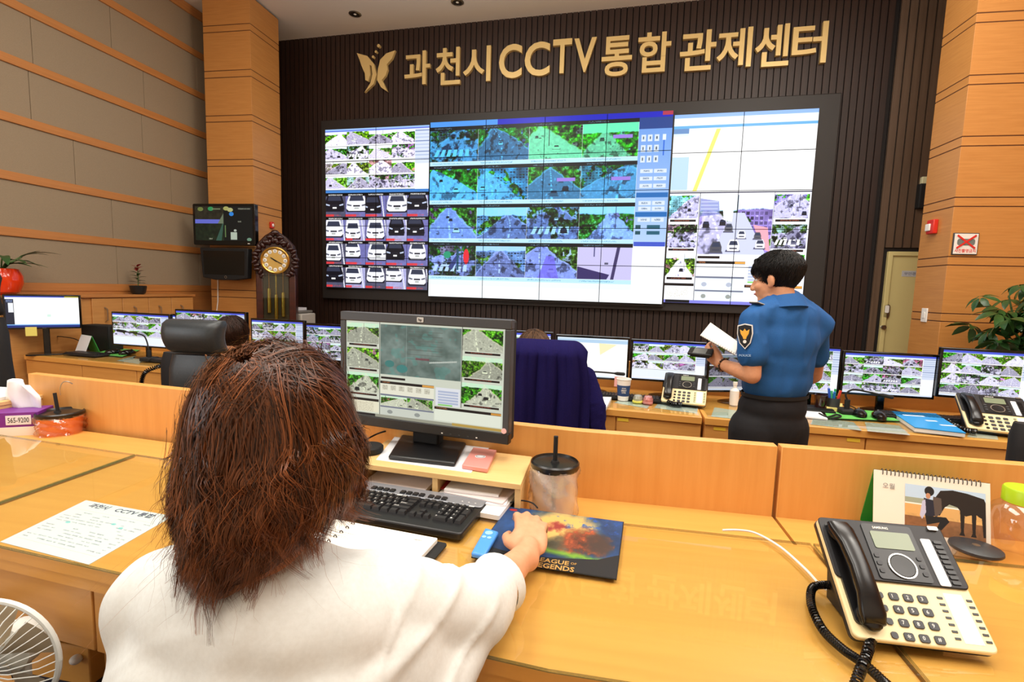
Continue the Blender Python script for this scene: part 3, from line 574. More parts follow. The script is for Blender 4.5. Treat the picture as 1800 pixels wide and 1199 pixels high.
for i, (x, l) in enumerate(((-.085, .42), (0, .5), (.085, .47))):
    obj('weight', MB().lathe([(.006, .0), (.024, .01), (.024, .33), (.006, .34)], 16, Tr((fx + x, .0, fz - .3 - l + .02))), BRASS, t); obj('chain', MB().tube([(fx + x, 0, fz - .7), (fx + x, 0, fz - .12)], .004, 5), BRASS, t)
pd_ = obj('pendulum', MB().tube([(fx, .018, fz - 1.25), (fx, .018, fz - .15)], .01, 6), BRASS, t); obj('bob', MB().ell((fx, .012, fz - 1.0), (.085, .015, .085)), BRASS, pd_)
obj('glass_door', MB().box(-cw * .62, -.034, .3, cw * .62, -.031, fz - .17), clear('clear_glass'), t)
# printer on a dark stand
p = at_y(522, 560, 6.7); t = thing('printer_stand', 'low dark stand under the printer by the slat wall', 'stand', (p.x, 6.72, 0)); obj('top', MB().box(-.26, -.2, p.z - .17, .26, .25, p.z - .14), SLATB, t)
for x in (-.24, .21):
    for y in (-.18, .2): obj('leg', MB().box(x, y, 0, x + .03, y + .03, p.z - .17), SLATB, t)
GRY = M('printer_beige', (190, 186, 176), .5); pz0 = p.z - .14
t = thing('printer', 'small beige printer with paper tray beside the grandfather clock', 'printer', (p.x, 6.72, pz0))
obj('body', MB().box(-.2, -.17, 0, .17, .2, .22), GRY, t, bevel=.02); obj('paper_slot', MB().box(-.15, -.176, .11, .06, -.168, .14), BLACKM, t); obj('output_tray', MB().box(-.16, -.24, .1, .06, -.17, .108), GRY, t)
obj('lid', MB().box(-.2, -.15, .225, .12, .2, .26), M('printer_grey', (120, 118, 112), .5), t, bevel=.01); obj('paper_stack', MB().box(-.18, -.1, .262, .05, .15, .30), PAPER, t)
# wall cabinets along the left wall
CABW = M('wood_cabinet', (206, 150, 86), .4, grain=(3, 3, 40), rgb2=(192, 134, 72)); XC = -5.42; cz = 1.30; yn = 3.0
ys = [at_x(px, 545, XC).y for px in (162, 216, 262, 302, 340)]; yc0 = at_x(146, 545, XC).y
t = thing('wall_cabinet', 'long low wood cabinet with four doors against the fabric wall', 'cabinet', (XC, yc0, 0))
obj('body', MB().box(-.25, yn - yc0, 0, -.02, ys[-1] - yc0 + .02, cz - .03), CABW, t); obj('top', MB().box(-.25, yn - yc0 - .01, cz - .03, .015, ys[-1] - yc0 + .03, cz), WOOD_T, t, bevel=.004)
for q in range(2): obj('fixed_panel', MB().box(-.02, yn - yc0 + q * (yc0 - yn) / 2 + .003, .1, -.002, yn - yc0 + (q + 1) * (yc0 - yn) / 2 - .003, cz - .035), CABW, t, bevel=.002)
for a, b in zip(ys[:-1], ys[1:]):
    d = obj('door', MB().box(-.02, a - yc0 + .004, .1, 0, b - yc0 - .004, cz - .04), CABW, t, bevel=.003)
    obj('handle', MB().tube([(0, a - yc0 + .14, 1.0), (.035, a - yc0 + .14, 1.02), (.035, a - yc0 + .14, 1.14), (0, a - yc0 + .14, 1.16)], .008, 8), STEEL, d)
    obj('lock', MB().cyl((0, 0, 0), .012, .006, 12, Tr((.0, a - yc0 + .16, .87), ry=math.pi / 2)), STEEL, d)
LEAF = M('leaf_green', (44, 92, 44), .4, grain=(9, 9, 9), rgb2=(28, 66, 32)); LEAFR = M('leaf_red', (150, 24, 36), .45); STEM = M('stem_green', (70, 96, 44), .6); SOIL = M('soil', (44, 32, 24), .95)
def leaf_mb(l, w, bend=.3, n=6):
    rows = []
    for i in range(n + 1):
        t = i / n; ww = w * math.sin(math.pi * min(t * .92 + .06, 1)) ** .8; y = l * t; z = -bend * l * t * t
        rows.append([(-ww, y, z + ww * .25), (0, y, z), (ww, y, z + ww * .25)])
    return MB().sheet(rows)
def dirT(p, az, el): return Matrix.Translation(p) @ Matrix.Rotation(az, 4, 'Z') @ Matrix.Rotation(el, 4, 'X')
# orange planter
p = at_x(4, 505, -5.5)
t = thing('potted_plant', 'leafy dark green plant in a glossy orange pot behind the wide white monitor', 'plant', (-5.50, p.y, cz)); pr = .15
obj('pot', MB().lathe([(pr * .5, 0), (pr * .8, .03), (pr * 1.0, .11), (pr * 1.0, .18), (pr * .82, .245), (pr * .74, .25), (pr * .74, .22), (.0, .215)], 28, cap=False), M('orange_glaze', (232, 62, 22), .15, coat=.5), t)
obj('soil', MB().lathe([(0.001, .22), (pr * .74, .222)], 20), SOIL, t)
rg = random.Random(3)
for k in range(17):
    az = rg.uniform(0, 6.28) if k > 5 else (-1.6 + k * .35); el = rg.uniform(.1, .95); h = rg.uniform(.02, .13); L = rg.uniform(.16, .26)
    base = Vector((0, 0, .22)); tip = Vector((math.cos(az + 1.571) * h * 1.2, math.sin(az + 1.571) * h * 1.2, .24 + h))
    lf = obj('leaf', leaf_mb(L, .035, rg.uniform(.2, .6)), LEAF, t); lf.matrix_local = dirT(tip, az, el)
    obj('stem', MB().tube([base, (base + tip) / 2 + Vector((0, 0, .02)), tip], .006, 5), STEM, t)
# small red plant
p = at_x(243, 508, -5.52); t = thing('potted_plant', 'small plant with a red top in a black pot on the wall cabinet', 'plant', (-5.52, p.y, cz))
obj('pot', MB().lathe([(.055, 0), (.075, .02), (.09, .1), (.082, .105), (.078, .09), (.001, .088)], 24, cap=False), M('pot_black', (30, 32, 34), .35), t)
obj('stem', MB().tube([(0, 0, .08), (.005, 0, .2), (0, .005, .34)], .005, 5), STEM, t)
for k in range(16):
    z = .13 + .2 * k / 15; az = k * 2.4; red = k > 9
    lf = obj('leaf', leaf_mb(.10 - .03 * (k / 15), .02, .3), LEAFR if red else LEAF, t); lf.matrix_local = dirT((0, 0, z), az, .3 + .5 * (k / 15))
    if red: part_label(lf, 'dark red top leaf')
# right pillar: sign, alarm, switch, speaker, lamp
a, b = at_y(1677, 411, yr), at_y(1714, 447, yr); t = thing('notice_sign', 'white no photography sign with a crossed out camera on the right pillar', 'sign', ((a.x + b.x) / 2, yr, (a.z + b.z) / 2)); w, h = (b.x - a.x) / 2, (a.z - b.z) / 2
obj('frame', MB().box(-w - .008, -.014, -h - .008, w + .008, 0, h + .008), DGREY, t, bevel=.003); obj('board', MB().box(-w, -.017, -h, w, -.013, h), WHITE, t)
obj('camera_mark', MB().prism_y(rrect(-w * .75, -h * .15, w * .75, h * .5, .02), -.019, -.017).lathe([(w * .28, 0), (w * .28, .004)], 20, Tr((0, -.018, h * .17), rx=math.pi / 2)), M('sign_grey', (110, 120, 116), .6), t)
rd = M('sign_red', (216, 38, 30), .5)
obj('cross', MB().box(-w * 1.0, -.0225, -.008, w * 1.0, -.0205, .008, Tr((0, 0, h * .2), ry=math.radians(38))).box(-w * 1.0, -.0245, -.008, w * 1.0, -.0226, .008, Tr((0, 0, h * .2), ry=math.radians(-38))), rd, t)
obj('lettering', text(MB(), '사진촬영금지', w * 1.8, h * .36, Tr((-w * .9, -.0172, -h * .86), rx=math.pi / 2), .001, .012), rd, t)
p = at_x(1643, 399, 3.265); t = thing('alarm', 'red alarm box on the side of the right pillar', 'alarm', p); obj('body', MB().box(-.045, -.055, -.07, 0, .055, .07), RED, t, bevel=.008); obj('lens', MB().box(-.06, -.02, -.04, -.045, .05, .03), WHITE, t, bevel=.006)
p = at_x(1626, 554, 3.265); t = thing('light_switch', 'white light switch on the side of the right pillar', 'switch', p); obj('plate', MB().box(-.012, -.045, -.07, 0, .045, .07), WHITE, t, bevel=.004); obj('rocker', MB().box(-.018, -.02, -.03, -.012, .02, .03), WHITE, t, bevel=.002)
s, z = on_front(1616, 345, .3); p = at_y(1617, 346, 6.9); t = thing('wall_speaker', 'black speaker half hidden behind the right pillar', 'speaker', (p.x, 6.9, p.z))
obj('body', MB().box(-.06, -.1, -.15, .2, .1, .14), BLACKM, t, bevel=.015); obj('bracket', MB().box(.0, .08, -.03, .06, .18, .03), BLACKM, t)
p = at_y(1622, 321, 6.88); t = thing('emergency_light', 'small cream emergency light above the black speaker', 'light', (p.x, 6.88, p.z)); obj('body', MB().box(-.035, -.05, -.07, .2, .06, .06), M('cream_plastic', (222, 218, 176), .4), t, bevel=.008); obj('bracket', MB().box(.0, .05, -.02, .05, .2, .02), BLACKM, t)
# big leafy plant by the right pillar
t = thing('potted_tree', 'bushy umbrella plant in front of the right pillar at the photo edge', 'plant', (3.62, 4.75, 0))
obj('pot', MB().lathe([(.16, 0), (.2, .3), (.22, .36), (.2, .36), (.18, .3), (.001, .3)], 24, cap=False), M('pot_grey', (120, 110, 100), .6), t)
rg = random.Random(5); stems = []
for k in range(7):
    a = k * 1.05; p1 = Vector((math.cos(a) * .12, math.sin(a) * .12, .9)); p2 = Vector((math.cos(a) * rg.uniform(.15, .35), math.sin(a) * .3, rg.uniform(1.25, 1.6))); obj('stem', MB().tube([(0, 0, .3), p1, p2], [.014, .011, .007], 6), STEM, t); stems.append((p1, p2))
five = MB()
for q in range(7):
    l5 = leaf_mb(.12, .026, .35, 4); five.add(l5.v, l5.f, Matrix.Rotation(q * 2 * math.pi / 7, 4, 'Z') @ Matrix.Translation((0, .02, 0)) @ Matrix.Rotation(-.25, 4, 'X'))
fm = None
for k in range(150):
    p1, p2 = stems[k % 7]; c = p1.lerp(p2, rg.uniform(.2, 1.0)) + Vector((rg.gauss(0, .17), rg.gauss(0, .12), rg.gauss(0, .11))); c.z = min(c.z, 1.66); c.x = max(c.x, -.40)
    if fm is None: lf = obj('leaf', five, M('leaf_umbrella', (52, 92, 40), .35, grain=(8, 8, 8), rgb2=(30, 64, 28)), t); fm = lf.data
    else: lf = obj('leaf', None, None, t, mesh=fm)
    lf.matrix_local = Matrix.Translation(c) @ Matrix.Rotation(rg.uniform(-.6, .6), 4, 'X') @ Matrix.Rotation(rg.uniform(-.6, .6), 4, 'Y') @ Matrix.Rotation(rg.uniform(0, 6), 4, 'Z') @ Matrix.Scale(rg.uniform(.9, 1.3), 4)
# ---------------------------------------------------------------- second row: curved console desks with monitors
WOOD_D = M('wood_desk', (226, 166, 84), .33, grain=(1.5, 28, 28), rgb2=(216, 154, 74))
WOOD_DR = M('wood_drawer', (218, 158, 84), .38, grain=(2, 30, 30), rgb2=(206, 145, 72))
WOOD_V = M('wood_partition', (224, 166, 92), .38, grain=(34, 34, 2), rgb2=(214, 153, 78))
WOOD_L = M('wood_light', (232, 194, 132), .45, grain=(3, 34, 34), rgb2=(222, 180, 116))
GLASS = clear('desk_glass', (249, 252, 248), .1, .02)
GLASSE = M('glass_edge', (60, 96, 74), .15)
_F = [(-5.66, 3.88), (-3.48, 3.62), (-.02, 3.30), (.66, 3.21), (1.28, 3.17), (3.4, 3.08)]
def fy(X):
    for (a, b), (c, d) in zip(_F[:-1], _F[1:]):
        if X <= c: return b + (d - b) * (X - a) / (c - a)
    return _F[-1][1]
DH = .74
YEL = M('yellow_tag', (232, 196, 60), .6)
def console(x0, x1, cuts, label, tags=()):
    y0, y1 = fy(x0), fy(x1); L = math.hypot(x1 - x0, y1 - y0); rz = math.atan2(y1 - y0, x1 - x0)
    t = thing('console_desk', label, 'desk', (x0, y0, 0), rz, 'second row of console desks')
    obj('top', MB().box(.003, 0, DH - .045, L - .003, .78, DH), WOOD_D, t, bevel=.004)
    obj('glass_sheet', MB().box(.02, .008, DH + .003, L - .02, .6, DH + .009), GLASS, t)
    xs = [.003] + cuts + [L - .003]
    for a, b in zip(xs[:-1], xs[1:]): obj('drawer', MB().box(a + .004, .012, DH - .185, b - .004, .034, DH - .05), WOOD_DR, t, bevel=.003)
    obj('body', MB().box(.003, .03, DH - .2, L - .003, .76, DH - .045), WOOD_DR, t)
    for x in (.003, L - .033): obj('side_panel', MB().box(x, .06, 0, x + .03, .76, DH - .19), WOOD_DR, t)
    obj('back_panel', MB().box(.003, .76, 0, L - .003, .79, DH + .22), WOOD_DR, t, bevel=.003)
    for k, (x, s) in enumerate(tags): obj('tag', MB().box(x, .0095, DH - .075, x + .07, .0115, DH - .055), YEL, t)
    return t
console(-5.36, -3.49, [.75, 1.42], 'leftmost console desk by the fabric wall with a wide monitor')
console(-3.48, -1.76, [.25, .9], 'console desk behind the black leather chair')
console(-1.75, .665, [.6, 1.9], 'console desk behind the chair draped in navy knit', [(1.91, 0)])
console(.675, 3.35, [.9, 1.98, 2.4], 'console desk with blue folder at right behind the officer', [(.06, 0), (.80, 0)])

_mid = 0
def monitor(tl, tr, bl_y, yL, yR, arr, label, base='disc', em=1.05, frame=.016, bz=DH, mat=BLACKG, neck=.05, bot=None):
    a, b = at_y(*tl, yL), at_y(*tr, yR); c = at_y(tl[0], bl_y, yL); h = a.z - c.z; w = math.hypot(b.x - a.x, b.y - a.y); rz = math.atan2(b.y - a.y, b.x - a.x); top = (a.z + b.z) / 2
    m = (a + b) / 2; t = thing('monitor', label, 'monitor', (m.x, m.y, bz), rz); z1 = top - bz; z0 = max(z1 - h, .06)
    obj('casing', MB().box(-w / 2, 0, z0, w / 2, .035, z1), mat, t, bevel=.005)
    obj('back_cover', MB().box(-w * .3, .035, z0 + (z1 - z0) * .15, w * .3, .06, z1 - (z1 - z0) * .15), BLACKM, t, bevel=.01)
    panel('screen', [(-w / 2 + frame, -.001, z0 + frame), (w / 2 - frame, -.001, z0 + frame), (w / 2 - frame, -.001, z1 - frame), (-w / 2 + frame, -.001, z1 - frame)], picture('monitor_picture', arr, em), t)
    obj('neck', MB().box(-neck / 2, .06, .008, neck / 2, .085, z0 + (z1 - z0) * .4), BLACKG, t, bevel=.006)
    if base == 'disc': obj('base', MB().lathe([(.11, 0), (.11, .006), (.09, .012)], 28, Tr((0, .05, 0)), sx=1.15, sy=.8), BLACKG, t)
    else: obj('base', MB().prism(rrect(-.14, -.06, .14, .13, .03), 0, .014), BLACKG, t, bevel=.003)
    obj('brand_mark', MB().box(-.015, -.0015, z0 + .004, .015, -.0005, z0 + .011), DGREY, t); t['_w'] = w; return t, w, z0, z1
def vw(rows=4, blank=0, **k): return viewer(330, 200, RNG, rows, 4, blank, **k)
ma, w, z0, z1 = monitor((3, 519), (141, 517), 581, 3.72, 4.10, map_view(360, 170, RNG, 0), 'ultra wide monitor with a white map at the left end', 'plate')
nt_ = tag(obj('sticky_note', MB().box(-.04, 0, -.085, .04, .001, 0), M('sticky_yellow', (226, 214, 110), .8)), 'yellow sticky note hanging under the wide monitor', 'sticky note'); nt_.location = ma.matrix_basis @ Vector((-w * .17, -.004, z0 + .02)); nt_.rotation_euler = ma.rotation_euler
monitor((195, 548), (298, 552), 607, 4.05, 4.0, vw(4, 1), 'monitor with CCTV tiles left of the black leather chair')
monitor((300, 552), (380, 556), 608, 4.16, 4.1, vw(4), 'monitor mostly hidden behind the black leather chair')
monitor((307, 545), (432, 547), 606, 3.98, 3.92, vw(4), 'monitor above the black leather chair back and dark haired head')
monitor((440, 557), (535, 566), 625, 3.86, 3.83, vw(4), 'monitor in front of the grandfather clock base', em=.95)
monitor((536, 567), (640, 574), 632, 3.83, 3.8, vw(4), 'monitor half hidden by the big grey framed monitor', em=.95)
monitor((850, 578), (972, 585), 655, 3.8, 3.78, vw(4), 'monitor in front of the person at the navy draped chair')
monitor((977, 586), (1108, 596), 660, 3.78, 3.76, map_view(330, 200, RNG, 1), 'monitor showing a white and yellow map right of the navy draped chair')
monitor((1110, 594), (1247, 605), 666, 3.77, 3.75, vw(4, 1), 'monitor with CCTV tiles above the white paper cup')
monitor((1246, 606), (1368, 588), 700, 3.62, 3.78, vw(4, gain=.62), 'turned monitor behind the officer forearm and notebook', em=.75)
monitor((1386, 603), (1482, 613), 688, 3.76, 3.74, vw(4), 'monitor partly hidden behind the officer back')
monitor((1483, 613), (1651, 627), 690, 3.74, 3.72, vw(4), 'monitor with sixteen tiles right of the officer')
monitor((1655, 605), (1830, 625), 693, 3.68, 3.6, vw(4), 'tall standing monitor at the right edge under the leafy plant', bz=DH)

KEYC = M('key_black', (30, 30, 33), .45)
def keyboard2(px, py, rz, label, w=.44, y=None):
    p = at_y(px, py, y) if y else at_z(px, py, DH + .012); t = thing('keyboard', label, 'keyboard', (p.x, p.y, DH + .0095), rz)
    obj('body', MB().box(-w / 2, -.07, 0, w / 2, .07, .018), BLACKM, t, bevel=.004); mb = MB()
    for r in range(5):
        for c in range(22): mb.box(-w / 2 + .012 + c * (w - .024) / 22, -.058 + r * .024, .018, -w / 2 + .012 + c * (w - .024) / 22 + .016, -.058 + r * .024 + .019, .026)
    k = obj('keys', mb, KEYC, t, smooth=0); k['kind'] = 'stuff'
keyboard2(152, 613, -.08, 'black keyboard in front of the wide map monitor', .40, 3.98)
keyboard2(290, 624, -.1, 'black keyboard just left of the black leather chair', .36, 3.90)
keyboard2(1098, 688, -.1, 'black keyboard behind the white paper cup', .5, 3.60)
keyboard2(1625, 722, -.08, 'black keyboard behind the blue folder', .5, 3.56)
keyboard2(1420, 706, -.1, 'black keyboard behind the officer hip', .30, 3.60)
def mouse(p, rz, label, mat=BLACKG, s=1.0):
    t = thing('computer_mouse', label, 'mouse', p, rz); mb = MB(); rows = []
    obj('shell', MB().lathe([(.034 * s, 0), (.036 * s, .008), (.033 * s, .02 * s), (.022 * s, .031 * s), (.008 * s, .036 * s), (.001, .0365 * s)], 20, sx=.9, sy=1.7), mat, t)
    obj('wheel', MB().cyl((0, 0, 0), .008 * s, .007, 12, Tr((-.0035, .03 * s, .03 * s), ry=math.pi / 2)), DGREY, t); return t
def cable(name, pts, r, mat, label, n=6, cat='cable'):
    P = [Vector(p) for p in pts]; out = []
    for i in range(len(P) - 1):
        p0, p1, p2, p3 = P[max(i - 1, 0)], P[i], P[i + 1], P[min(i + 2, len(P) - 1)]
        for k in range(8):
            t = k / 8; out.append(.5 * ((2 * p1) + (p2 - p0) * t + (2 * p0 - 5 * p1 + 4 * p2 - p3) * t * t + (3 * p1 - p0 - 3 * p2 + p3) * t ** 3))
    out.append(P[-1]); return tag(obj(name, MB().tube(out, r, n), mat), label, cat)
ZD = DH + .0095
def pad(c4, label, mat):
    pts = [at_z(*p, ZD + .004) for p in c4]; c = sum(pts, Vector()) / 4; t = thing('mouse_pad', label, 'mouse pad', (c.x, c.y, ZD)); m = [(p.x - c.x, p.y - c.y) for p in pts]
    obj('base', MB().prism(m, 0, .003), BLACKM, t); obj('cover', MB().prism([(x * .99, y * .99) for x, y in m], .003, .005), mat, t); return t
pad([(165, 622), (215, 627), (247, 615), (200, 612)], 'green mouse pad with two mice left of the black leather chair', M('pad_green', (96, 186, 84), .8))
pad([(1443, 714), (1455, 735), (1582, 740), (1550, 724)], 'green mouse pad with two mice behind the officer', MATS['pad_green'])
for px, py, lab in ((199, 619, 'black mouse nearer the calendar on the left green pad'), (224, 620, 'black mouse nearer the leather chair on the left green pad'), (1511, 727, 'black mouse nearer the officer on the right green pad'), (1545, 731, 'black mouse nearer the blue folder on the right green pad')):
    p = at_z(px, py, ZD + .02); mouse((p.x, p.y, ZD + .005), -.25, lab, s=1.25)
# paper sheets under the glass
for c4, rgb, lab in (([(205, 634), (243, 640), (262, 628), (236, 626)], (196, 206, 200), 'grey printed sheet under the glass of the leftmost console'),
                     ([(1080, 708), (1138, 718), (1150, 702), (1100, 697)], (190, 206, 204), 'pale printed sheet under the glass by the paper cup'),
                     ([(1150, 717), (1225, 727), (1228, 712), (1160, 706)], (186, 198, 202), 'pale printed sheet under the glass below the black phone'),
                     ([(1250, 732), (1295, 737), (1296, 722), (1256, 716)], (196, 206, 204), 'pale sheet under the glass beside the officer hip'),
                     ([(1425, 746), (1515, 757), (1500, 742), (1430, 734)], (178, 186, 182), 'grey printed sheet under the glass below the green pad'),
                     ([(1525, 758), (1600, 765), (1580, 748), (1520, 742)], (184, 188, 180), 'grey printed sheet under the glass left of the blue folder'),
                     ([(1700, 768), (1755, 773), (1750, 760), (1710, 755)], (206, 206, 200), 'white printed sheet under the glass by the right phone')):
    pts = [at_z(*p, DH + .0015) for p in c4]; c = sum(pts, Vector()) / 4
    t = tag(obj('paper_sheet', MB().prism([(p.x - c.x, p.y - c.y) for p in pts], 0, .0012), M('sheet_%d' % rgb[0], rgb, .8, grain=(60, 160, 1), rgb2=[v * .82 for v in rgb])), lab, 'paper', 'sheets under the console glass'); t.location = (c.x, c.y, DH + .0006)
def slab(name, c4, z, h, mat, label, cat, bevel=0.0):
    pts = [at_z(*p, z + h) for p in c4]; c = sum(pts, Vector()) / 4
    t = thing(name, label, cat, (c.x, c.y, z)); m = [(p.x - c.x, p.y - c.y) for p in pts]; obj('body', MB().prism(m, 0, h), mat, t, bevel=bevel); return t, m, c
t, m, c = slab('notepad', [(1040, 697), (1041, 712), (1066, 716), (1075, 698)], ZD, .02, PAPER, 'white notepad with a pink tab beside the navy draped chair', 'notepad')
obj('tab', MB().box(-.08, .1, .02, -.03, .14, .0215), M('pink_paper', (236, 140, 150), .8), t)
slab('paper_stack', [(1415, 715), (1414, 732), (1455, 736), (1430, 712)], ZD, .008, PAPER, 'loose white papers beside the officer hip', 'paper')
t, m, c = slab('folder', [(1567, 724), (1608, 752), (1697, 762), (1645, 728)], ZD, .022, M('folder_pages', (226, 228, 226), .8), 'bright blue document folder on the right console', 'folder')
obj('cover', MB().prism([(x * 1.01, y * 1.01) for x, y in m], .022, .026), M('folder_blue', (20, 150, 224), .35), t); lb = MB()
for u, v, ww in ((.0, .12, .12), (.03, .0, .06), (.06, -.1, .08)): lb.box(u - ww / 2, v - .012, .0261, u + ww / 2, v + .012, .0266)
obj('title_label', lb, PAPER, t)
# cup
p = at_z(1095, 703, ZD); t = thing('paper_cup', 'white paper coffee cup with a navy sleeve on the console', 'cup', (p.x, p.y, ZD)); ck = .0465
obj('cup', MB().lathe([(.036, 0), (.0485, .145), (.051, .146), (.052, .15), (.049, .153), (.046, .15), (.034, .004)], 32, cap=False), WHITE, t)
obj('sleeve', MB().lathe([(.0392, .032), (.0462, .108)], 32, cap=False), M('sleeve_navy', (32, 66, 116), .6), t)
mb = MB()
for s_, z, h in (('GREAT', .068, .012), ('COFFEE', .055, .008), ('GOOD', .086, .008)): text(mb, s_, .036 if h > .01 else .028, h, Tr((-.018 if h > .01 else -.014, -.0438 - (z - .055) * .09, z), rx=math.pi / 2 - .0), .001, .02)
obj('lettering', mb, WHITE, t, smooth=0)
E_PINK = clear('pink_case', (240, 170, 165), .1, .1, .55, (236, 150, 146)); E_CLR = clear('clear_case', (225, 230, 215), .1, .1, .45, (214, 216, 196))
for px, py, m_, lab in ((1121, 706, E_CLR, 'clear lidded eraser case with yellow base by the cup'), (1139, 708, E_PINK, 'pink lidded eraser case by the cup')):
    p = at_z(px, py, ZD); t = thing('small_case', lab, 'case', (p.x, p.y, ZD), -.15); obj('base', MB().prism(rrect(-.034, -.06, .034, .06, .025), 0, .015), M('case_yellow', (222, 214, 90), .4) if m_ is E_CLR else E_PINK, t, bevel=.003)
    obj('lid', MB().lathe([(.04, .015), (.04, .03), (.03, .045), (.001, .05)], 20, sx=.85, sy=1.5), m_, t)
# sticky note pink
p = at_y(1087, 668, 3.79); tag(obj('sticky_note', MB().box(p.x - .03, p.y - .03, p.z - .045, p.x + .03, p.y - .029, p.z + .03), M('sticky_pink', (240, 176, 170), .8)), 'pink sticky note under the map monitor', 'sticky note')
# gooseneck microphones
def mic(base, pts, tipdir, label):
    t = thing('gooseneck_microphone', label, 'microphone', base); B = Vector(base); P = [Vector(q) - B for q in pts]
    obj('base', MB().box(-.05, -.06, 0, .05, .06, .035), BLACKM, t, bevel=.01); obj('socket', MB().cyl((0, 0, .035), .016, .06, 14), BLACKM, t)
    ck = cable('gooseneck', [(0, 0, .09)] + P, .006, BLACKM, '', 8); del ck['label']; del ck['category']; ck.parent = t
    d = (P[-1] - P[-2]).normalized(); obj('capsule', MB().tube([P[-1] - d * .01, P[-1], P[-1] + d * .012, P[-1] + d * .06, P[-1] + d * .068], [.006, .009, .012, .012, .008], 12), BLACKM, t); part = t
    return t
y_ = 3.66; b = at_y(1037, 683, 3.66); mic((b.x, b.y, ZD), [at_y(1033, 660, b.y), at_y(1040, 654, b.y), at_y(1060, 654.5, b.y - .03), at_y(1082, 656.5, b.y - .06)], None, 'gooseneck microphone in front of the white map monitor')
b = at_y(262, 617, 3.88); mic((b.x, b.y, ZD), [at_y(258, 600, b.y), at_y(252, 590, b.y), at_y(238, 586, b.y - .03), at_y(220, 583, b.y - .06)], None, 'gooseneck microphone in front of the left CCTV monitor')
b = at_y(1489, 712, 3.56); mic((b.x, b.y, ZD), [at_y(1487, 693, b.y), at_y(1500, 685, b.y), at_y(1525, 689, b.y - .03), at_y(1548, 694, b.y - .06)], None, 'gooseneck microphone beside the pen holder right of the officer')
# pen holder, cola cup, memo cube
p = at_y(1464, 705, 3.63); t = thing('pen_holder', 'wire pen holder full of coloured pens right of the officer', 'pen holder', (p.x, p.y, ZD)); obj('cup', MB().lathe([(.04, 0), (.042, .09), (.039, .09), (.037, .004)], 20, cap=False), DGREY, t)
for k, (c_, x, y) in enumerate((((40, 90, 200), -.02, 0), ((40, 160, 90), .01, .01), ((220, 60, 50), .022, -.01), ((236, 190, 60), .03, .01), ((30, 110, 190), -.005, -.02), ((70, 180, 120), .0, .02))):
    tag(obj('pen', MB().tube([(p.x + x * .5, p.y + y * .5, ZD + .01), (p.x + x * 1.6, p.y + y * 1.6, ZD + .15 - k * .004)], .008, 8), M('pen_%d' % k, c_, .4)), ['blue pen leaning toward the officer in the wire holder', 'green pen standing in the middle of the wire holder', 'red pen leaning right in the wire holder', 'yellow pen leaning furthest right in the wire holder', 'light blue pen at the front of the wire holder', 'pale green pen at the back of the wire holder'][k], 'pen', 'pens in the wire holder')
p = at_y(1443, 705, 3.60); t = thing('plastic_cup', 'dark red see through cup beside the pen holder', 'cup', (p.x, p.y, ZD)); obj('cup', MB().lathe([(.032, 0), (.04, .11), (.037, .11), (.03, .004)], 20, cap=False), clear('cola', (120, 50, 44), .15, .05, .35, (70, 24, 22)), t)
slab('memo_block', [(1454, 708), (1453, 717), (1481, 718), (1481, 709)], ZD, .03, M('memo_yellow', (230, 214, 130), .8), 'yellow memo block in front of the pen holder', 'memo block')
p = at_z(1295, 712, ZD); t = thing('hand_cream', 'small white bottle half hidden behind the officer hip', 'bottle', (p.x - .02, p.y, ZD)); obj('bottle', MB().lathe([(.028, 0), (.03, .02), (.03, .10), (.012, .12), (.012, .14)], 18), WHITE, t); obj('cap', MB().cyl((0, 0, .14), .015, .02, 14), WHITE, t)
# headset cord and calendar at left
cable('headset_cord', [at_z(1440, 727, ZD + .01), at_z(1455, 733, ZD + .012), at_z(1470, 729, ZD + .015), at_z(1478, 732, ZD + .012), at_z(1462, 736, ZD + .01)], .006, BLACKM, 'black headset cord lying on the right green pad', cat='cord')
cable('mouse_cable', [at_z(1510, 722, ZD + .02), at_z(1495, 714, ZD + .01), at_z(1470, 710, ZD + .006), at_z(1452, 706, ZD + .006)], .004, BLACKM, 'black mouse cable running past the memo block')
cable('monitor_cable', [at_z(150, 606, ZD + .006), at_y(132, 596, 4.15), at_y(110, 592, 4.2), at_y(97, 590, 4.2), at_y(96, 578, 4.2)], .004, BLACKM, 'thin black cable under the wide map monitor')
def calendar(p, rz, w, h, d, front, label, mat_side=GREEN):
    t = thing('desk_calendar', label, 'calendar', p, rz)
    obj('stand', MB().prism_y([(0, 0), (.004, 0), (d / 2, h - .004), (d - .004, 0), (d, 0), (d / 2 + .002, h), (d / 2 - .002, h)], -w / 2, w / 2, Matrix.Rotation(math.pi / 2, 4, 'Z') @ Matrix.Translation((-d / 2, 0, 0))), mat_side, t)
    return t
p = at_z(150, 613, ZD); t = thing('desk_calendar', 'white and green tent calendar beside the wide map monitor', 'calendar', (at_y(152, 600, 4.12).x, 4.12, ZD), -.35); w, h = .11, .17
obj('page', MB().add([(-w, -.06, 0), (w, -.06, 0), (w, 0, h), (-w, 0, h), (-w, -.056, 0), (w, -.056, 0), (w, .004, h), (-w, .004, h)], [(0, 1, 2, 3), (7, 6, 5, 4), (0, 4, 5, 1), (1, 5, 6, 2), (2, 6, 7, 3), (3, 7, 4, 0)]), PAPER, t)
obj('back_board', MB().add([(-w, .064, 0), (w, .064, 0), (w, .004, h), (-w, .004, h), (-w, .068, 0), (w, .068, 0), (w, .008, h), (-w, .008, h)], [(0, 1, 2, 3), (7, 6, 5, 4), (0, 4, 5, 1), (1, 5, 6, 2), (2, 6, 7, 3), (3, 7, 4, 0)]), GREEN, t)
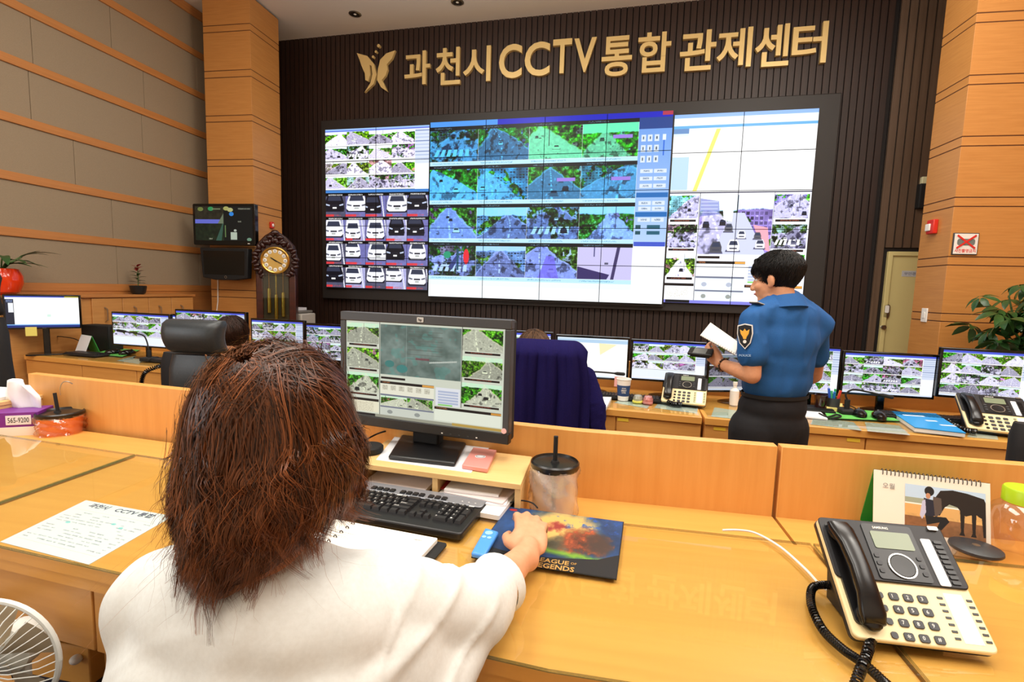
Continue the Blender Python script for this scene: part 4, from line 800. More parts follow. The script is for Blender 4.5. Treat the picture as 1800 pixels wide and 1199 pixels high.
p = at_z(188, 606, ZD); t = thing('desk_speaker', 'black box behind the tent calendar and left CCTV monitor', 'speaker', (-5.02, 4.30, ZD)); obj('body', MB().box(-.17, -.05, 0, .17, .1, .26), BLACKM, t, bevel=.01); obj('grille', MB().box(-.15, -.055, .02, .15, -.05, .24), SLATB, t)

# desk telephones
def telephone(loc, rz, s, label, keys=True, rx=.3, hand=True):
    """cream and black office telephone; s scales a 0.25 m wide set"""
    t = thing('desk_telephone', label, 'telephone', loc, rz); T = Matrix.Rotation(rx, 4, 'X') @ Matrix.Scale(s, 4); CREAM = M('phone_cream', (240, 222, 172), .4); PHB = M('phone_black', (22, 21, 25), .45); PHD = M('phone_dark', (16, 16, 18), .3)
    D, W = .25, .255
    obj('cream_base', MB().prism(rrect(-W / 2, 0, W / 2, D, .012), .012, .026, T), CREAM, t, bevel=.003 * s)
    obj('underside', MB().prism(rrect(-W / 2 - .001, .001, W / 2 + .001, D + .001, .012), .004, .0125, T), PHB, t)
    ft = [tuple(T @ Vector((x, y, .005))) for x, y in ((-W * .40, D * .45), (W * .40, D * .45), (W * .40, D * .9), (-W * .40, D * .9))]; obj('foot', MB().add([(x, y - .02 * s * (i > 1), 0) for i, (x, y, z) in enumerate(ft)] + ft, [(0, 3, 2, 1), (4, 5, 6, 7), (0, 1, 5, 4), (1, 2, 6, 5), (2, 3, 7, 6), (3, 0, 4, 7)]), PHB, t)
    tp = obj('black_top', MB().prism(rrect(-W / 2, D * .46, W / 2, D, .01), .026, .031, T), PHB, t, bevel=.002 * s)
    obj('control_panel', MB().prism(rrect(-.040, D * .48, .062, D * .97, .006), .031, .0335, T), PHD, t)
    obj('display', MB().prism(rrect(-.027, D * .745, .052, D * .9, .004), .0335, .035, T), M('lcd_green', (126, 138, 112), .25), t)
    obj('brand_lettering', text(MB(), 'SAMSUNG', .032, .0055, T @ Tr((-.018, D * .925, .0337)), .0006, .02), WHITE, t, smooth=0)
    obj('dial_ring', MB().lathe([(.024, 0), (.027, 0), (.027, .003), (.024, .003)], 28, T @ Tr((.012, D * .6, .0335)), cap=False), STEEL, t)
    obj('dial', MB().lathe([(.0238, 0), (.0225, .003), (.001, .0022)], 28, T @ Tr((.012, D * .6, .0335))), PHD, t)
    for k in range(3):
        for x in (-.031, .052): obj('button', MB().prism(rrect(x - .005, D * (.53 + .065 * k), x + .005, D * (.53 + .065 * k) + .009, .003), .0335, .0355, T), DGREY, t)
    obj('name_strip', MB().prism(rrect(.073, D * .47, .093, D * .87, .003), .031, .033, T), PAPER, t)
    obj('indicator', MB().prism(rrect(.098, D * .955, .118, D * .99, .002), .031, .036, T), STEEL, t)
    for k in range(9): obj('button', MB().prism(rrect(.098, D * (.49 + k * .043), .114, D * (.49 + k * .043) + .007, .002), .031, .0335, T), PHD, t)
    km = None
    for r in range(4):
        for c in range(3):
            x, y = -.026 + c * .027, D * (.35 - r * .1); kk = obj('number_key', MB().prism(rrect(x - .009, y - .0075, x + .009, y + .0075, .004), .026, .0295, T), DGREY, t, bevel=.0008 * s)
            if keys: obj('numeral', text(MB(), '123456789*0#'[r * 3 + c], None, .007, T @ Tr((x - .004, y - .0035, .0297)), .0004), WHITE, kk, smooth=0)
        obj('button', MB().prism(rrect(-.058, D * (.35 - r * .1) - .006, -.046, D * (.35 - r * .1) + .006, .004), .026, .0295, T), PHD, t)
    for k in range(7):
        for x in (.063, .117): obj('button', MB().box(x - .005, D * (.37 - k * .05), .026, x + .005, D * (.37 - k * .05) + .004, .0275, T), PHD, t)
    obj('paper_label', MB().box(.073, D * .05, .026, .107, D * .42, .0266, T), PAPER, t)
    obj('cradle', MB().prism(rrect(-.118, D * .1, -.07, D * .95, .01), .026, .0325, T), PHD, t)
    if hand:
        hs = obj('handset', MB(), None, t) if False else None
        pth = [(-.094, D * .93, .042), (-.094, D * .86, .048), (-.094, D * .7, .062), (-.093, D * .5, .066), (-.092, D * .3, .062), (-.091, D * .16, .05), (-.091, D * .09, .043)]
        mb = MB(); wd_ = [.021, .024, .020, .019, .020, .024, .021]; th_ = [.008, .012, .012, .012, .012, .013, .009]; n = 16; vs = []
        for (x, y, z), a_, b_ in zip(pth, wd_, th_):
            for k in range(n):
                an = 2 * math.pi * k / n; ca, sa = math.cos(an), math.sin(an); vs.append((x + a_ * math.copysign(abs(ca) ** .6, ca), y, z + b_ * math.copysign(abs(sa) ** .6, sa)))
        fs = [(j * n + k, j * n + (k + 1) % n, (j + 1) * n + (k + 1) % n, (j + 1) * n + k) for j in range(len(pth) - 1) for k in range(n)] + [tuple(range(n - 1, -1, -1)), tuple((len(pth) - 1) * n + k for k in range(n))]
        mb.add(vs, fs, T); mb.add(*(lambda e: (e.v, e.f))(MB().ell((-.094, D * .85, .038), (.024, .026, .014)).ell((-.091, D * .15, .036), (.024, .026, .014))), T)
        obj('handset', mb, M('handset_black', (15, 15, 17), .25), t, smooth=60)
    return t, T
p0, p1 = at_z(1178, 694, ZD + .03), at_z(1230, 706, ZD + .03); q = (p0 + p1) / 2
telephone((.585, 3.47, ZD), -.22, 1.12, 'cream and black telephone on the console left of the officer', keys=False, rx=.6)
telephone((2.30, 3.24, ZD), -.28, 1.22, 'cream and black telephone on the console beside the blue folder', keys=False, rx=.55)
def coil(name, pts, label, r=.012, w=.0035, turns=60, mat=None):
    P = [Vector(p) for p in pts]; path = []
    for i in range(len(P) - 1):
        p0, p1, p2, p3 = P[max(i - 1, 0)], P[i], P[i + 1], P[min(i + 2, len(P) - 1)]
        for k in range(24): t = k / 24; path.append(.5 * ((2 * p1) + (p2 - p0) * t + (2 * p0 - 5 * p1 + 4 * p2 - p3) * t * t + (3 * p1 - p0 - 3 * p2 + p3) * t ** 3))
    path.append(P[-1]); N = turns * 9; out = []; u = Vector((0, 0, 1)); L = len(path) - 1
    for i in range(N + 1):
        f = i / N * L; j = min(int(f), L - 1); c = path[j].lerp(path[j + 1], f - j); d = (path[j + 1] - path[j]).normalized(); u = (u - d * u.dot(d)).normalized(); v = d.cross(u); a = 2 * math.pi * i / 9
        out.append(c + (u * math.cos(a) + v * math.sin(a)) * r)
    return tag(obj(name, MB().tube(out, w, 5), mat or BLACKG), label, 'cord')
e = at_z(297, 636, ZD + .02); f_ = at_z(268, 645, ZD + .02)
coil('telephone_cord', [e, (f_.x + .06, f_.y + .03, ZD + .03), (f_.x, f_.y - .06, DH + .0), (f_.x - .01, f_.y - .1, DH - .1), (f_.x, f_.y - .1, DH - .22)], 'black coiled cord hanging off the leftmost console beside the leather chair', .014, .005, 34)
coil('telephone_cord', [at_z(1163, 700, ZD + .02), at_z(1180, 709, ZD + .016), at_z(1198, 711, ZD + .016)], 'black coiled cord in front of the telephone left of the officer', .013, .005, 16)
coil('telephone_cord', [at_z(1668, 741, ZD + .02), at_z(1690, 754, ZD + .016), at_z(1716, 759, ZD + .016)], 'black coiled cord between the blue folder and right telephone', .013, .005, 16)
# ---------------------------------------------------------------- front desk row (desk top at DZ, on the raised platform)
DZ = .93; FL = .2
def fd(px, py, h=0.0): return at_z(px, py, DZ + h)
XB = -.05
def bend(X, y, k=.088): return y + (XB - X) * k if X < XB else y
def strip_poly(x0, x1, ya, yb, k=.088):
    xs = [x0] + ([XB] if x0 < XB < x1 else []) + [x1]; return [(x, bend(x, ya, k)) for x in xs] + [(x, bend(x, yb, k)) for x in reversed(xs)]
NE, FE, TB, PT = .708, 1.222, 1.47, 1.085       # near edge, far edge, trough back, partition top
units = [(-3.3, -1.462, 'front desk unit at the left with tissue box behind it'), (-1.457, .512, 'front desk unit where the woman in white works'), (.517, 2.2, 'front desk unit at the right under the telephone and calendar')]
for x0, x1, lab in units:
    t = thing('front_desk', lab, 'desk', (0, 0, 0), 0, 'front row desk units')
    obj('top', MB().prism(strip_poly(x0 + .002, x1 - .002, NE, FE), DZ - .034, DZ - .008), WOOD_D, t)
    obj('glass_sheet', MB().prism(strip_poly(x0 + .001, x1 - .001, NE - .004, FE), DZ - .006, DZ), GLASS, t)
    e = MB()
    pl = strip_poly(x0 + .001, x1 - .001, NE - .004, FE); n = len(pl); c = (sum(p[0] for p in pl) / n, sum(p[1] for p in pl) / n)
    for i in range(n):
        a, b = pl[i], pl[(i + 1) % n]; e.add([(a[0], a[1], DZ - .0062), (b[0], b[1], DZ - .0062), (b[0], b[1], DZ + .0002), (a[0], a[1], DZ + .0002)], [(0, 1, 2, 3)])
    obj('glass_edge', e, GLASSE, t, smooth=0)
    obj('apron', MB().prism(strip_poly(x0 + .002, x1 - .002, NE + .003, NE + .03), DZ - .06, DZ - .034), WOOD_D, t)
    obj('trough', MB().prism(strip_poly(x0 + .002, x1 - .002, FE - .02, TB), DZ - .07, DZ - .05), WOOD_D, t)
    obj('rear_lip', MB().prism(strip_poly(x0 + .002, x1 - .002, FE - .02, FE + .0), DZ - .05, DZ - .0345), WOOD_D, t)
    px0 = max(x0, -2.36)
    obj('partition', MB().prism(strip_poly(px0 + .003, x1 - .003, TB, TB + .035, .1), FL, PT), WOOD_V, t, bevel=.002)
    obj('front_panel', MB().prism(strip_poly(x0 + .002, x1 - .002, TB - .06, TB - .04), FL, DZ - .07), WOOD_V, t)
    if x0 < -1.4:
        cuts = [-2.6, -1.99, -1.5] if x0 < -2 else [-1.455, -.99, -.35, .505]
    else: cuts = [x0, (x0 + x1) / 2, x1]
    for a, b in zip(cuts[:-1], cuts[1:]):
        obj('drawer', MB().prism(strip_poly(a + .003, b - .003, NE + .012, NE + .035), DZ - .20, DZ - .062), WOOD_DR, t, bevel=.002)
    for x in cuts[1:]:
        if x < x1 - .05 or True: obj('side_panel', MB().prism(strip_poly(x - .028, x - .003, NE + .05, TB - .08), FL, DZ - .07), WOOD_DR, t)
# pedestal seen left of the woman
p = at_y(125, 1140, .86); t = thing('drawer_pedestal', 'light wood pedestal panel under the desk beside the white fan', 'cabinet', (-1.2, .86, FL))
obj('body', MB().box(-.3, .0, 0, .12, .45, .48), WOOD_D, t, bevel=.003); obj('knob', MB().ell((.095, -.008, .455), (.012, .012, .01)), WHITE, t)
t = thing('computer_tower', 'black computer tower in the shade under the desk left of the woman', 'computer', (-.93, .93, FL)); obj('case', MB().box(-.09, 0, 0, .09, .4, .42), BLACKM, t, bevel=.006); obj('front_bezel', MB().box(-.09, -.02, 0, .09, 0, .42), BLACKG, t, bevel=.004)

# monitor riser, papers
rx0, rx1, ry0, ry1, rt = -.66, -.178, 1.232, 1.455, 1.0
t = thing('monitor_riser', 'pale wood monitor riser with paper slots on the desk', 'monitor stand', (0, 0, 0))
k = .088
def ry(X, y): return y + (rx1 - X) * .09
def rp(x0, x1, y0, y1): return [(x0, ry(x0, y0)), (x1, ry(x1, y0)), (x1, ry(x1, y1)), (x0, ry(x0, y1))]
obj('top_board', MB().prism(rp(rx0, rx1, ry0, ry1), rt - .016, rt), WOOD_L, t, bevel=.002)
for x in (rx0, -.425, rx1 - .016): obj('upright', MB().prism(rp(x, x + .016, ry0 + .004, ry1 - .004), DZ - .05, rt - .016), WOOD_L, t, bevel=.001)
obj('back_board', MB().prism(rp(rx0, rx1, ry1 - .012, ry1 - .004), DZ - .05, rt - .016), WOOD_L, t)
rg = random.Random(9); pz = DZ + .002
for i, (cx, rot, w, l, th, lab, rgb) in enumerate(((-.54, .05, .19, .25, .012, 'stack of white papers in the riser slot nearer the woman', (236, 228, 228)), (-.30, -.06, .2, .25, .012, 'thick stack of white papers in the right riser slot', (240, 240, 240)), (-.3, .12, .17, .2, .005, 'white envelope on the papers in the right riser slot', (232, 232, 236)), (-.285, -.12, .17, .19, .003, 'red edged leaflet on the papers in the right riser slot', (220, 206, 204)), (-.31, .05, .15, .18, .006, 'folded brochures topmost in the right riser slot', (224, 222, 220)))):
    z = pz if i < 2 else pz + .0125 + (.006 if i > 2 else 0) + (.004 if i > 3 else 0)
    q = tag(obj('paper_stack', MB().box(-w / 2, -l / 2, 0, w / 2, l / 2, th), M('paper_%d' % i, rgb, .8)), lab, 'paper', 'papers in the riser'); q.location = (cx, 1.275 + (rx1 - cx) * .09 + i * .012, z); q.rotation_euler = (0, 0, rot - .08)
tag(obj('leaflet', MB().box(-.05, -.05, 0, .05, .05, .002), M('leaflet_red', (206, 60, 60), .6)), 'small red leaflet corner in the right riser slot', 'paper').location = (-.37, 1.33, pz + .0130)
ZR = rt
def onr(px, py, h=0.0): return at_z(px, py, ZR + h)
def flat(name, c4, z, h, mat, label, cat):
    pts = [at_z(*p, z + h) for p in c4]; c = sum(pts, Vector()) / len(pts); t = thing(name, label, cat, (c.x, c.y, z)); m = [(q.x - c.x, q.y - c.y) for q in pts]
    return t, m, c
t, m, c = flat('paper_sheet', [(661, 808), (828, 831), (865, 780), (700, 760)], ZR, .001, PAPER, 'white paper lying under the big monitor foot', 'paper'); obj('sheet', MB().prism(m, 0, .001), PAPER, t)
t, m, c = flat('memo_case', [(812, 817), (857, 824), (873, 791), (832, 786)], ZR + .0012, .012, PAPER, 'pink memo case with a round emblem on the riser', 'case')
obj('body', MB().prism(m, 0, .012), M('memo_pink', (222, 148, 140), .35), t, bevel=.002); obj('emblem', MB().lathe([(.012, 0), (.012, .0008)], 24, Tr((0, .004, .012)), sx=1.3), PAPER, t); obj('emblem_ring', MB().lathe([(.0085, 0), (.0095, 0), (.0095, .0014), (.0085, .0014)], 24, Tr((0, .004, .012)), sx=1.3, cap=False), M('ink_green', (60, 84, 76), .7), t)
p = onr(650, 795); t = thing('cable_puck', 'round black puck on the riser behind the woman hair', 'gadget', (p.x, p.y, ZR)); obj('body', MB().lathe([(.036, 0), (.04, .006), (.04, .018), (.036, .022), (.03, .021), (.001, .02)], 28), BLACKM, t)
# the grey framed monitor
yR, yL = 1.375, 1.47
a, b = at_y(600, 548, yL), at_y(901, 561, yR); cR = at_y(893, 776, yR); cL = at_y(609, 747, yL); h = ((a.z - cL.z) + (b.z - cR.z)) / 2; w = (Vector((b.x, b.y)) - Vector((a.x, a.y))).length; rz = math.atan2(b.y - a.y, b.x - a.x); mm = (a + b) / 2
t = thing('monitor', 'large grey framed monitor on the riser facing the woman in white', 'monitor', (mm.x, mm.y, ZR), rz); z1 = mm.z - ZR; z0 = z1 - h; print('HP', w, h, rz, z0)
HPG = M('monitor_grey', (62, 64, 68), .4)
outer = rrect(-w / 2, z0, w / 2, z1, .012); fw, fb = .020, .032
ix0, ix1, iz0, iz1 = -w / 2 + fw, w / 2 - fw, z0 + fb, z1 - .028
for nm, q in (('bezel', (-w / 2, z0, w / 2, iz0)), ('bezel', (-w / 2, iz1, w / 2, z1)), ('bezel', (-w / 2, iz0, ix0, iz1)), ('bezel', (ix1, iz0, w / 2, iz1))): obj(nm, MB().box(q[0], -.006, q[1], q[2], .022, q[3]), HPG if nm == 'bezel' and q[1] != z0 else BLACK, t, bevel=.003)
obj('back_cover', MB().prism_y(rrect(-w / 2 + .002, z0 + .002, w / 2 - .002, z1 - .002, .01), .004, .055), BLACKM, t, bevel=.01)
panel('screen', [(ix0, -.001, iz0), (ix1, -.001, iz0), (ix1, -.001, iz1), (ix0, -.001, iz1)], picture('operator_picture', ops_view(660, 420, RNG, True), .88), t)
lg = obj('logo_badge', MB().prism_y(rrect(-.011, z1 - .021, .011, z1 - .006, .003), -.008, -.006), M('badge_silver', (196, 194, 188), .35, .6), t)
obj('logo', text(MB(), 'hp', .011, .010, Tr((-.0055, -.0082, z1 - .0195), rx=math.pi / 2), .0006, .02), DGREY, lg, smooth=0)
obj('sticker', MB().lathe([(.008, 0), (.008, .001)], 20, Tr((w / 2 - .014, -.0062, z0 + .04), rx=math.pi / 2)), M('sticker_pink', (236, 190, 190), .6), t)
for k in range(5): obj('menu_button', MB().box(w * .13 + k * .028, -.0068, z0 + .008, w * .13 + k * .028 + .005, -.006, z0 + .011), WHITE if k in (0, 4) else DGREY, t)
obj('neck', MB().box(-.045, .03, .01, .045, .07, z0 + .12), BLACKM, t, bevel=.006)
bq = [onr(682, 802, .012), onr(800, 815, .012), onr(820, 778, .012), onr(706, 764, .012)]; inv = pmat(t).inverted(); bq = [inv @ v for v in bq]
obj('base', MB().prism([(v.x, v.y) for v in bq], .0015, .014), BLACK, t, bevel=.008)
cable('monitor_cable', [onr(690, 755, .02), onr(665, 762, .012), onr(640, 775, .008), onr(615, 790, .006)], .003, BLACKM, 'black cable trailing left from the big monitor')

# front keyboard
kR = fd(859, 884, .012); kw = .455; krz = math.radians(-6.3); kd = .19
SILV = M('keyboard_silver', (150, 154, 162), .35, .4); t = thing('keyboard', 'full size black and silver keyboard in front of the woman', 'keyboard', (kR.x, kR.y, DZ), krz)
obj('body', MB().prism(rrect(-kw, -kd, 0, 0, .012), 0, .018), BLACK, t, bevel=.004); obj('silver_band', MB().prism(rrect(-kw + .002, -.052, -.002, -.001, .01), .018, .0215), SILV, t, bevel=.002)
for k in range(3): obj('status_light', MB().box(-.062 + k * .018, -.036, .0215, -.058 + k * .018, -.034, .022), WHITE, t)
u = .0188; kmesh = {}; leg = MB()
def key(x, y, wu, hu=1.0, s=''):
    kk = (wu, hu)
    if kk not in kmesh:
        w_, h_ = wu * u - .0022, hu * u - .0026; o = obj('key', MB().add([(0, 0, 0), (w_, 0, 0), (w_, h_, 0), (0, h_, 0), (.0025, .0022, .008), (w_ - .0025, .0022, .008), (w_ - .0025, h_ - .0015, .008), (.0025, h_ - .0015, .008)], [(0, 3, 2, 1), (4, 5, 6, 7), (0, 1, 5, 4), (1, 2, 6, 5), (2, 3, 7, 6), (3, 0, 4, 7)]), KEYC, t, (x, y, .018), smooth=0); kmesh[kk] = o.data
    else: o = obj('key', None, None, t, (x, y, .018), mesh=kmesh[kk])
    if s: text(leg, s, None, .0055, Tr((x + .0045, y + hu * u - .0105, .0261)), .0002)
X0 = -kw + .012; rows = ['`1234567890-=', 'QWERTYUIOP[]', "ASDFGHJKL;'", 'ZXCVBNM,./']
yt = -.075
for i, s in enumerate(rows[0]): key(X0 + i * u, yt, 1, 1, s)
key(X0 + 13 * u, yt, 2); key(X0, yt - u, 1.5)
for i, s in enumerate(rows[1]): key(X0 + (1.5 + i) * u, yt - u, 1, 1, s)
key(X0 + 13.5 * u, yt - u, 1.5); key(X0, yt - 2 * u, 1.75)
for i, s in enumerate(rows[2]): key(X0 + (1.75 + i) * u, yt - 2 * u, 1, 1, s)
key(X0 + 12.75 * u, yt - 2 * u, 2.25, 1, 'Enter'); key(X0, yt - 3 * u, 2.25)
for i, s in enumerate(rows[3]): key(X0 + (2.25 + i) * u, yt - 3 * u, 1, 1, s)
key(X0 + 12.25 * u, yt - 3 * u, 2.75, 1, 'Shift'); xx = X0
for wu in (1.25, 1.25, 1.25, 6.25, 1.25, 1.25, 1.25, 1.25): key(xx, yt - 4 * u, wu); xx += wu * u
for g, x in ((4, 2.0), (4, 6.6), (4, 11.2)):
    for i in range(g): key(X0 + (x - .2 + i * .98) * u, -.047, 1)
key(X0, -.047, 1)
xn = X0 + 15.35 * u
for r in range(2):
    for i in range(3): key(xn + i * u, yt - r * u, 1)
key(xn + u, yt - 3 * u, 1)
for i in range(3): key(xn + i * u, yt - 4 * u, 1)
for i in range(3): key(xn + i * u, -.047, 1)
xp = xn + 3.35 * u
for r, s in enumerate(('N/*-', '789', '456', '123')):
    for i, ch in enumerate(s): key(xp + i * u, yt - r * u, 1, 1, ch if ch not in 'N' else '')
key(xp, yt - 4 * u, 2, 1, '0'); key(xp + 2 * u, yt - 4 * u, 1, 1, '.'); key(xp + 3 * u, yt - 2 * u, 1, 2, '+'); key(xp + 3 * u, yt - 4 * u, 1, 2)
lg = obj('key_lettering', leg, M('ink_white', (210, 210, 206), .6), t, smooth=0); lg['kind'] = 'stuff'
# planner notebook
t, m, c = flat('planner', [(620, 925), (641, 1010), (765, 985), (786, 958)], DZ, .012, BLACKM, 'open planner with black cover under the woman arm', 'notebook')
pl0 = fd(787, 958, .0); t.location = (pl0.x, pl0.y, DZ); t.rotation_euler = (0, 0, -.12)
obj('cover', MB().prism(rrect(-.30, -.2, 0, .0, .008), 0, .004), BLACKM, t); obj('pages', MB().prism(rrect(-.29, -.19, -.022, -.004, .004), .004, .014), M('cream_page', (240, 238, 228), .8), t, bevel=.001)
for k in range(8): obj('ring', MB().tube([(-.235 + .004 * math.cos(a_), -.012 - k * .022, .013 + .006 * math.sin(a_)) for a_ in np.linspace(0, math.pi, 7)], .0012, 5), BLACKM, t)
obj('printed_heading', text(MB(), 'MEMO', .02, .005, Tr((-.07, -.03, .0142)), .0002), M('ink_grey', (120, 120, 124), .7), t, smooth=0)
# mouse pad with its generic painted art
def pad_art(w, h):
    rng = np.random.default_rng(4); Y, X = np.mgrid[0:h, 0:w]; X = (X + .5) / w; Y = (Y + .5) / h; n = vn(h, w, 5, rng, 4); n2 = vn(h, w, 14, rng, 5); a = np.zeros((h, w, 3))
    sky = np.array((.06, .25, .50)) * (.5 + n)[..., None]; warm = np.array((.98, .78, .36)); k = np.clip(1.25 - ((X - .52) / .30) ** 2 - ((Y - .30) / .45) ** 2 + (n - .5) * .9, 0, 1)[..., None]; a = sky * (1 - k) + warm * k
    k = np.clip((n2 - .52) * 5, 0, 1)[..., None] * ((np.abs(X - .72) < .28) & (Y < .3))[..., None]; a = a * (1 - k) + np.array((.05, .35, .85)) * k
    k = np.clip(1.3 - ((X - .72) / .2) ** 2 - ((Y - .52) / .26) ** 2 + (n2 - .5) * 2.2, 0, 1)[..., None]; a = a * (1 - k) + np.array((.86, .34, .12)) * (.2 + 1.5 * np.clip(n2 - .2, 0, 1))[..., None] * k
    k = np.clip(1.1 - ((X - .86) / .12) ** 2 - ((Y - .5) / .2) ** 2 + (n - .5) * 2, 0, 1)[..., None]; a = a * (1 - k) + np.array((.30, .20, .16)) * k
    k = np.clip(1.1 - ((X - .52) / .09) ** 2 - ((Y - .62) / .16) ** 2 + (n - .5) * 2, 0, 1)[..., None]; a = a * (1 - k) + np.array((.32, .30, .20)) * k
    k = np.clip(1.1 - ((X - .48) / .08) ** 2 - ((Y - .28) / .12) ** 2 + (n2 - .5) * 2.4, 0, 1)[..., None]; a = a * (1 - k) + np.array((.72, .18, .14)) * k
    gr = np.clip(1 - np.abs(Y - .78 + .06 * np.sin(X * 4) + (n - .5) * .1) / .06, 0, 1)[..., None] * (X > .25)[..., None]; a = a * (1 - gr) + np.array((.50, .78, .12)) * gr
    m = Y > .80 + .06 * np.sin(X * 4 + .3) - .35 * np.clip(X - .86, 0, 1) * 2 - .10 * np.clip(.35 - X, 0, 1); a[m] = (.075, .075, .09); disc(a, .06, .06, .035, .025, (.85, .1, .15)); gy = a.mean(2, keepdims=True); a = (gy + (a - gy) * .82) * .84; return np.clip(a, 0, 1)
pc = [fd(828, 979, .003), fd(1084, 1018, .003), fd(1097, 917, .003), fd(893, 890, .003)]; c = sum(pc, Vector()) / 4; t = thing('mouse_pad', 'mouse pad with colourful painted print and gold lettering under her hand', 'mouse pad', (c.x, c.y, DZ)); ml = [(q.x - c.x, q.y - c.y) for q in pc]
obj('base', MB().prism(ml, 0, .003), BLACKM, t, bevel=.001); panel('print', [(x * .985, y * .985, .0033) for x, y in ml], picture('pad_picture', pad_art(480, 300), 0, .6), t)
d = Vector((ml[1][0] - ml[0][0], ml[1][1] - ml[0][1], 0)).normalized(); an = math.atan2(d.y, d.x)
tp = fd(938, 990, .0036) - c; GL = M('lettering_gold', (216, 170, 96), .4, .4); text_T = lambda x, y: Tr((tp.x + x, tp.y + y, .0036), rz=an)
obj('lettering', text(text(text(MB(), 'LEGENDS', .084, .018, text_T(.0, -.012), .0004, .02), 'LEAGUE', .07, .016, text_T(.002, .010), .0004, .02), 'OF', .012, .008, text_T(.076, .012), .0004), GL, t, smooth=0)
m0_ = fd(938, 912, .02); mz = thing('computer_mouse', 'dark mouse gripped under the hand of the woman', 'mouse', (m0_.x + .0, m0_.y - .03, DZ + .0035), .02)
obj('shell', MB().lathe([(.028, 0), (.030, .006), (.027, .016), (.018, .025), (.006, .029), (.001, .0295)], 20, sx=.95, sy=1.75), M('mouse_dark', (36, 34, 34), .3), mz); obj('wheel', MB().cyl((0, 0, 0), .006, .005, 12, Tr((-.0025, .03, .023), ry=math.pi / 2)), DGREY, mz)
cable('mouse_cable', [fd(945, 893, .015), fd(935, 884, .02), fd(915, 880, .02), fd(890, 885, .01), fd(868, 890, .004)], .002, BLACKM, 'thin black mouse cable arching behind her fingers')
t, m, c = flat('remote_control', [(828, 971), (852, 976), (877, 934), (853, 927)], DZ + .0036, .012, PAPER, 'small bright blue remote control on the mouse pad corner', 'remote')
obj('body', MB().prism(m, 0, .012), M('remote_blue', (76, 150, 236), .35), t, bevel=.004); mx = Matrix(((m[1][0] - m[0][0], m[3][0] - m[0][0], 0, m[0][0]), (m[1][1] - m[0][1], m[3][1] - m[0][1], 0, m[0][1]), (0, 0, 1, 0), (0, 0, 0, 1)))
for x, y, r in ((.5, .8, .009), (.3, .62, .005), (.7, .62, .005)):
    q = mx @ Vector((x, y, 0)); obj('button', MB().lathe([(r, 0), (r, .0012)], 18, Tr((q.x, q.y, .012))), M('button_pale', (150, 200, 250), .4), t)
# tumbler in a clear bag
def tumbler(p, r, h, lidr, straw, label, clearm, lean=(0, 0), bag=True):
    t = thing('tumbler', label, 'tumbler', p); n = 40; rg = random.Random(2); rows = []
    vs = []; prof = [(r * .90, 0), (r * .93, h * .2), (r * .96, h * .5), (r, h * .8), (r, h)]
    obj('cup', MB().lathe(prof, 32, cap=False), clearm[0], t)
    if bag:
        mb = MB(); vs = []; H = 12; N = 48
        for j in range(H + 1):
            for i in range(N):
                a_ = 2 * math.pi * i / N; rr = r * (1.05 + .09 * math.sin(a_ * 5 + j * .9) * math.sin(j * .5) + .05 * math.sin(a_ * 11 + j * 1.7)); vs.append((rr * math.cos(a_), rr * math.sin(a_), h * j / H))
        mb.add(vs, [(j * N + i, j * N + (i + 1) % N, (j + 1) * N + (i + 1) % N, (j + 1) * N + i) for j in range(H) for i in range(N)]); obj('plastic_bag', mb, clearm[1], t, smooth=60)
    obj('lid', MB().lathe([(lidr * .96, h - .006), (lidr, h), (lidr, h + .010), (lidr * .94, h + .014), (lidr * .90, h + .008), (.001, h + .008)], 40), M('lid_black', (22, 22, 22), .3), t)
    obj('straw', MB().tube([(0, 0, h * .1), (lean[0], lean[1], h + straw)], .0062, 12), BLACKM, t); obj('straw_collar', MB().lathe([(.012, 0), (.010, .006)], 16, Tr((lean[0] * .6, lean[1] * .6, h + .008))), BLACKM, t); return t
BAGC = clear('bag_clear', (250, 248, 244), .35, .12, .22, (252, 250, 248)); CUPC = clear('cup_frosted', (244, 240, 232), .2, .1, .42, (248, 246, 240))
TRZ = DZ - .05; p = at_z(972, 905, TRZ); yt_ = 1.335; pl_ = at_y(933, 813, yt_); pr_ = at_y(1019, 813, yt_); lz = (pl_.z + pr_.z) / 2; lr = (pr_.x - pl_.x) / 2; print('tumbler', p, lz, lr)
tumbler(((pl_.x + pr_.x) / 2, yt_, TRZ), lr * .93, lz - TRZ - .008, lr, .082, 'clear tumbler in a plastic bag with black lid and straw right of the riser', (CUPC, BAGC))
yo = 1.60; pl_ = at_y(64, 729, yo); pr_ = at_y(131, 725, yo); lr = (pr_.x - pl_.x) / 2; lz = (pl_.z + pr_.z) / 2
ORC = clear('orange_drink', (250, 160, 90), .2, .1, .8, (242, 128, 52))
lr *= .84
tumbler(((pl_.x + pr_.x) / 2 + .01, yo + .01, TRZ), lr * .95, lz - TRZ - .005, lr, .085, 'orange tumbler with black lid and straw beside the tissue box', (ORC, clear('bag_orange', (250, 220, 190), .3, .12, .15, (250, 190, 140))), (-.02, 0))
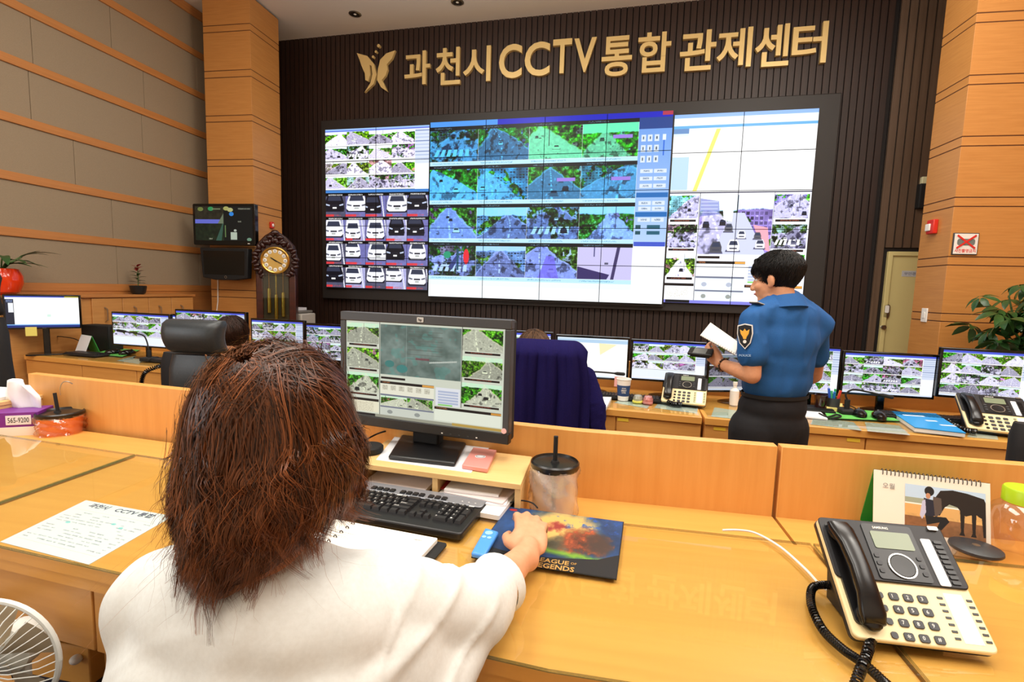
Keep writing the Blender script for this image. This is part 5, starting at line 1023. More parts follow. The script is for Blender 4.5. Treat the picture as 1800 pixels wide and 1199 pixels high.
# tissue box
PUR = M('box_purple', (116, 40, 140), .4); ytb = 1.56; q0 = at_y(-2, 738, ytb - .04); q1 = at_y(66, 724, ytb); t = thing('tissue_box', 'purple tissue box labelled with a phone number behind the left desk', 'tissue box', (q1.x, ytb, TRZ), .5); bh = q1.z - TRZ; bw_ = .235
obj('box', MB().box(-bw_, 0, 0, 0, .115, bh), PUR, t, bevel=.001); obj('white_base', MB().box(-bw_ - .0005, -.0008, 0, .0005, .1155, bh * .38), WHITE, t)
lw = q1.x - q0.x; lb = obj('paper_label', MB().box(-lw * .76, -.0018, bh * .48, -lw * .16, -.0006, bh * .88), PAPER, t)
obj('lettering', text(MB(), '565-9200', lw * .5, bh * .22, Tr((-lw * .71, -.002, bh * .57), rx=math.pi / 2), .0004, .0), M('ink_black', (30, 30, 32), .7), lb, smooth=0)
rows = []; rg = random.Random(1)
for j in range(9):
    v = j / 8; r_ = []
    for i in range(15):
        a_ = i / 14; wv = .055 + .015 * v - .045 * max(v - .55, 0) * 2; x = (a_ - .5) * 2 * wv; y = .012 * math.sin(a_ * 11 + v * 2) * (.4 + v); r_.append((x - .02 - .012 * v, .055 + y, (bh - .01) / 1.12 + .115 * v * (1 - .35 * abs(a_ - .35))))
    rows.append(r_)
tq = tag(obj('tissue', MB().sheet(rows), M('tissue_white', (244, 246, 250), .9, spec=.1), smooth=180), 'white tissue pulled up out of the purple box', 'tissue'); tq.location = (q1.x - .075, ytb - .02, TRZ); tq.rotation_euler = (0, 0, .3); tq.scale = (1.25, 1.25, 1.12); so = tq.modifiers.new('s', 'SOLIDIFY'); so.thickness = .001
# second riser at left
p = at_z(90, 692, 1.0); t = thing('monitor_riser', 'pale wood riser with papers at the far left behind the tissue box', 'monitor stand', (p.x, p.y, 0), -.1)
obj('top_board', MB().box(-.5, -.23, .984, 0, .0, 1.0), WOOD_L, t, bevel=.002); obj('side_board', MB().box(-.02, -.22, TRZ, -.004, -.005, .984), WOOD_L, t); obj('back_board', MB().box(-.49, -.012, TRZ, -.02, -.004, .984), WOOD_L, t); obj('shelf', MB().box(-.49, -.21, TRZ + .0, -.02, -.012, TRZ + .012), WOOD_L, t)
q = tag(obj('paper_stack', MB().box(-.14, -.1, 0, .1, .09, .012), PAPER), 'white papers on the far left riser', 'paper'); q.location = (p.x - .15, p.y - .08, 1.0005); q.rotation_euler = (0, 0, .1)
# paper under the glass
pp = [fd(0, 951, -.005), fd(156, 991, -.005), fd(304, 906, -.005), fd(151, 878, -.005)]
def memo_art(w, h):
    rng = np.random.default_rng(8); a = np.ones((h, w, 3)) * (.86, .88, .92)
    for k in range(12):
        y = .25 + k * .052; x = .06
        while x < .92:
            l = rng.uniform(.03, .1)
            if rng.random() < (.75 if k not in (1, 5) else .3): dashes(a, x, y, min(x + l, .95), y + .015, (.38, .42, .52), rng, .55, .75)
            x += l + .02
    rect(a, .05, .205, .95, .208, (.7, .72, .75)); rect(a, .05, .88, .95, .882, (.7, .72, .75))
    for x, y in ((.22, .48), (.62, .36), (.74, .40)): disc(a, x, y, .025, .02, (.35, .75, .8), .6)
    return a
t = thing('printed_notice', 'white printed notice under the desk glass left of the woman', 'paper', (pp[0].x, pp[0].y, DZ - .0078)); inv = pmat(t).inverted(); lp = [inv @ v for v in pp]
obj('sheet', MB().prism([(v.x, v.y) for v in lp], 0, .0008), PAPER, t); panel('print', [(v.x, v.y, .0009) for v in (lp[1] * .0 + lp[0], lp[1], lp[2], lp[3])], picture('notice_picture', memo_art(300, 300), 0, .8), t)
dv = (lp[2] - lp[3]); an = math.atan2(dv.y, dv.x); st = lp[3] + (lp[0] - lp[3]) * .13 + dv * .12
obj('heading', text(text(MB(), '과천시', .06, .02, Tr((st.x, st.y, .001), rz=an), .0002, .02), 'CCTV 통합', .12, .02, Tr((st.x + .085 * math.cos(an), st.y + .085 * math.sin(an), .001), rz=an), .0002, .02), M('ink_navy', (70, 76, 110), .7), t, smooth=0)
# telephone on the right, cords
ph, PT_ = telephone((.5443, .872, DZ + .0005), .03, .837, 'large cream and black telephone on the right of the front desk', True, .667)
coil('telephone_cord', [fd(1462, 1028, .03), fd(1430, 1032, .014), fd(1426, 1062, .010), fd(1445, 1105, .010), fd(1480, 1140, .010), fd(1520, 1168, .010), fd(1560, 1205, .010)], 'black coiled cord looping left of the large telephone', .0062, .0019, 62)
coil('telephone_cord', [fd(1537, 1112, .02), fd(1530, 1130, .012), fd(1524, 1150, .024), fd(1512, 1180, .024), fd(1500, 1215, .012)], 'black coiled cord coming from the handset toward the desk edge', .0064, .0019, 28)
cable('line_cable', [fd(1270, 932, .002), fd(1300, 932, .004), fd(1330, 938, .004), fd(1372, 962, .003), fd(1415, 1000, .003), fd(1446, 1032, .003), fd(1475, 1045, .003)], .0027, M('cable_white', (226, 222, 214), .5), 'white line cable running to the large telephone')
# desk calendar with a printed photograph
def horse_art(w, h):
    rng = np.random.default_rng(3); a = np.ones((h, w, 3)) * (.74, .85, .96); n = vn(h, w, 10, rng, 3); rect(a, 0, .36, 1, 1, (.86, .68, .42)); rect(a, 0, .27, 1, .40, (.62, .66, .58)); rect(a, 0, .38, 1, .41, (.95, .95, .92)); rect(a, 0, .66, 1, 1, (.55, .38, .24)); a[int(h * .6):] *= (.8 + .4 * n[int(h * .6):])[..., None]; k = (.12, .09, .08)
    poly(a, [(.45, .06), (.60, .02), (.78, .05), (.98, .12), (1, .2), (1, .55), (.92, .50), (.88, .45), (.76, .52), (.72, .48), (.66, .36), (.56, .32), (.50, .40), (.44, .58), (.36, .55), (.37, .25)], k)
    for x in (.72, .86): poly(a, [(x - .03, .42), (x + .03, .42), (x + .015, .85), (x + .03, .92), (x - .04, .92), (x - .02, .85)], k)
    poly(a, [(.95, .45), (1, .42), (1, .9), (.97, .9)], k); poly(a, [(.36, .2), (.46, .22), (.47, .5), (.4, .62), (.34, .55)], (.35, .30, .28))
    disc(a, .31, .10, .06, .10, (.10, .10, .11)); disc(a, .295, .20, .03, .06, (.75, .55, .42)); poly(a, [(.24, .25), (.36, .28), (.38, .6), (.26, .66)], (.12, .13, .2)); poly(a, [(.22, .32), (.26, .28), (.27, .55), (.22, .7), (.19, .62)], (.75, .76, .88)); poly(a, [(.26, .62), (.52, .6), (.56, .68), (.46, .88), (.40, .86), (.44, .72), (.28, .8)], (.08, .08, .10)); return np.clip(a, 0, 1)
yc = 1.40; tl, tr = at_y(1536, 829, yc + .01), at_y(1741, 846, yc - .03); wC = (tr - tl).length; hC = (tl.z + tr.z) / 2 - TRZ - .004; rz = math.atan2(tr.y - tl.y, tr.x - tl.x); cm = (tl + tr) / 2
t = thing('desk_calendar', 'standing desk calendar with a rider and dark horse picture behind the telephone', 'calendar', (cm.x, cm.y, TRZ + .004), rz); dd = .045
def tilt(x, z, e=0.0): return (x, -dd * (1 - z / hC) - e, z)
def slabq(y0, y1, mat, nm):
    w2 = wC / 2; return obj(nm, MB().add([(-w2, y0, 0), (w2, y0, 0), (w2, 0, hC), (-w2, 0, hC), (-w2, y1, 0), (w2, y1, 0), (w2, .003, hC), (-w2, .003, hC)], [(0, 1, 2, 3), (7, 6, 5, 4), (0, 4, 5, 1), (1, 5, 6, 2), (2, 6, 7, 3), (3, 7, 4, 0)]), mat, t)
slabq(-dd, -dd + .003, M('page_cream', (238, 234, 222), .8), 'page'); slabq(dd + .02, dd + .023, GREEN, 'back_board')
bf = MB().box(-wC / 2, -dd + .002, 0, wC / 2, dd + .02, .002); obj('foot_board', bf, GREEN, t)
panel('picture', [tilt(-wC * .22, hC * .22, .0008), tilt(wC * .46, hC * .22, .0008), tilt(wC * .46, hC * .86, .0008), tilt(-wC * .22, hC * .86, .0008)], picture('calendar_picture', horse_art(300, 240), 0, .7), t)
obj('lettering', text(MB(), '오월', .026, .014, Tr(tilt(-wC * .42, hC * .76, .001), rx=math.pi / 2 - .3), .0003), M('ink_light', (150, 150, 150), .7), t, smooth=0)
for k in range(24):
    x = -wC * .42 + k * wC * .84 / 23; obj('ring', MB().tube([(x, .004 + .007 * math.cos(a_), hC - .006 + .009 * math.sin(a_)) for a_ in np.linspace(-.8, 4.0, 9)], .001, 5), DGREY, t)
# bottle and lidded jar in the trough at right
JAR = clear('jar_clear', (246, 240, 228), .3, .03, .05); yb = 1.345; p = at_y(1800, 900, yb); r_ = p.x - at_y(1742, 920, yb).x; bz_ = at_y(1790, 880, yb).z - TRZ; bz2 = at_y(1790, 858, yb).z - TRZ
t = thing('bottle', 'clear bottle with a lime green cap at the right edge', 'bottle', (p.x + .0, yb, TRZ)); obj('glass', MB().lathe([(r_ * .9, .0), (r_, .01), (r_, bz_ - .045), (r_ * .9, bz_ - .02), (r_ * .62, bz_ - .004), (r_ * .6, bz_ + .004)], 32, cap=False), JAR, t); obj('cap', MB().lathe([(r_ * .66, bz_ - .003), (r_ * .66, bz2 - .004), (r_ * .62, bz2), (.001, bz2)], 32), M('cap_lime', (170, 206, 30), .35), t)
yj = 1.30; pl_ = at_y(1672, 962, yj); pr_ = at_y(1758, 972, yj); jr = (pr_.x - pl_.x) / 2; jz = (pl_.z + pr_.z) / 2 - TRZ; t = thing('jar', 'low glass jar with a black lid behind the large telephone', 'jar', ((pl_.x + pr_.x) / 2, yj, TRZ))
obj('glass', MB().lathe([(jr * .78, 0), (jr * .8, .004), (jr * .8, jz)], 28, cap=False), JAR, t); obj('lid', MB().lathe([(jr * .96, jz), (jr, jz + .003), (jr * .98, jz + .008), (jr * .7, jz + .012), (.001, jz + .013)], 32), M('lid_grey', (44, 46, 50), .4), t); obj('emblem', MB().lathe([(.008, 0), (.008, .0006)], 16, Tr((0, 0, jz + .0128))), STEEL, t)
# small desk fan at lower left
pf = at_y(2, 1166, .70); fr = .118; t = thing('desk_fan', 'white wire cage fan standing beside the desk at lower left', 'fan', (pf.x - .02, .70, FL)); fz_ = pf.z - FL - .0; FANW = M('fan_white', (214, 218, 214), .4)
Tf = Tr((0, 0, fz_), rz=.25, rx=math.pi / 2 - .05)
obj('rim', MB().tube([Tf @ Vector((fr * math.cos(a_), fr * math.sin(a_), 0)) for a_ in np.linspace(0, 2 * math.pi, 49)], .0055, 8), FANW, t); wm = None
for k in range(44):
    a_ = 2 * math.pi * k / 44; o = obj('wire', MB().tube([(.02, 0, .034), (.06, 0, .038), (.1, 0, .024), (fr, 0, 0)], .0011, 5), FANW, t) if wm is None else obj('wire', None, None, t, mesh=wm)
    wm = o.data; o.matrix_local = Tf @ Matrix.Rotation(a_, 4, 'Z')
obj('badge', MB().lathe([(.024, .03), (.024, .038), (.02, .042)], 24, Tf), FANW, t); bl_ = M('fan_blade', (190, 176, 150), .4)
for k in range(5):
    mb = MB().sheet([[(r2 * math.cos(a_), r2 * math.sin(a_), .02 * (a_ - .45) * 1.4 - .01) for r2 in np.linspace(.018, .1, 6)] for a_ in np.linspace(0, .9, 7)]); o = obj('blade', mb, bl_, t); o.matrix_local = Tf @ Matrix.Rotation(k * 2 * math.pi / 5, 4, 'Z')
obj('motor', MB().lathe([(.04, -.08), (.045, -.06), (.045, -.025), (.03, -.02)], 24, Tf), FANW, t); obj('post', MB().tube([(0, .04, .02), (0, .05, fz_ - .0)], .012, 10), FANW, t); obj('base', MB().lathe([(.1, 0), (.1, .012), (.05, .03)], 28, Tr((0, .04, 0))), FANW, t)

hk = at_y(112, 662, 1.585)
cable('wire_hook', [(hk.x - .006, 1.575, PT - .045), (hk.x - .004, 1.572, PT - .02), (hk.x + .002, 1.578, PT + .004), (hk.x + .012, 1.59, PT + .006), (hk.x + .02, 1.60, PT - .004)], .0018, STEEL, 'tiny bent wire hooked over the left partition edge', cat='hook')
# ---------------------------------------------------------------- office chairs
def office_chair(name, label, loc, rz, w, top, mat, head=.0, floor=0.0, seat=.46, lean=.10, group='office chairs', arms=True):
    t = thing(name, label, 'chair', (loc[0], loc[1], floor), rz, group); H = top - floor
    obj('seat', MB().prism(rrect(-.25, -.24, .25, .26, .06), seat - .06, seat + .03), mat, t, bevel=.025, seg=3)
    def cushion(nm, z0, z1, w0, w1, th, y0):
        rows = []; n = 12; m = 9; mb = MB(); vs = []
        for j in range(m + 1):
            v = j / m; z = z0 + (z1 - z0) * v; ww = (w0 + (w1 - w0) * v) / 2; e = min(1, (min(v, 1 - v) * m + .35) / 1.35) ** .5; tt = th * (.35 + .65 * e); wx = ww * (.9 + .1 * e); yy = y0 - lean * (z - seat) - .03 * math.sin(math.pi * v)
            for i in range(20):
                a_ = 2 * math.pi * i / 20; ca, sa = math.cos(a_), math.sin(a_); vs.append((wx * math.copysign(abs(ca) ** .35, ca), yy + tt * math.copysign(abs(sa) ** .7, sa), z))
        mb.add(vs, [(j * 20 + i, j * 20 + (i + 1) % 20, (j + 1) * 20 + (i + 1) % 20, (j + 1) * 20 + i) for j in range(m) for i in range(20)] + [tuple(range(19, -1, -1)), tuple(m * 20 + i for i in range(20))])
        return obj(nm, mb, mat, t, smooth=60)
    if head: cushion('headrest', H - head, H, w * .92, w, .06, -.25); cushion('backrest', seat + .05, H - head - .012, w * 1.08, w * .95, .05, -.25)
    else: cushion('backrest', seat + .05, H, w * 1.02, w, .05, -.25)
    for s in (-1, 1) if arms else (): obj('armrest', MB().tube([(s * .27, -.2, seat + .0), (s * .30, -.18, seat + .19), (s * .30, .05, seat + .2), (s * .30, .14, seat + .19), (s * .27, .16, seat)], .02, 8), BLACKM, t)
    obj('gas_stem', MB().tube([(0, 0, .08), (0, 0, seat - .06)], .025, 10), BLACKM, t)
    for k in range(5):
        a_ = 2 * math.pi * k / 5 + .3; l = obj('leg', MB().tube([(0, 0, .1), (math.cos(a_) * .28, math.sin(a_) * .28, .07)], [.028, .018], 8), BLACKM, t); obj('caster', MB().ell((math.cos(a_) * .28, math.sin(a_) * .28, .03), (.03, .03, .03), None, 10, 8), BLACKM, l)
    return t
LEATH = M('black_leather', (44, 50, 54), .42, grain=(90, 90, 90), rgb2=(36, 42, 46), bump=.05)
a, b = at_y(299, 563, 2.28), at_y(388, 563, 2.28)
office_chair('office_chair', 'high backed black leather chair pushed back between the two desk rows', ((a.x + b.x) / 2 + .06, 2.53, 0), .06, (b.x - a.x) * 1.04, at_y(340, 560, 2.28).z, LEATH, .165, arms=False)
office_chair('office_chair', 'black chair cut off by the left edge of the photo', (-3.40, 2.42, 0), .25, .46, 1.50, M('black_fabric', (22, 22, 25), .8), .22)
pcR = at_y(1800, 760, 2.45)
office_chair('office_chair', 'black chair back peeking over the partition at the right edge', (pcR.x + .14, 2.62, 0), -.2, .40, pcR.z + .06, MATS['black_fabric'])
office_chair('office_chair', 'navy chair back beside the white fan at the lower left corner', (-1.02, .72, FL), .0, .42, .83, M('navy_fabric', (18, 22, 44), .8), 0, FL, .36)
# ---------------------------------------------------------------- people
SKIN = M('skin', (220, 160, 122), .5, grain=(40, 40, 40), rgb2=(208, 147, 109)); LIPS = M('lips', (176, 92, 84), .45); EYEW = M('eye_white', (236, 232, 226), .2); IRIS = M('iris_dark', (30, 20, 16), .2)
def hair_mat(name, a, b, rough=.38):
    m = bpy.data.materials.new(name); m.use_nodes = True; nt = m.node_tree; p = nt.nodes['Principled BSDF']; p.inputs['Roughness'].default_value = rough; p.inputs['Specular IOR Level'].default_value = .35
    at = nt.nodes.new('ShaderNodeAttribute'); at.attribute_name = 'tone'; cr = nt.nodes.new('ShaderNodeValToRGB'); cr.color_ramp.elements[0].color = lin(a); cr.color_ramp.elements[1].color = lin(b)
    nt.links.new(at.outputs['Fac'], cr.inputs[0]); nt.links.new(cr.outputs[0], p.inputs['Base Color']); return m
def hair_obj(name, strands, mat, parent, n=3, center=None):
    """strands: list of (points array, radius, tone)"""
    V = []; Fc = []; tone = []; k = 0; n = 2 if center is not None else n
    for pts, r, tn in strands:
        P = np.asarray(pts); d = np.gradient(P, axis=0); d /= np.linalg.norm(d, axis=1)[:, None] + 1e-9; ref = np.array((.3, .9, .2)); u = np.cross(d, ref); u /= np.linalg.norm(u, axis=1)[:, None] + 1e-9; w = np.cross(d, u); L = len(P); taper = np.clip(1.15 - np.linspace(0, 1, L) ** 2, .15, 1)[:, None] * r
        if center is not None: o_ = P - center; u = np.cross(d, o_); u /= np.linalg.norm(u, axis=1)[:, None] + 1e-9; V.append(P - u * taper); V.append(P + u * taper)
        else:
          for j in range(n): a_ = 2 * math.pi * j / n; V.append(P + (u * math.cos(a_) + w * math.sin(a_)) * taper)
        idx = np.arange(L - 1)
        for j in range(n if center is None else 1):
            j2 = (j + 1) % n; Fc.append(np.stack([k + j * L + idx, k + j2 * L + idx, k + j2 * L + idx + 1, k + j * L + idx + 1], 1))
        tone.append(np.tile(np.clip(tn + .30 * np.linspace(-.25, 1, L) ** 3, 0, 1), n)); k += L * n
    me = bpy.data.meshes.new(name); V = np.concatenate(V); Fc = np.concatenate(Fc)
    if parent is not None: inv = np.array(pmat(parent).inverted()); V = V @ inv[:3, :3].T + inv[:3, 3]
    me.vertices.add(len(V)); me.vertices.foreach_set('co', V.ravel()); me.loops.add(Fc.size); me.loops.foreach_set('vertex_index', Fc.ravel().astype(np.int32)); me.polygons.add(len(Fc)); me.polygons.foreach_set('loop_start', np.arange(0, Fc.size, 4, dtype=np.int32)); me.polygons.foreach_set('loop_total', np.full(len(Fc), 4, np.int32)); me.update(calc_edges=True)
    at = me.attributes.new('tone', 'FLOAT', 'POINT'); at.data.foreach_set('value', np.concatenate(tone)); me.materials.append(mat); me.shade_smooth()
    o = bpy.data.objects.new(name, me); COL.objects.link(o); o.parent = parent; return o
def head_frame(c, yaw, pitch=0.0, roll=0.0):
    return Matrix.Translation(c) @ Matrix.Rotation(yaw, 4, 'Z') @ Matrix.Rotation(roll, 4, 'Y') @ Matrix.Rotation(pitch, 4, 'X')
def add_head(mb, T, s=1.0, neck=.17):
    R = T.to_3x3(); q = lambda x, y, z: T @ Vector((x * s, y * s, z * s))
    def e(c, r, rx=0.0): mb.ell(q(*c), tuple(v * s for v in r), R @ Matrix.Rotation(rx, 3, 'X'), 20, 14)
    e((0, -.012, .035), (.076, .094, .088)); e((0, .025, -.03), (.064, .068, .085)); e((0, .052, -.088), (.036, .036, .032)); e((0, .02, -.075), (.058, .055, .04)); e((0, .078, .028), (.05, .02, .018)); e((.038, .06, -.028), (.026, .028, .024)); e((-.038, .06, -.028), (.026, .028, .024))
    mb.limb([q(0, .09, .012), q(0, .106, -.016), q(0, .11, -.03)], [.009 * s, .011 * s, .014 * s]); e((.013, .098, -.034), (.010, .012, .009)); e((-.013, .098, -.034), (.010, .012, .009)); e((0, .088, -.056), (.024, .010, .006)); e((0, .086, -.066), (.021, .011, .007))
    for sx in (-1, 1): mb.ell(q(sx * .078, -.006, -.004), (.010 * s, .020 * s, .034 * s), R @ Matrix.Rotation(-.15, 3, 'X') @ Matrix.Rotation(sx * .35, 3, 'Z'), 14, 10); mb.ell(q(sx * .075, .0, -.03), (.008 * s, .012 * s, .012 * s), R, 10, 8)
    if neck: mb.limb([q(0, -.02, -.05), q(0, -.03, -.12), q(0, -.04, -neck)], [.056 * s, .054 * s, .062 * s], 18)
def add_face(parent, T, s=1.0, brow=IRIS):
    inv = pmat(parent).inverted()
    for sx in (-1, 1):
        f = lambda x, y, z: inv @ (T @ Vector((sx * x * s, y * s, z * s))); obj('eye', MB().ell(f(.031, .074, .006), (.012 * s, .010 * s, .008 * s), (inv @ T).to_3x3(), 12, 8), EYEW, parent); obj('iris', MB().ell(f(.031, .0825, .006), (.005 * s, .003 * s, .005 * s), (inv @ T).to_3x3(), 10, 6), IRIS, parent)
        obj('eyebrow', MB().tube([f(.014, .090, .026), f(.030, .092, .031), f(.048, .078, .027)], [.003 * s, .0035 * s, .002 * s], 6), brow, parent)
    g = lambda x, y, z: inv @ (T @ Vector((x * s, y * s, z * s))); obj('mouth', MB().tube([g(-.022, .088, -.061), g(-.008, .0985, -.0595), g(.008, .0985, -.0595), g(.022, .088, -.061)], [.002 * s, .0045 * s, .0045 * s, .002 * s], 8), LIPS, parent)
def add_hand(mb, wrist, d, n, s, curl, thumb, sc=1.0, spread=.0):
    """palm and five fingers; d to the fingers, n out of the back of the hand, s toward the thumb; curl per finger in radians per joint"""
    W = Vector(wrist); d, n, s = Vector(d).normalized(), Vector(n).normalized(), Vector(s).normalized(); P = lambda a, b, c: W + (d * a + s * b + n * c) * sc
    mb.limb([P(-.02, 0, 0), P(.012, .0, .001)], [.026 * sc, .025 * sc]); R = Matrix((s, d, n)).transposed()
    mb.ell(P(.05, .0, .0), (.041 * sc, .052 * sc, .0145 * sc), R, 18, 12); mb.ell(P(.038, .024, -.006), (.018 * sc, .034 * sc, .014 * sc), R, 14, 10); mb.ell(P(.04, -.024, -.004), (.017 * sc, .036 * sc, .013 * sc), R, 14, 10)
    for off, base, L, r, cu in ((.028, .086, (.042, .026, .021), .0092, curl[0]), (.0095, .091, (.047, .030, .022), .0095, curl[1]), (-.0095, .087, (.044, .028, .021), .009, curl[2]), (-.027, .078, (.034, .021, .018), .008, curl[3])):
        p = P(base - .022, off * .9, .001); k = P(base, off, .003); pts = [p, k]; rad = [r * 1.15, r * 1.12]; ang = cu[0]; dirv = (d + s * off * spread * 10).normalized()
        for l, c in zip(L, cu): pts.append(pts[-1] + (dirv * math.cos(ang) - n * math.sin(ang)) * l * sc); ang += cu[1] if c is cu[0] else cu[2]; rad.append(r * (1.02 - .1 * (len(rad) - 2)))
        mb.limb(pts, [v * sc for v in rad], 10)
    tp = [P(.018, .024, -.004)] + [P(*v) for v in thumb]; mb.limb(tp, [.0145 * sc, .013 * sc, .0108 * sc, .0095 * sc][:len(tp)], 10)
def wrinkle(amp, freq, seed=0, stretch=(1, 1, 1)):
    from mathutils import noise
    def f(co, no):
        out = co.copy()
        for i in range(len(co)):
            p = Vector(co[i]) * freq; p = Vector((p.x * stretch[0], p.y * stretch[1], p.z * stretch[2])) + Vector((seed, seed * 2, 0)); v = noise.noise(p) + .5 * noise.noise(p * 2.1); r = 1 - abs(v) * 1.6; out[i] = co[i] + no[i] * amp * (v * .6 + max(r, 0) ** 3 * .6)
        return out
    return f

# --- the officer
OX, OY = .86, 2.6
yaw_o = math.radians(52); hc = at_y(1364, 492, OY + .0); To = head_frame(hc, yaw_o, -.12)
mb = MB(); add_head(mb, To, 1.0, .17)
def ow(px, py, y): return at_y(px, py, y)
Lsh, Rsh = ow(1322, 562, 2.50), ow(1440, 572, 2.68); Lel, Lwr = ow(1322, 660, 2.47), ow(1268, 640, 2.66); Rel = ow(1430, 660, 2.82); Rwr = ow(1372, 690, 2.95)
chest = ow(1378, 575, 2.60); waist = ow(1362, 690, 2.62); hipc = ow(1352, 740, 2.62)
mb.limb([To @ Vector((0, -.035, -.14)), chest + Vector((0, 0, .05)), chest, waist], [.055, .07, .085, .08], 18)
mb.limb([Lsh, Lel], [.05, .040]); mb.limb([Lel, Lel.lerp(Lwr, .35), Lwr], [.040, .039, .027]); mb.limb([Rsh, Rel], [.05, .04]); mb.limb([Rel, Rwr], [.04, .027]); mb.limb([Lsh, chest, Rsh], [.04, .07, .04])
fl_, fr_ = Vector((hipc.x - .075, 2.57, 0)), Vector((hipc.x + .085, 2.66, 0))
for f_, sx in ((fl_, -.085), (fr_, .085)): mb.limb([hipc + Vector((sx, 0, -.02)), Vector((f_.x, f_.y + .02, .48)), Vector((f_.x, f_.y, .09))], [.065, .05, .042]); mb.limb([Vector((f_.x, f_.y - .04, .05)), Vector((f_.x - .06, f_.y + .14, .035))], [.04, .035])
hd_d = (ow(1238, 617, 2.74) - Lwr).normalized(); hn = Vector((-.25, -.75, -.45)).normalized(); hn = (hn - hd_d * hn.dot(hd_d)).normalized(); hs = hn.cross(hd_d); hs = hs if hs.z > 0 else -hs
add_hand(mb, Lwr, hd_d, hn, hs, [(.5, .7, .5), (.55, .75, .5), (.6, .8, .5), (.65, .8, .5)], [(.045, .045, -.004), (.075, .055, -.012), (.098, .052, -.022)], 1.0)
rdv = Vector((-.85, .4, .2)).normalized(); add_hand(mb, Rwr, rdv, Vector((.3, .85, -.2)), Vector((0, .2, 1)), [(.5, .6, .4)] * 4, [(.04, .04, 0), (.07, .05, -.01), (.09, .05, -.02)])
OFF = vox('person', mb, .0048, SKIN, None, 5); tag(OFF, 'police officer in blue short sleeved shirt standing and reading a small notebook', 'person')
add_face(OFF, To)
# shirt
SH = M('shirt_blue', (22, 92, 158), .75, grain=(200, 200, 200), rgb2=(18, 82, 146)); mb = MB()
up = Vector((0, 0, 1)); sd = (Rsh - Lsh); sd.z = 0; sd.normalize(); fwd = Vector((-sd.y, sd.x, 0)); RS = Matrix((sd, fwd, up)).transposed()
for c, r in ((chest + Vector((0, 0, .035)), (.175, .115, .11)), (chest + Vector((0, .0, -.06)), (.185, .125, .17)), (chest.lerp(waist, .5), (.180, .124, .19)), (chest.lerp(waist, .78), (.176, .126, .16)), (waist + Vector((0, 0, .03)), (.168, .122, .075))): mb.ell(c, r, RS, 24, 16)
mb.limb([Lsh + Vector((.0, 0, .0)), chest + Vector((0, 0, .10)), Rsh], [.062, .085, .066], 18)
neckb = To @ Vector((0, -.04, -.16)); mb.limb([neckb + Vector((0, 0, -.03)), neckb + Vector((0, 0, .022))], [.082, .070], 20)
mb.limb([Lsh, Lsh.lerp(Lel, .4), Lsh.lerp(Lel, .62)], [.060, .066, .069], 18); mb.limb([Lsh.lerp(Lel, .2) + fwd * .0, chest.lerp(waist, .25) + sd * -.09], [.06, .08], 16); mb.limb([Rsh, Rsh.lerp(Rel, .62)], [.052, .058], 18); mb.limb([Rsh, chest.lerp(waist, .3) + sd * .08], [.06, .09], 16)
sh = vox('shirt', mb, .009, SH, OFF, 26, wrinkle(.010, 9, 1.3, (1.2, 1.2, .35)))
cl = MB(); nb_ = To @ Vector((0, -.03, -.128)); n = 28
RC = To.to_3x3(); vs = []
for rr, dz, dy in ((.064, .036, 0), (.070, .044, 0), (.098, -.012, -.004), (.088, -.014, 0)):
    for i in range(n): a_ = 2 * math.pi * i / n; vs.append(nb_ + RS @ Vector((rr * math.cos(a_), rr * 1.02 * math.sin(a_) + dy, dz - .018 * math.sin(a_))))
cl.add(vs, [(j * n + i, j * n + (i + 1) % n, (j + 1) * n + (i + 1) % n, (j + 1) * n + i) for j in range(3) for i in range(n)]); obj('collar', cl, SH, sh, smooth=50)
ep0, ep1 = neckb + RS @ Vector((-.085, .0, .0)), Lsh + Vector((0, 0, .072)); dirp = (ep1 - ep0)
epm = MB(); side = fwd * .026; q = [ep0 - side + up * .012, ep0 + side + up * .012, ep1 + side + up * .004, ep1 - side + up * .004]; epm.add([tuple(v) for v in q] + [tuple(v + up * .006) for v in q], [(0, 3, 2, 1), (4, 5, 6, 7), (0, 1, 5, 4), (1, 2, 6, 5), (2, 3, 7, 6), (3, 0, 4, 7)])
obj('epaulette', epm, M('epaulette_navy', (22, 30, 50), .7), sh); obj('epaulette_trim', MB().tube([v + up * .007 for v in q] + [q[0] + up * .007], .0022, 5), M('trim_silver', (200, 200, 190), .4), sh)
# arm patch: a dark shield with a gold eagle, laid on the sleeve
pc_ = Lsh.lerp(Lel, .30); vdir = Vector((pc_.x, pc_.y, pc_.z - EYE)).normalized(); out = (Vector((-.62, -.75, .06))).normalized(); ax = (Lel - Lsh).normalized(); out = (out - ax * out.dot(ax)).normalized(); sx_ = ax.cross(out); sx_ = sx_ if sx_.x > 0 else -sx_; o_ = pc_ + out * .0735
TP = Matrix((sx_, -ax, out)).transposed().to_4x4(); TP.translation = o_
sh_ = [(-.030, .045), (0, .052), (.030, .045), (.032, .01), (.022, -.03), (0, -.055), (-.022, -.03), (-.032, .01)]
pt = obj('shoulder_patch', MB().prism([(x * 1.12, y * 1.1) for x, y in sh_], -.004, .001, TP), WHITE, sh); obj('patch_field', MB().prism(sh_, .001, .002, TP), M('patch_black', (16, 18, 24), .7), pt)
YG = M('patch_gold', (236, 176, 60), .6); obj('eagle', MB().prism([(-.022, .030), (-.008, .022), (0, .034), (.008, .022), (.022, .030), (.018, .010), (.009, -.004), (.006, -.014), (-.006, -.014), (-.009, -.004), (-.018, .010)], .002, .003, TP), YG, pt); obj('flower', MB().lathe([(.008, .002), (.008, .003)], 14, TP @ Tr((0, -.026, 0))), WHITE, pt)
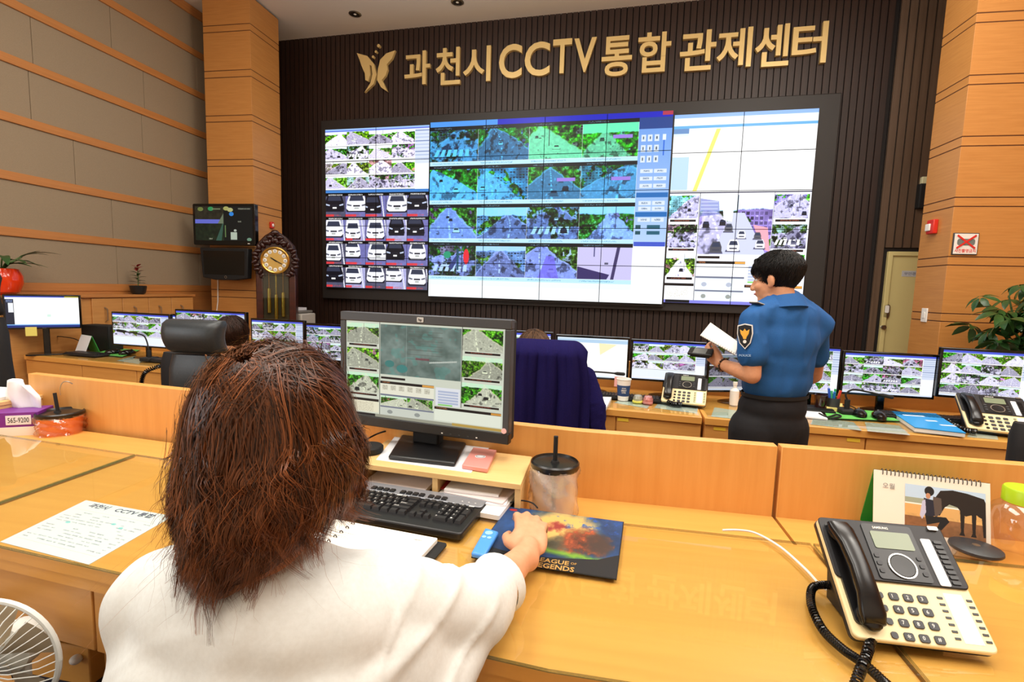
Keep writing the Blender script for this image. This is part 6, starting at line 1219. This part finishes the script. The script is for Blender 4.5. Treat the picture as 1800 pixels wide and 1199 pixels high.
TL = Matrix((sx_, -ax, out)).transposed().to_4x4(); TL.translation = Lsh.lerp(Lel, .66) + out * .0725; obj('sleeve_lettering', text(MB(), 'POLICE', .055, .010, TL @ Tr((-.028, 0, 0)), .001, .02), M('thread_pale', (150, 180, 210), .7), sh, smooth=0)
# trousers
TRO = M('trousers_navy', (12, 13, 19), .85); mb = MB(); mb.ell(waist + Vector((0, 0, -.03)), (.163, .118, .06), RS, 24, 14); mb.ell(waist.lerp(hipc, .5), (.172, .128, .11), RS, 24, 14); mb.ell(hipc + Vector((0, 0, -.02)), (.180, .135, .15), RS, 24, 14)
for f_, sx in ((fl_, -.09), (fr_, .09)): mb.limb([hipc + RS @ Vector((sx, 0, -.04)), Vector((f_.x, f_.y + .02, .48)), Vector((f_.x, f_.y, .06))], [.115, .095, .08], 18)
tr = vox('trousers', mb, .010, TRO, OFF, 6, wrinkle(.006, 6, 4.1, (1, 1, .5))); n = 40; vs = []
for dz in (-.016, .002):
    for i in range(n): a_ = 2 * math.pi * i / n; vs.append(waist + Vector((0, 0, dz)) + RS @ Vector((.172 * math.cos(a_), .122 * math.sin(a_), 0)))
obj('belt', MB().add(vs, [(i, (i + 1) % n, n + (i + 1) % n, n + i) for i in range(n)]), BLACKM, tr)
for f_ in (fl_, fr_): obj('shoe', MB().ell((f_.x - .02, f_.y + .05, .045), (.05, .13, .045), Matrix.Rotation(.4, 3, 'Z'), 16, 10), BLACKG, OFF)
# bracelet
wb = Lwr.lerp(Lel, .10); wd = (Lwr - Lel).normalized(); uu = wd.orthogonal().normalized(); vv = wd.cross(uu); BEAD = M('bead_brown', (60, 34, 20), .3)
br_ = obj('bracelet', MB().tube([wb + (uu * math.cos(a_) + vv * math.sin(a_)) * .031 for a_ in np.linspace(0, 2 * math.pi, 25)], .003, 5), BEAD, OFF)
for k in range(18): a_ = 2 * math.pi * k / 18; obj('bead', MB().ell(wb + (uu * math.cos(a_) + vv * math.sin(a_)) * .032, .0055, None, 8, 6), BEAD if k % 4 else M('bead_amber', (150, 96, 50), .3), br_)
# officer hair: a cropped cap plus short strands
def cap_hair(parent, T, mat, s=1.0, grow=(.084, .106, .100), front=.36, nape=-.075, n=2600, length=.05, seed=2, tones=(.0, 1.0), side=-.012, lift=.010):
    R = np.array(T.to_3x3()); c0 = np.array(T.translation); rng = np.random.default_rng(seed); st = []
    def keep(d):
        x, y, z = d; az = math.atan2(y, abs(x) + 1e-6); zl = z * grow[2] + .035
        lim = .075 * 1 if y > .55 else None
        if y > .45: return zl > .062
        if y > -.05: return zl > .03 - .075 * (0.45 - y) / .5 + side
        return zl > nape + .03 * max(0, abs(x) - .5)
    mb = MB(); N, Mm = 40, 26; idx = {}; vs = []; fs = []
    dirs = [[(math.sin(math.pi * j / Mm) * math.cos(2 * math.pi * i / N), math.sin(math.pi * j / Mm) * math.sin(2 * math.pi * i / N), math.cos(math.pi * j / Mm)) for i in range(N)] for j in range(Mm + 1)]
    tp_ = lambda d: .030 * max(0, .15 - d[2]) if tones[1] < .9 else 0.0
    pos = lambda d, g=0.0: tuple(T @ Vector((d[0] * (grow[0] + g - tp_(d)) * s, (d[1] * (grow[1] + g - tp_(d)) - .012) * s, (d[2] * (grow[2] + g) + .035) * s)))
    for j in range(Mm):
        for i in range(N):
            q = [dirs[j][i], dirs[j][(i + 1) % N], dirs[j + 1][(i + 1) % N], dirs[j + 1][i]]
            if all(keep(d) for d in q):
                k = len(vs); vs += [pos(d, -.004) for d in q]; fs.append((k, k + 1, k + 2, k + 3))
    cp = obj('hair', MB().add(vs, fs), M(mat.name + '_cap', (16, 12, 11) if tones[1] < .6 else (44, 28, 20), .6), parent, world=True, smooth=0)
    while len(st) < n:
        d = rng.normal(size=3); d /= np.linalg.norm(d)
        if not keep(d): continue
        t = np.array((d[0] * .6, .75 if d[1] > -.2 else .1, -1.0 if d[1] < .3 else -.2)) + rng.normal(size=3) * .18
        t -= d * (t @ d); t /= np.linalg.norm(t) + 1e-9; L = length * (.6 + .6 * rng.random()) * s; pts = []
        for k in range(5):
            u_ = k / 4; dd = d * math.cos(L * u_ / .1) + t * math.sin(L * u_ / .1); g = -.004 + lift * rng.random() * .6 + lift * math.sin(math.pi * min(u_ + .1, 1)) * .7; pts.append(np.array(pos(dd, g)))
        st.append((np.array(pts), .0011 * s, tones[0] + (tones[1] - tones[0]) * rng.random()))
    hair_obj('strands', st, mat, cp); return cp
cap_hair(OFF, To, hair_mat('hair_black', (8, 7, 8), (30, 25, 23)), 1.0, (.090, .116, .102), n=6500, length=.055, nape=-.100, side=-.02, tones=(.0, .55))
fr_st = []; rgf = np.random.default_rng(5)
for k in range(420):
    a_ = rgf.uniform(-1.0, 1.0); z_ = rgf.uniform(.055, .105); x_ = math.sin(a_) * .078; y_ = math.cos(a_) * .085 - .005; L_ = rgf.uniform(.03, .055); P_ = []
    for q in range(5): u_ = q / 4; P_.append(np.array(To @ Vector((x_ * (1 + .25 * u_), y_ + .012 * math.sin(u_ * 2.6), z_ - L_ * u_ ** 1.6 + .012 * math.sin(u_ * 3.1)))))
    fr_st.append((np.array(P_), .0012, rgf.uniform(0, .5)))
hair_obj('fringe', fr_st, bpy.data.materials['hair_black'], OFF)
# what he holds: notebook and handheld phone
nq = [ow(1231, 589, 2.66), ow(1292, 623, 2.52), ow(1299, 602, 2.62), ow(1249, 567, 2.76)]; t = thing('notebook', 'small open spiral notebook held in front of the officer', 'notebook', nq[0]); L_ = [v - nq[0] for v in nq]; nn = (L_[1]).cross(L_[3]).normalized() * .004
obj('pages', MB().add([tuple(v) for v in L_] + [tuple(v - nn) for v in L_], [(0, 1, 2, 3), (7, 6, 5, 4), (0, 4, 5, 1), (1, 5, 6, 2), (2, 6, 7, 3), (3, 7, 4, 0)]), M('cream_page', (240, 238, 228), .8), t)
obj('back_cover', MB().add([tuple(v - nn) for v in L_] + [tuple(v - nn * 1.6) for v in L_], [(0, 1, 2, 3), (7, 6, 5, 4), (0, 4, 5, 1), (1, 5, 6, 2), (2, 6, 7, 3), (3, 7, 4, 0)]), DGREY, t)
for k in range(16):
    b = L_[0].lerp(L_[1], .04 + k * .061); ex = (L_[3] - L_[0]).normalized(); nz = nn.normalized(); obj('ring', MB().tube([b + ex * (.004 - .006 * math.cos(a_)) + nz * (.005 * math.sin(a_)) for a_ in np.linspace(-.6, 3.8, 8)], .0011, 5), STEEL, t)
pq = ow(1232, 619, 2.70); t = thing('handheld_phone', 'dark handheld device in the left hand of the officer', 'phone', pq); TT = Tr((0, 0, 0), rz=-.5, rx=.55)
obj('body', MB().box(-.062, -.028, -.008, .062, .028, .008, TT), BLACK, t, bevel=.005); obj('screen', MB().box(-.035, -.022, .008, .030, .022, .0088, TT), M('device_grey', (112, 116, 116), .3), t); obj('grip', MB().box(-.05, -.03, -.014, .05, .012, -.008, TT), BLACKM, t, bevel=.003)

# --- the two seated operators at the second row
def seated(name, label, hx, hy, hz, topmat, haircols, sc=1.0, tones=(0, 1)):
    T = head_frame((hx, hy, hz), 0.0, -.12); mb = MB(); add_head(mb, T, sc, .17); c = Vector((hx, hy - .03, hz - .30)); hp = Vector((hx, hy - .04, .52))
    mb.limb([c, c.lerp(hp, .5), hp], [.1, .1, .12], 16)
    for sx in (-1, 1):
        s_ = Vector((hx + sx * .17, hy - .03, hz - .25)); e_ = Vector((hx + sx * .21, hy + .08, hz - .46)); w_ = Vector((hx + sx * .13, hy + .30, .79)); mb.limb([s_, e_, w_], [.045, .038, .026]); mb.limb([c, s_], [.08, .048])
        add_hand(mb, w_, (0, 1, -.1), (0, .1, 1), (-sx, 0, 0), [(.2, .3, .2)] * 4, [(.045, .045, 0), (.07, .055, -.005), (.09, .055, -.01)], .9)
        k_ = Vector((hx + sx * .1, hy + .40, .50)); mb.limb([hp + Vector((sx * .08, 0, -.01)), k_, Vector((k_.x, k_.y - .02, .09))], [.085, .058, .04]); mb.limb([Vector((k_.x, k_.y - .04, .045)), Vector((k_.x, k_.y + .12, .035))], [.038, .032])
    o = vox(name, mb, .006, SKIN, None, 4); tag(o, label, 'person'); add_face(o, T, sc); mb = MB()
    for cc, r in ((c, (.18, .11, .15)), (c.lerp(hp, .5), (.165, .11, .2)), (hp, (.18, .14, .12))): mb.ell(cc, r, None, 20, 14)
    for sx in (-1, 1):
        s_ = Vector((hx + sx * .17, hy - .03, hz - .25)); e_ = Vector((hx + sx * .21, hy + .08, hz - .46)); w_ = Vector((hx + sx * .13, hy + .30, .79)); mb.limb([c + Vector((0, 0, .06)), s_, e_, e_.lerp(w_, .7)], [.08, .058, .05, .042], 14)
    vox('top', mb, .012, topmat, o, 5); mb = MB()
    for sx in (-1, 1): k_ = Vector((hx + sx * .1, hy + .40, .50)); mb.limb([hp + Vector((sx * .08, 0, -.01)), k_, Vector((k_.x, k_.y - .02, .10))], [.10, .075, .055], 14)
    vox('trousers', mb, .012, TRO, o, 4)
    cap_hair(o, T, hair_mat('hair_' + name + str(int(hx * 10)), *haircols), sc, (.098, .118, .112), n=2600, length=.09, seed=int(abs(hx) * 100), nape=-.14, side=-.05, tones=tones); return o
ha = at_y(408, 556, 3.16); seated('person', 'person with dark brown hair seated right of the black leather chair', ha.x, 3.16, ha.z - .145, M('top_grey', (90, 88, 92), .8), ((26, 15, 11), (70, 42, 28)))
hb = at_y(940, 580, 2.98); seated('person', 'person with brown hair seated in the navy draped chair', hb.x, 2.98, hb.z - .145, M('top_beige', (170, 150, 130), .8), ((48, 32, 22), (128, 92, 62)))
office_chair('office_chair', 'chair of the dark haired person right of the leather chair', (ha.x, 3.10, 0), 0, .42, ha.z - .22, MATS['black_fabric'])
nvx = at_y(962, 610, 2.72); office_chair('office_chair', 'office chair under the draped navy cardigan', (nvx.x, 2.96, 0), 0, .40, nvx.z - .03, MATS['black_fabric'])
NAVY = M('navy_knit', (32, 26, 84), .95, grain=(260, 260, 260), rgb2=(24, 20, 66), bump=.4, spec=.1); cx_ = nvx.x
rows = []; tz = nvx.z
for j in range(34):
    v = j / 33; r_ = []
    for i in range(49):
        u_ = i / 48 * 2 - 1; prof = .205 + .07 * v; x = u_ * prof * (1 + .06 * math.sin(v * 5)); drop = tz - .02 - .50 * max(v - .08, 0) / .92 - .05 * max(abs(u_) - .72, 0) ** 2 / .08 * .9
        fold = .016 * math.sin(u_ * 13 + 1.5 * v) * min(v * 1.8, 1) + .008 * math.sin(u_ * 29 + 2)
        if v < .12: y = -.39 + .15 * (1 - v / .12); z = tz + .01 * math.sin(v / .12 * 1.57) - .05 * max(abs(u_) - .7, 0) ** 2 / .09
        else: y = -.425 + .03 * (v - .12) - fold + .16 * max(abs(u_) - .6, 0); z = drop
        r_.append((cx_ + x, 2.96 + y, z + .03))
    rows.append(r_)
t = tag(obj('cardigan', MB().sheet(rows), NAVY, smooth=180), 'navy knitted cardigan draped over the chair back', 'cardigan'); so = t.modifiers.new('s', 'SOLIDIFY'); so.thickness = .012
slv = MB().limb([(cx_ + .22, 2.66, tz - .14), (cx_ + .275, 2.64, tz - .30), (cx_ + .29, 2.64, tz - .42)], [.05, .055, .045], 14); sv = vox('sleeve', slv, .008, NAVY, t, 4, wrinkle(.006, 14, 2)); 
# --- the woman in white at the front desk
hcW = at_y(478, 583, .56); HC = Vector((hcW.x, .575, hcW.z - .150)); Tw = head_frame(HC, -.12, -.06)
mb = MB(); add_head(mb, Tw, 1.0, .18)
LS, RSh = Vector((HC.x - .138, .55, HC.z - .215)), Vector((HC.x + .135, .62, HC.z - .232)); LE, LW = Vector((-.590, .60, .93)), Vector((-.45, .685, .955))
RE = Vector((-.178, .745, .982)); wr = at_z(928, 968, .972); RW = Vector((wr.x, wr.y, .968)); pel = Vector((HC.x, .48, .72)); ch = Vector((HC.x, .545, 1.05))
chb = ch + Vector((0, .035, -.03)); mb.limb([Tw @ Vector((0, -.03, -.15)), chb, chb.lerp(pel, .5), pel], [.048, .06, .075, .1], 18); mb.limb([LS, chb, RSh], [.04, .06, .04]); mb.limb([LS, LE], [.042, .036]); mb.limb([LE, LW], [.036, .025]); mb.limb([RSh, RE], [.042, .036])
mb.limb([RE, RE.lerp(RW, .35), RE.lerp(RW, .8), RW], [.037, .037, .0265, .0255], 16)
for sx in (-1, 1): kn = Vector((HC.x + sx * .1, .95, .70)); mb.limb([pel + Vector((sx * .08, 0, -.02)), kn, Vector((kn.x, .93, .29))], [.08, .055, .04]); mb.limb([Vector((kn.x, .9, .245)), Vector((kn.x, 1.05, .235))], [.036, .03])
add_hand(mb, LW, (.45, 1, .05), (0, 0, 1), (1, -.45, 0), [(.2, .3, .2)] * 4, [(.045, .045, 0), (.07, .055, -.005), (.09, .055, -.01)], .9)
kn_ = at_z(936, 905, .985); dR = Vector((kn_.x - RW.x, kn_.y - RW.y, .022)).normalized(); nR = (Vector((.10, -.15, 1))).normalized(); nR = (nR - dR * nR.dot(dR)).normalized(); sR_ = nR.cross(dR); sR_ = sR_ if sR_.x < 0 else -sR_
add_hand(mb, RW, dR, nR, sR_, [(.16, .45, .4), (.18, .48, .4), (.22, .52, .45), (.28, .55, .45)], [(.040, .044, -.012), (.068, .052, -.022), (.090, .046, -.030)], .98, .6)
WOM = vox('person', mb, .0046, SKIN, None, 6); tag(WOM, 'woman in white blouse seen from behind using a mouse at the front desk', 'person'); add_face(WOM, Tw)
# blouse
BL = M('blouse_white', (220, 225, 224), .85, grain=(160, 160, 160), rgb2=(212, 216, 214), spec=.15); mb = MB(); bx = HC.x
for c, r in (((bx - .01, .545, 1.075), (.175, .105, .10)), ((bx - .01, .53, .98), (.20, .115, .14)), ((bx + .0, .51, .86), (.205, .12, .17)), ((bx, .49, .74), (.205, .13, .14)), ((bx + .09, .59, .98), (.13, .09, .12)), ((bx + .15, .63, .96), (.08, .07, .08))): mb.ell(c, r, None, 24, 16)
mb.limb([LS + Vector((-.005, 0, 0)), Vector((bx, .555, HC.z - .185)), RSh], [.064, .076, .056], 18)
mb.limb([LS + Vector((-.02, 0, -.01)), LE + Vector((-.01, 0, .02)), LE.lerp(LW, .5)], [.070, .066, .055], 18)
cuff = RE.lerp(RW, .18); mb.limb([RSh, RSh.lerp(RE, .55) + Vector((0, -.01, -.0)), RE + Vector((0, -.01, .004)), cuff], [.064, .062, .058, .053], 18)
mb.limb([Vector((bx + .16, .60, .93)), RE + Vector((-.01, -.02, -.012))], [.075, .052], 16)
def creases(co, no):
    from mathutils import noise
    out = co.copy()
    for i in range(len(co)):
        p = Vector(co[i]); d1 = p.x * .8 + p.z * .6; d2 = -p.x * .6 + p.z * .8
        n1 = noise.noise(Vector((d1 * 3.2, p.y * 4, d2 * 13 + 3.1))); n2 = noise.noise(Vector((p.x * 9 + 7.7, p.y * 5, p.z * 4))); n3 = noise.noise(Vector((p.x * 22, p.y * 14, p.z * 20)))
        right = min(max((p.x - (HC.x + .02)) / .12, .25), 1.0)
        out[i] = co[i] + no[i] * (right * (.005 * (max(0, 1 - abs(n1) * 5) ** 2) + .006 * n1) + .009 * n2 + .0045 * max(0, 1 - abs(n2) * 5) + .0022 * n3)
    return out
blz = vox('blouse', mb, .0075, BL, WOM, 12, creases)
cdv = (RW - RE).normalized(); uu = cdv.orthogonal().normalized(); vv = cdv.cross(uu); n = 32; vs = []
for r, o in ((.050, -.004), (.0545, .018), (.0515, .020), (.046, .004)):
    for i in range(n): a_ = 2 * math.pi * i / n; vs.append(cuff + cdv * (o + .030) + (uu * math.cos(a_) + vv * math.sin(a_)) * r)
obj('cuff', MB().add(vs, [(j * n + i, j * n + (i + 1) % n, (j + 1) * n + (i + 1) % n, (j + 1) * n + i) for j in range(3) for i in range(n)]), BL, blz)
mb = MB()
for sx in (-1, 1): kn = Vector((bx + sx * .1, .95, .70)); mb.limb([pel + Vector((sx * .08, 0, -.02)), kn, Vector((kn.x, .93, .30))], [.105, .075, .055], 14)
vox('trousers', mb, .012, TRO, WOM, 4)
office_chair('office_chair', 'office chair under the woman in white', (bx, .44, FL), 0, .40, FL + .56, MATS['black_fabric'], 0, FL, .42)
# hair: wavy locks from the crown over a dark under-layer
rng = np.random.default_rng(21); HM = hair_mat('hair_brown', (30, 16, 10), (158, 92, 50), .34)
hc = np.array(HC) + np.array((0, -.012, .035)); TwR = np.array(Tw.to_3x3())
def az_len(a):      # a: azimuth, 0 = +x (right), pi/2 = front, -pi/2 = back toward the camera
    back = max(0, -math.sin(a)); left = max(0, -math.cos(a)); right = max(0, math.cos(a)); return .150 + .040 * back ** 2 + .045 * left - .020 * right
POLE = np.array(Matrix.Rotation(math.radians(30), 3, 'X'))      # the whorl sits at the back of the crown
def lock(a, ph0, r, L, puff, wave, wph, curl):
    pts = []; sk = np.array((.080, .097, .092)) + r; p = ph0; side = abs(math.cos(a))
    while True:
        dr = POLE @ np.array((math.sin(p) * math.cos(a), math.sin(p) * math.sin(a), math.cos(p))); g = 1 + puff * (min(p, 1.6) / 1.6) ** 2; pts.append(hc + sk * g * dr)
        if dr[2] < .03 or p > 2.1 or len(pts) > 14: break
        p += .16
    base = pts[-1]; h = np.array((dr[0], dr[1], 0)); h /= np.linalg.norm(h); tan = np.array((-h[1], h[0], 0)); N = 15
    if h[1] > .55: return np.array(pts)
    nb = len(pts)
    for k in range(1, N + 1):
        t = k / N; w = wave * t ** .8; q = base + np.array((0, 0, -1)) * L * t + h * ((.006 + .012 * side) * math.sin(t * 2.8) - .012 * t * t + w * .8 * math.sin(wph + t * 9) + curl * .8 * max(t - .7, 0) ** 1.3) + tan * (w * 1.4 * math.cos(wph * 1.7 + t * 8.0) - w * 1.4 * math.cos(wph * 1.7) + curl * .6 * max(t - .6, 0) ** 1.3); pts.append(q)
    A = np.array(pts)
    for _ in range(3): A[1:nb + 4] = .25 * A[0:nb + 3] + .5 * A[1:nb + 4] + .25 * A[2:nb + 5]
    return A
st = []
for i in range(760):
    a = rng.uniform(-math.pi, math.pi)
    
    layer = rng.random(); L = az_len(a) * (.80 + .30 * rng.random()) * (1 if rng.random() < .72 else rng.uniform(.4, .8)); puff = -.02 + .05 * layer + .04 * abs(math.cos(a)); wave = .007 + .012 * rng.random(); wph = rng.uniform(0, 6.28); ph0 = .06 + 1.1 * rng.random() ** 1.3
    g = lock(a, ph0, -.002 + .008 * layer, L, puff, wave, wph, rng.normal() * .12); tb = np.clip(rng.normal(.10 + .30 * layer ** 2, .17), 0, 1); spread = .0050 + .005 * rng.random(); S = np.linspace(0, 1, len(g))[:, None]
    d = np.gradient(g, axis=0); d /= np.linalg.norm(d, axis=1)[:, None]; sidev = np.cross(d, g - hc); sidev /= np.linalg.norm(sidev, axis=1)[:, None] + 1e-6; nv = np.cross(d, sidev)
    for j in range(int(26 + 18 * rng.random())):
        u1, u2 = rng.normal(size=2); prof = spread * (1.35 - 1.05 * S); off = sidev * u1 * prof * 1.5 + nv * u2 * prof * .4; jit = np.cumsum(rng.normal(size=g.shape) * .00025, 0); cut = int(len(g) * (1 - .20 * rng.random() ** 2))
        st.append(((g + off + jit)[:cut], .00038 + .0003 * rng.random(), np.clip(tb + rng.normal() * .05, 0, 1)))
for i in range(150):      # flyaway strands
    a = rng.uniform(-math.pi, .0); g = lock(a, .3 + rng.random() * .6, .010, az_len(a) * rng.uniform(.7, 1.1), (.04 + .08 * rng.random()), .016 + .02 * rng.random(), rng.uniform(0, 6), rng.normal() * .25); st.append((g, .00025, rng.uniform(.3, .8)))
mbu = MB(); mbu.ell(Vector(hc), (.080, .097, .092), None, 24, 16); mbu.limb([Vector(hc) + Vector((-.01, -.02, -.04)), Vector(hc) + Vector((-.02, -.03, -.14)), Vector(hc) + Vector((-.02, -.03, -.17))], [.084, .07, .03], 18); mbu.limb([Vector(hc) + Vector((.045, -.01, -.04)), Vector(hc) + Vector((.05, -.01, -.09))], [.045, .03]); mbu.limb([Vector(hc) + Vector((-.05, -.01, -.04)), Vector(hc) + Vector((-.055, -.02, -.13))], [.048, .03])
ud = vox('hair', mbu, .009, M('hair_under', (30, 17, 11), .7), WOM, 4); hair_obj('strands', st, HM, ud, center=hc); print('strands', len(st))
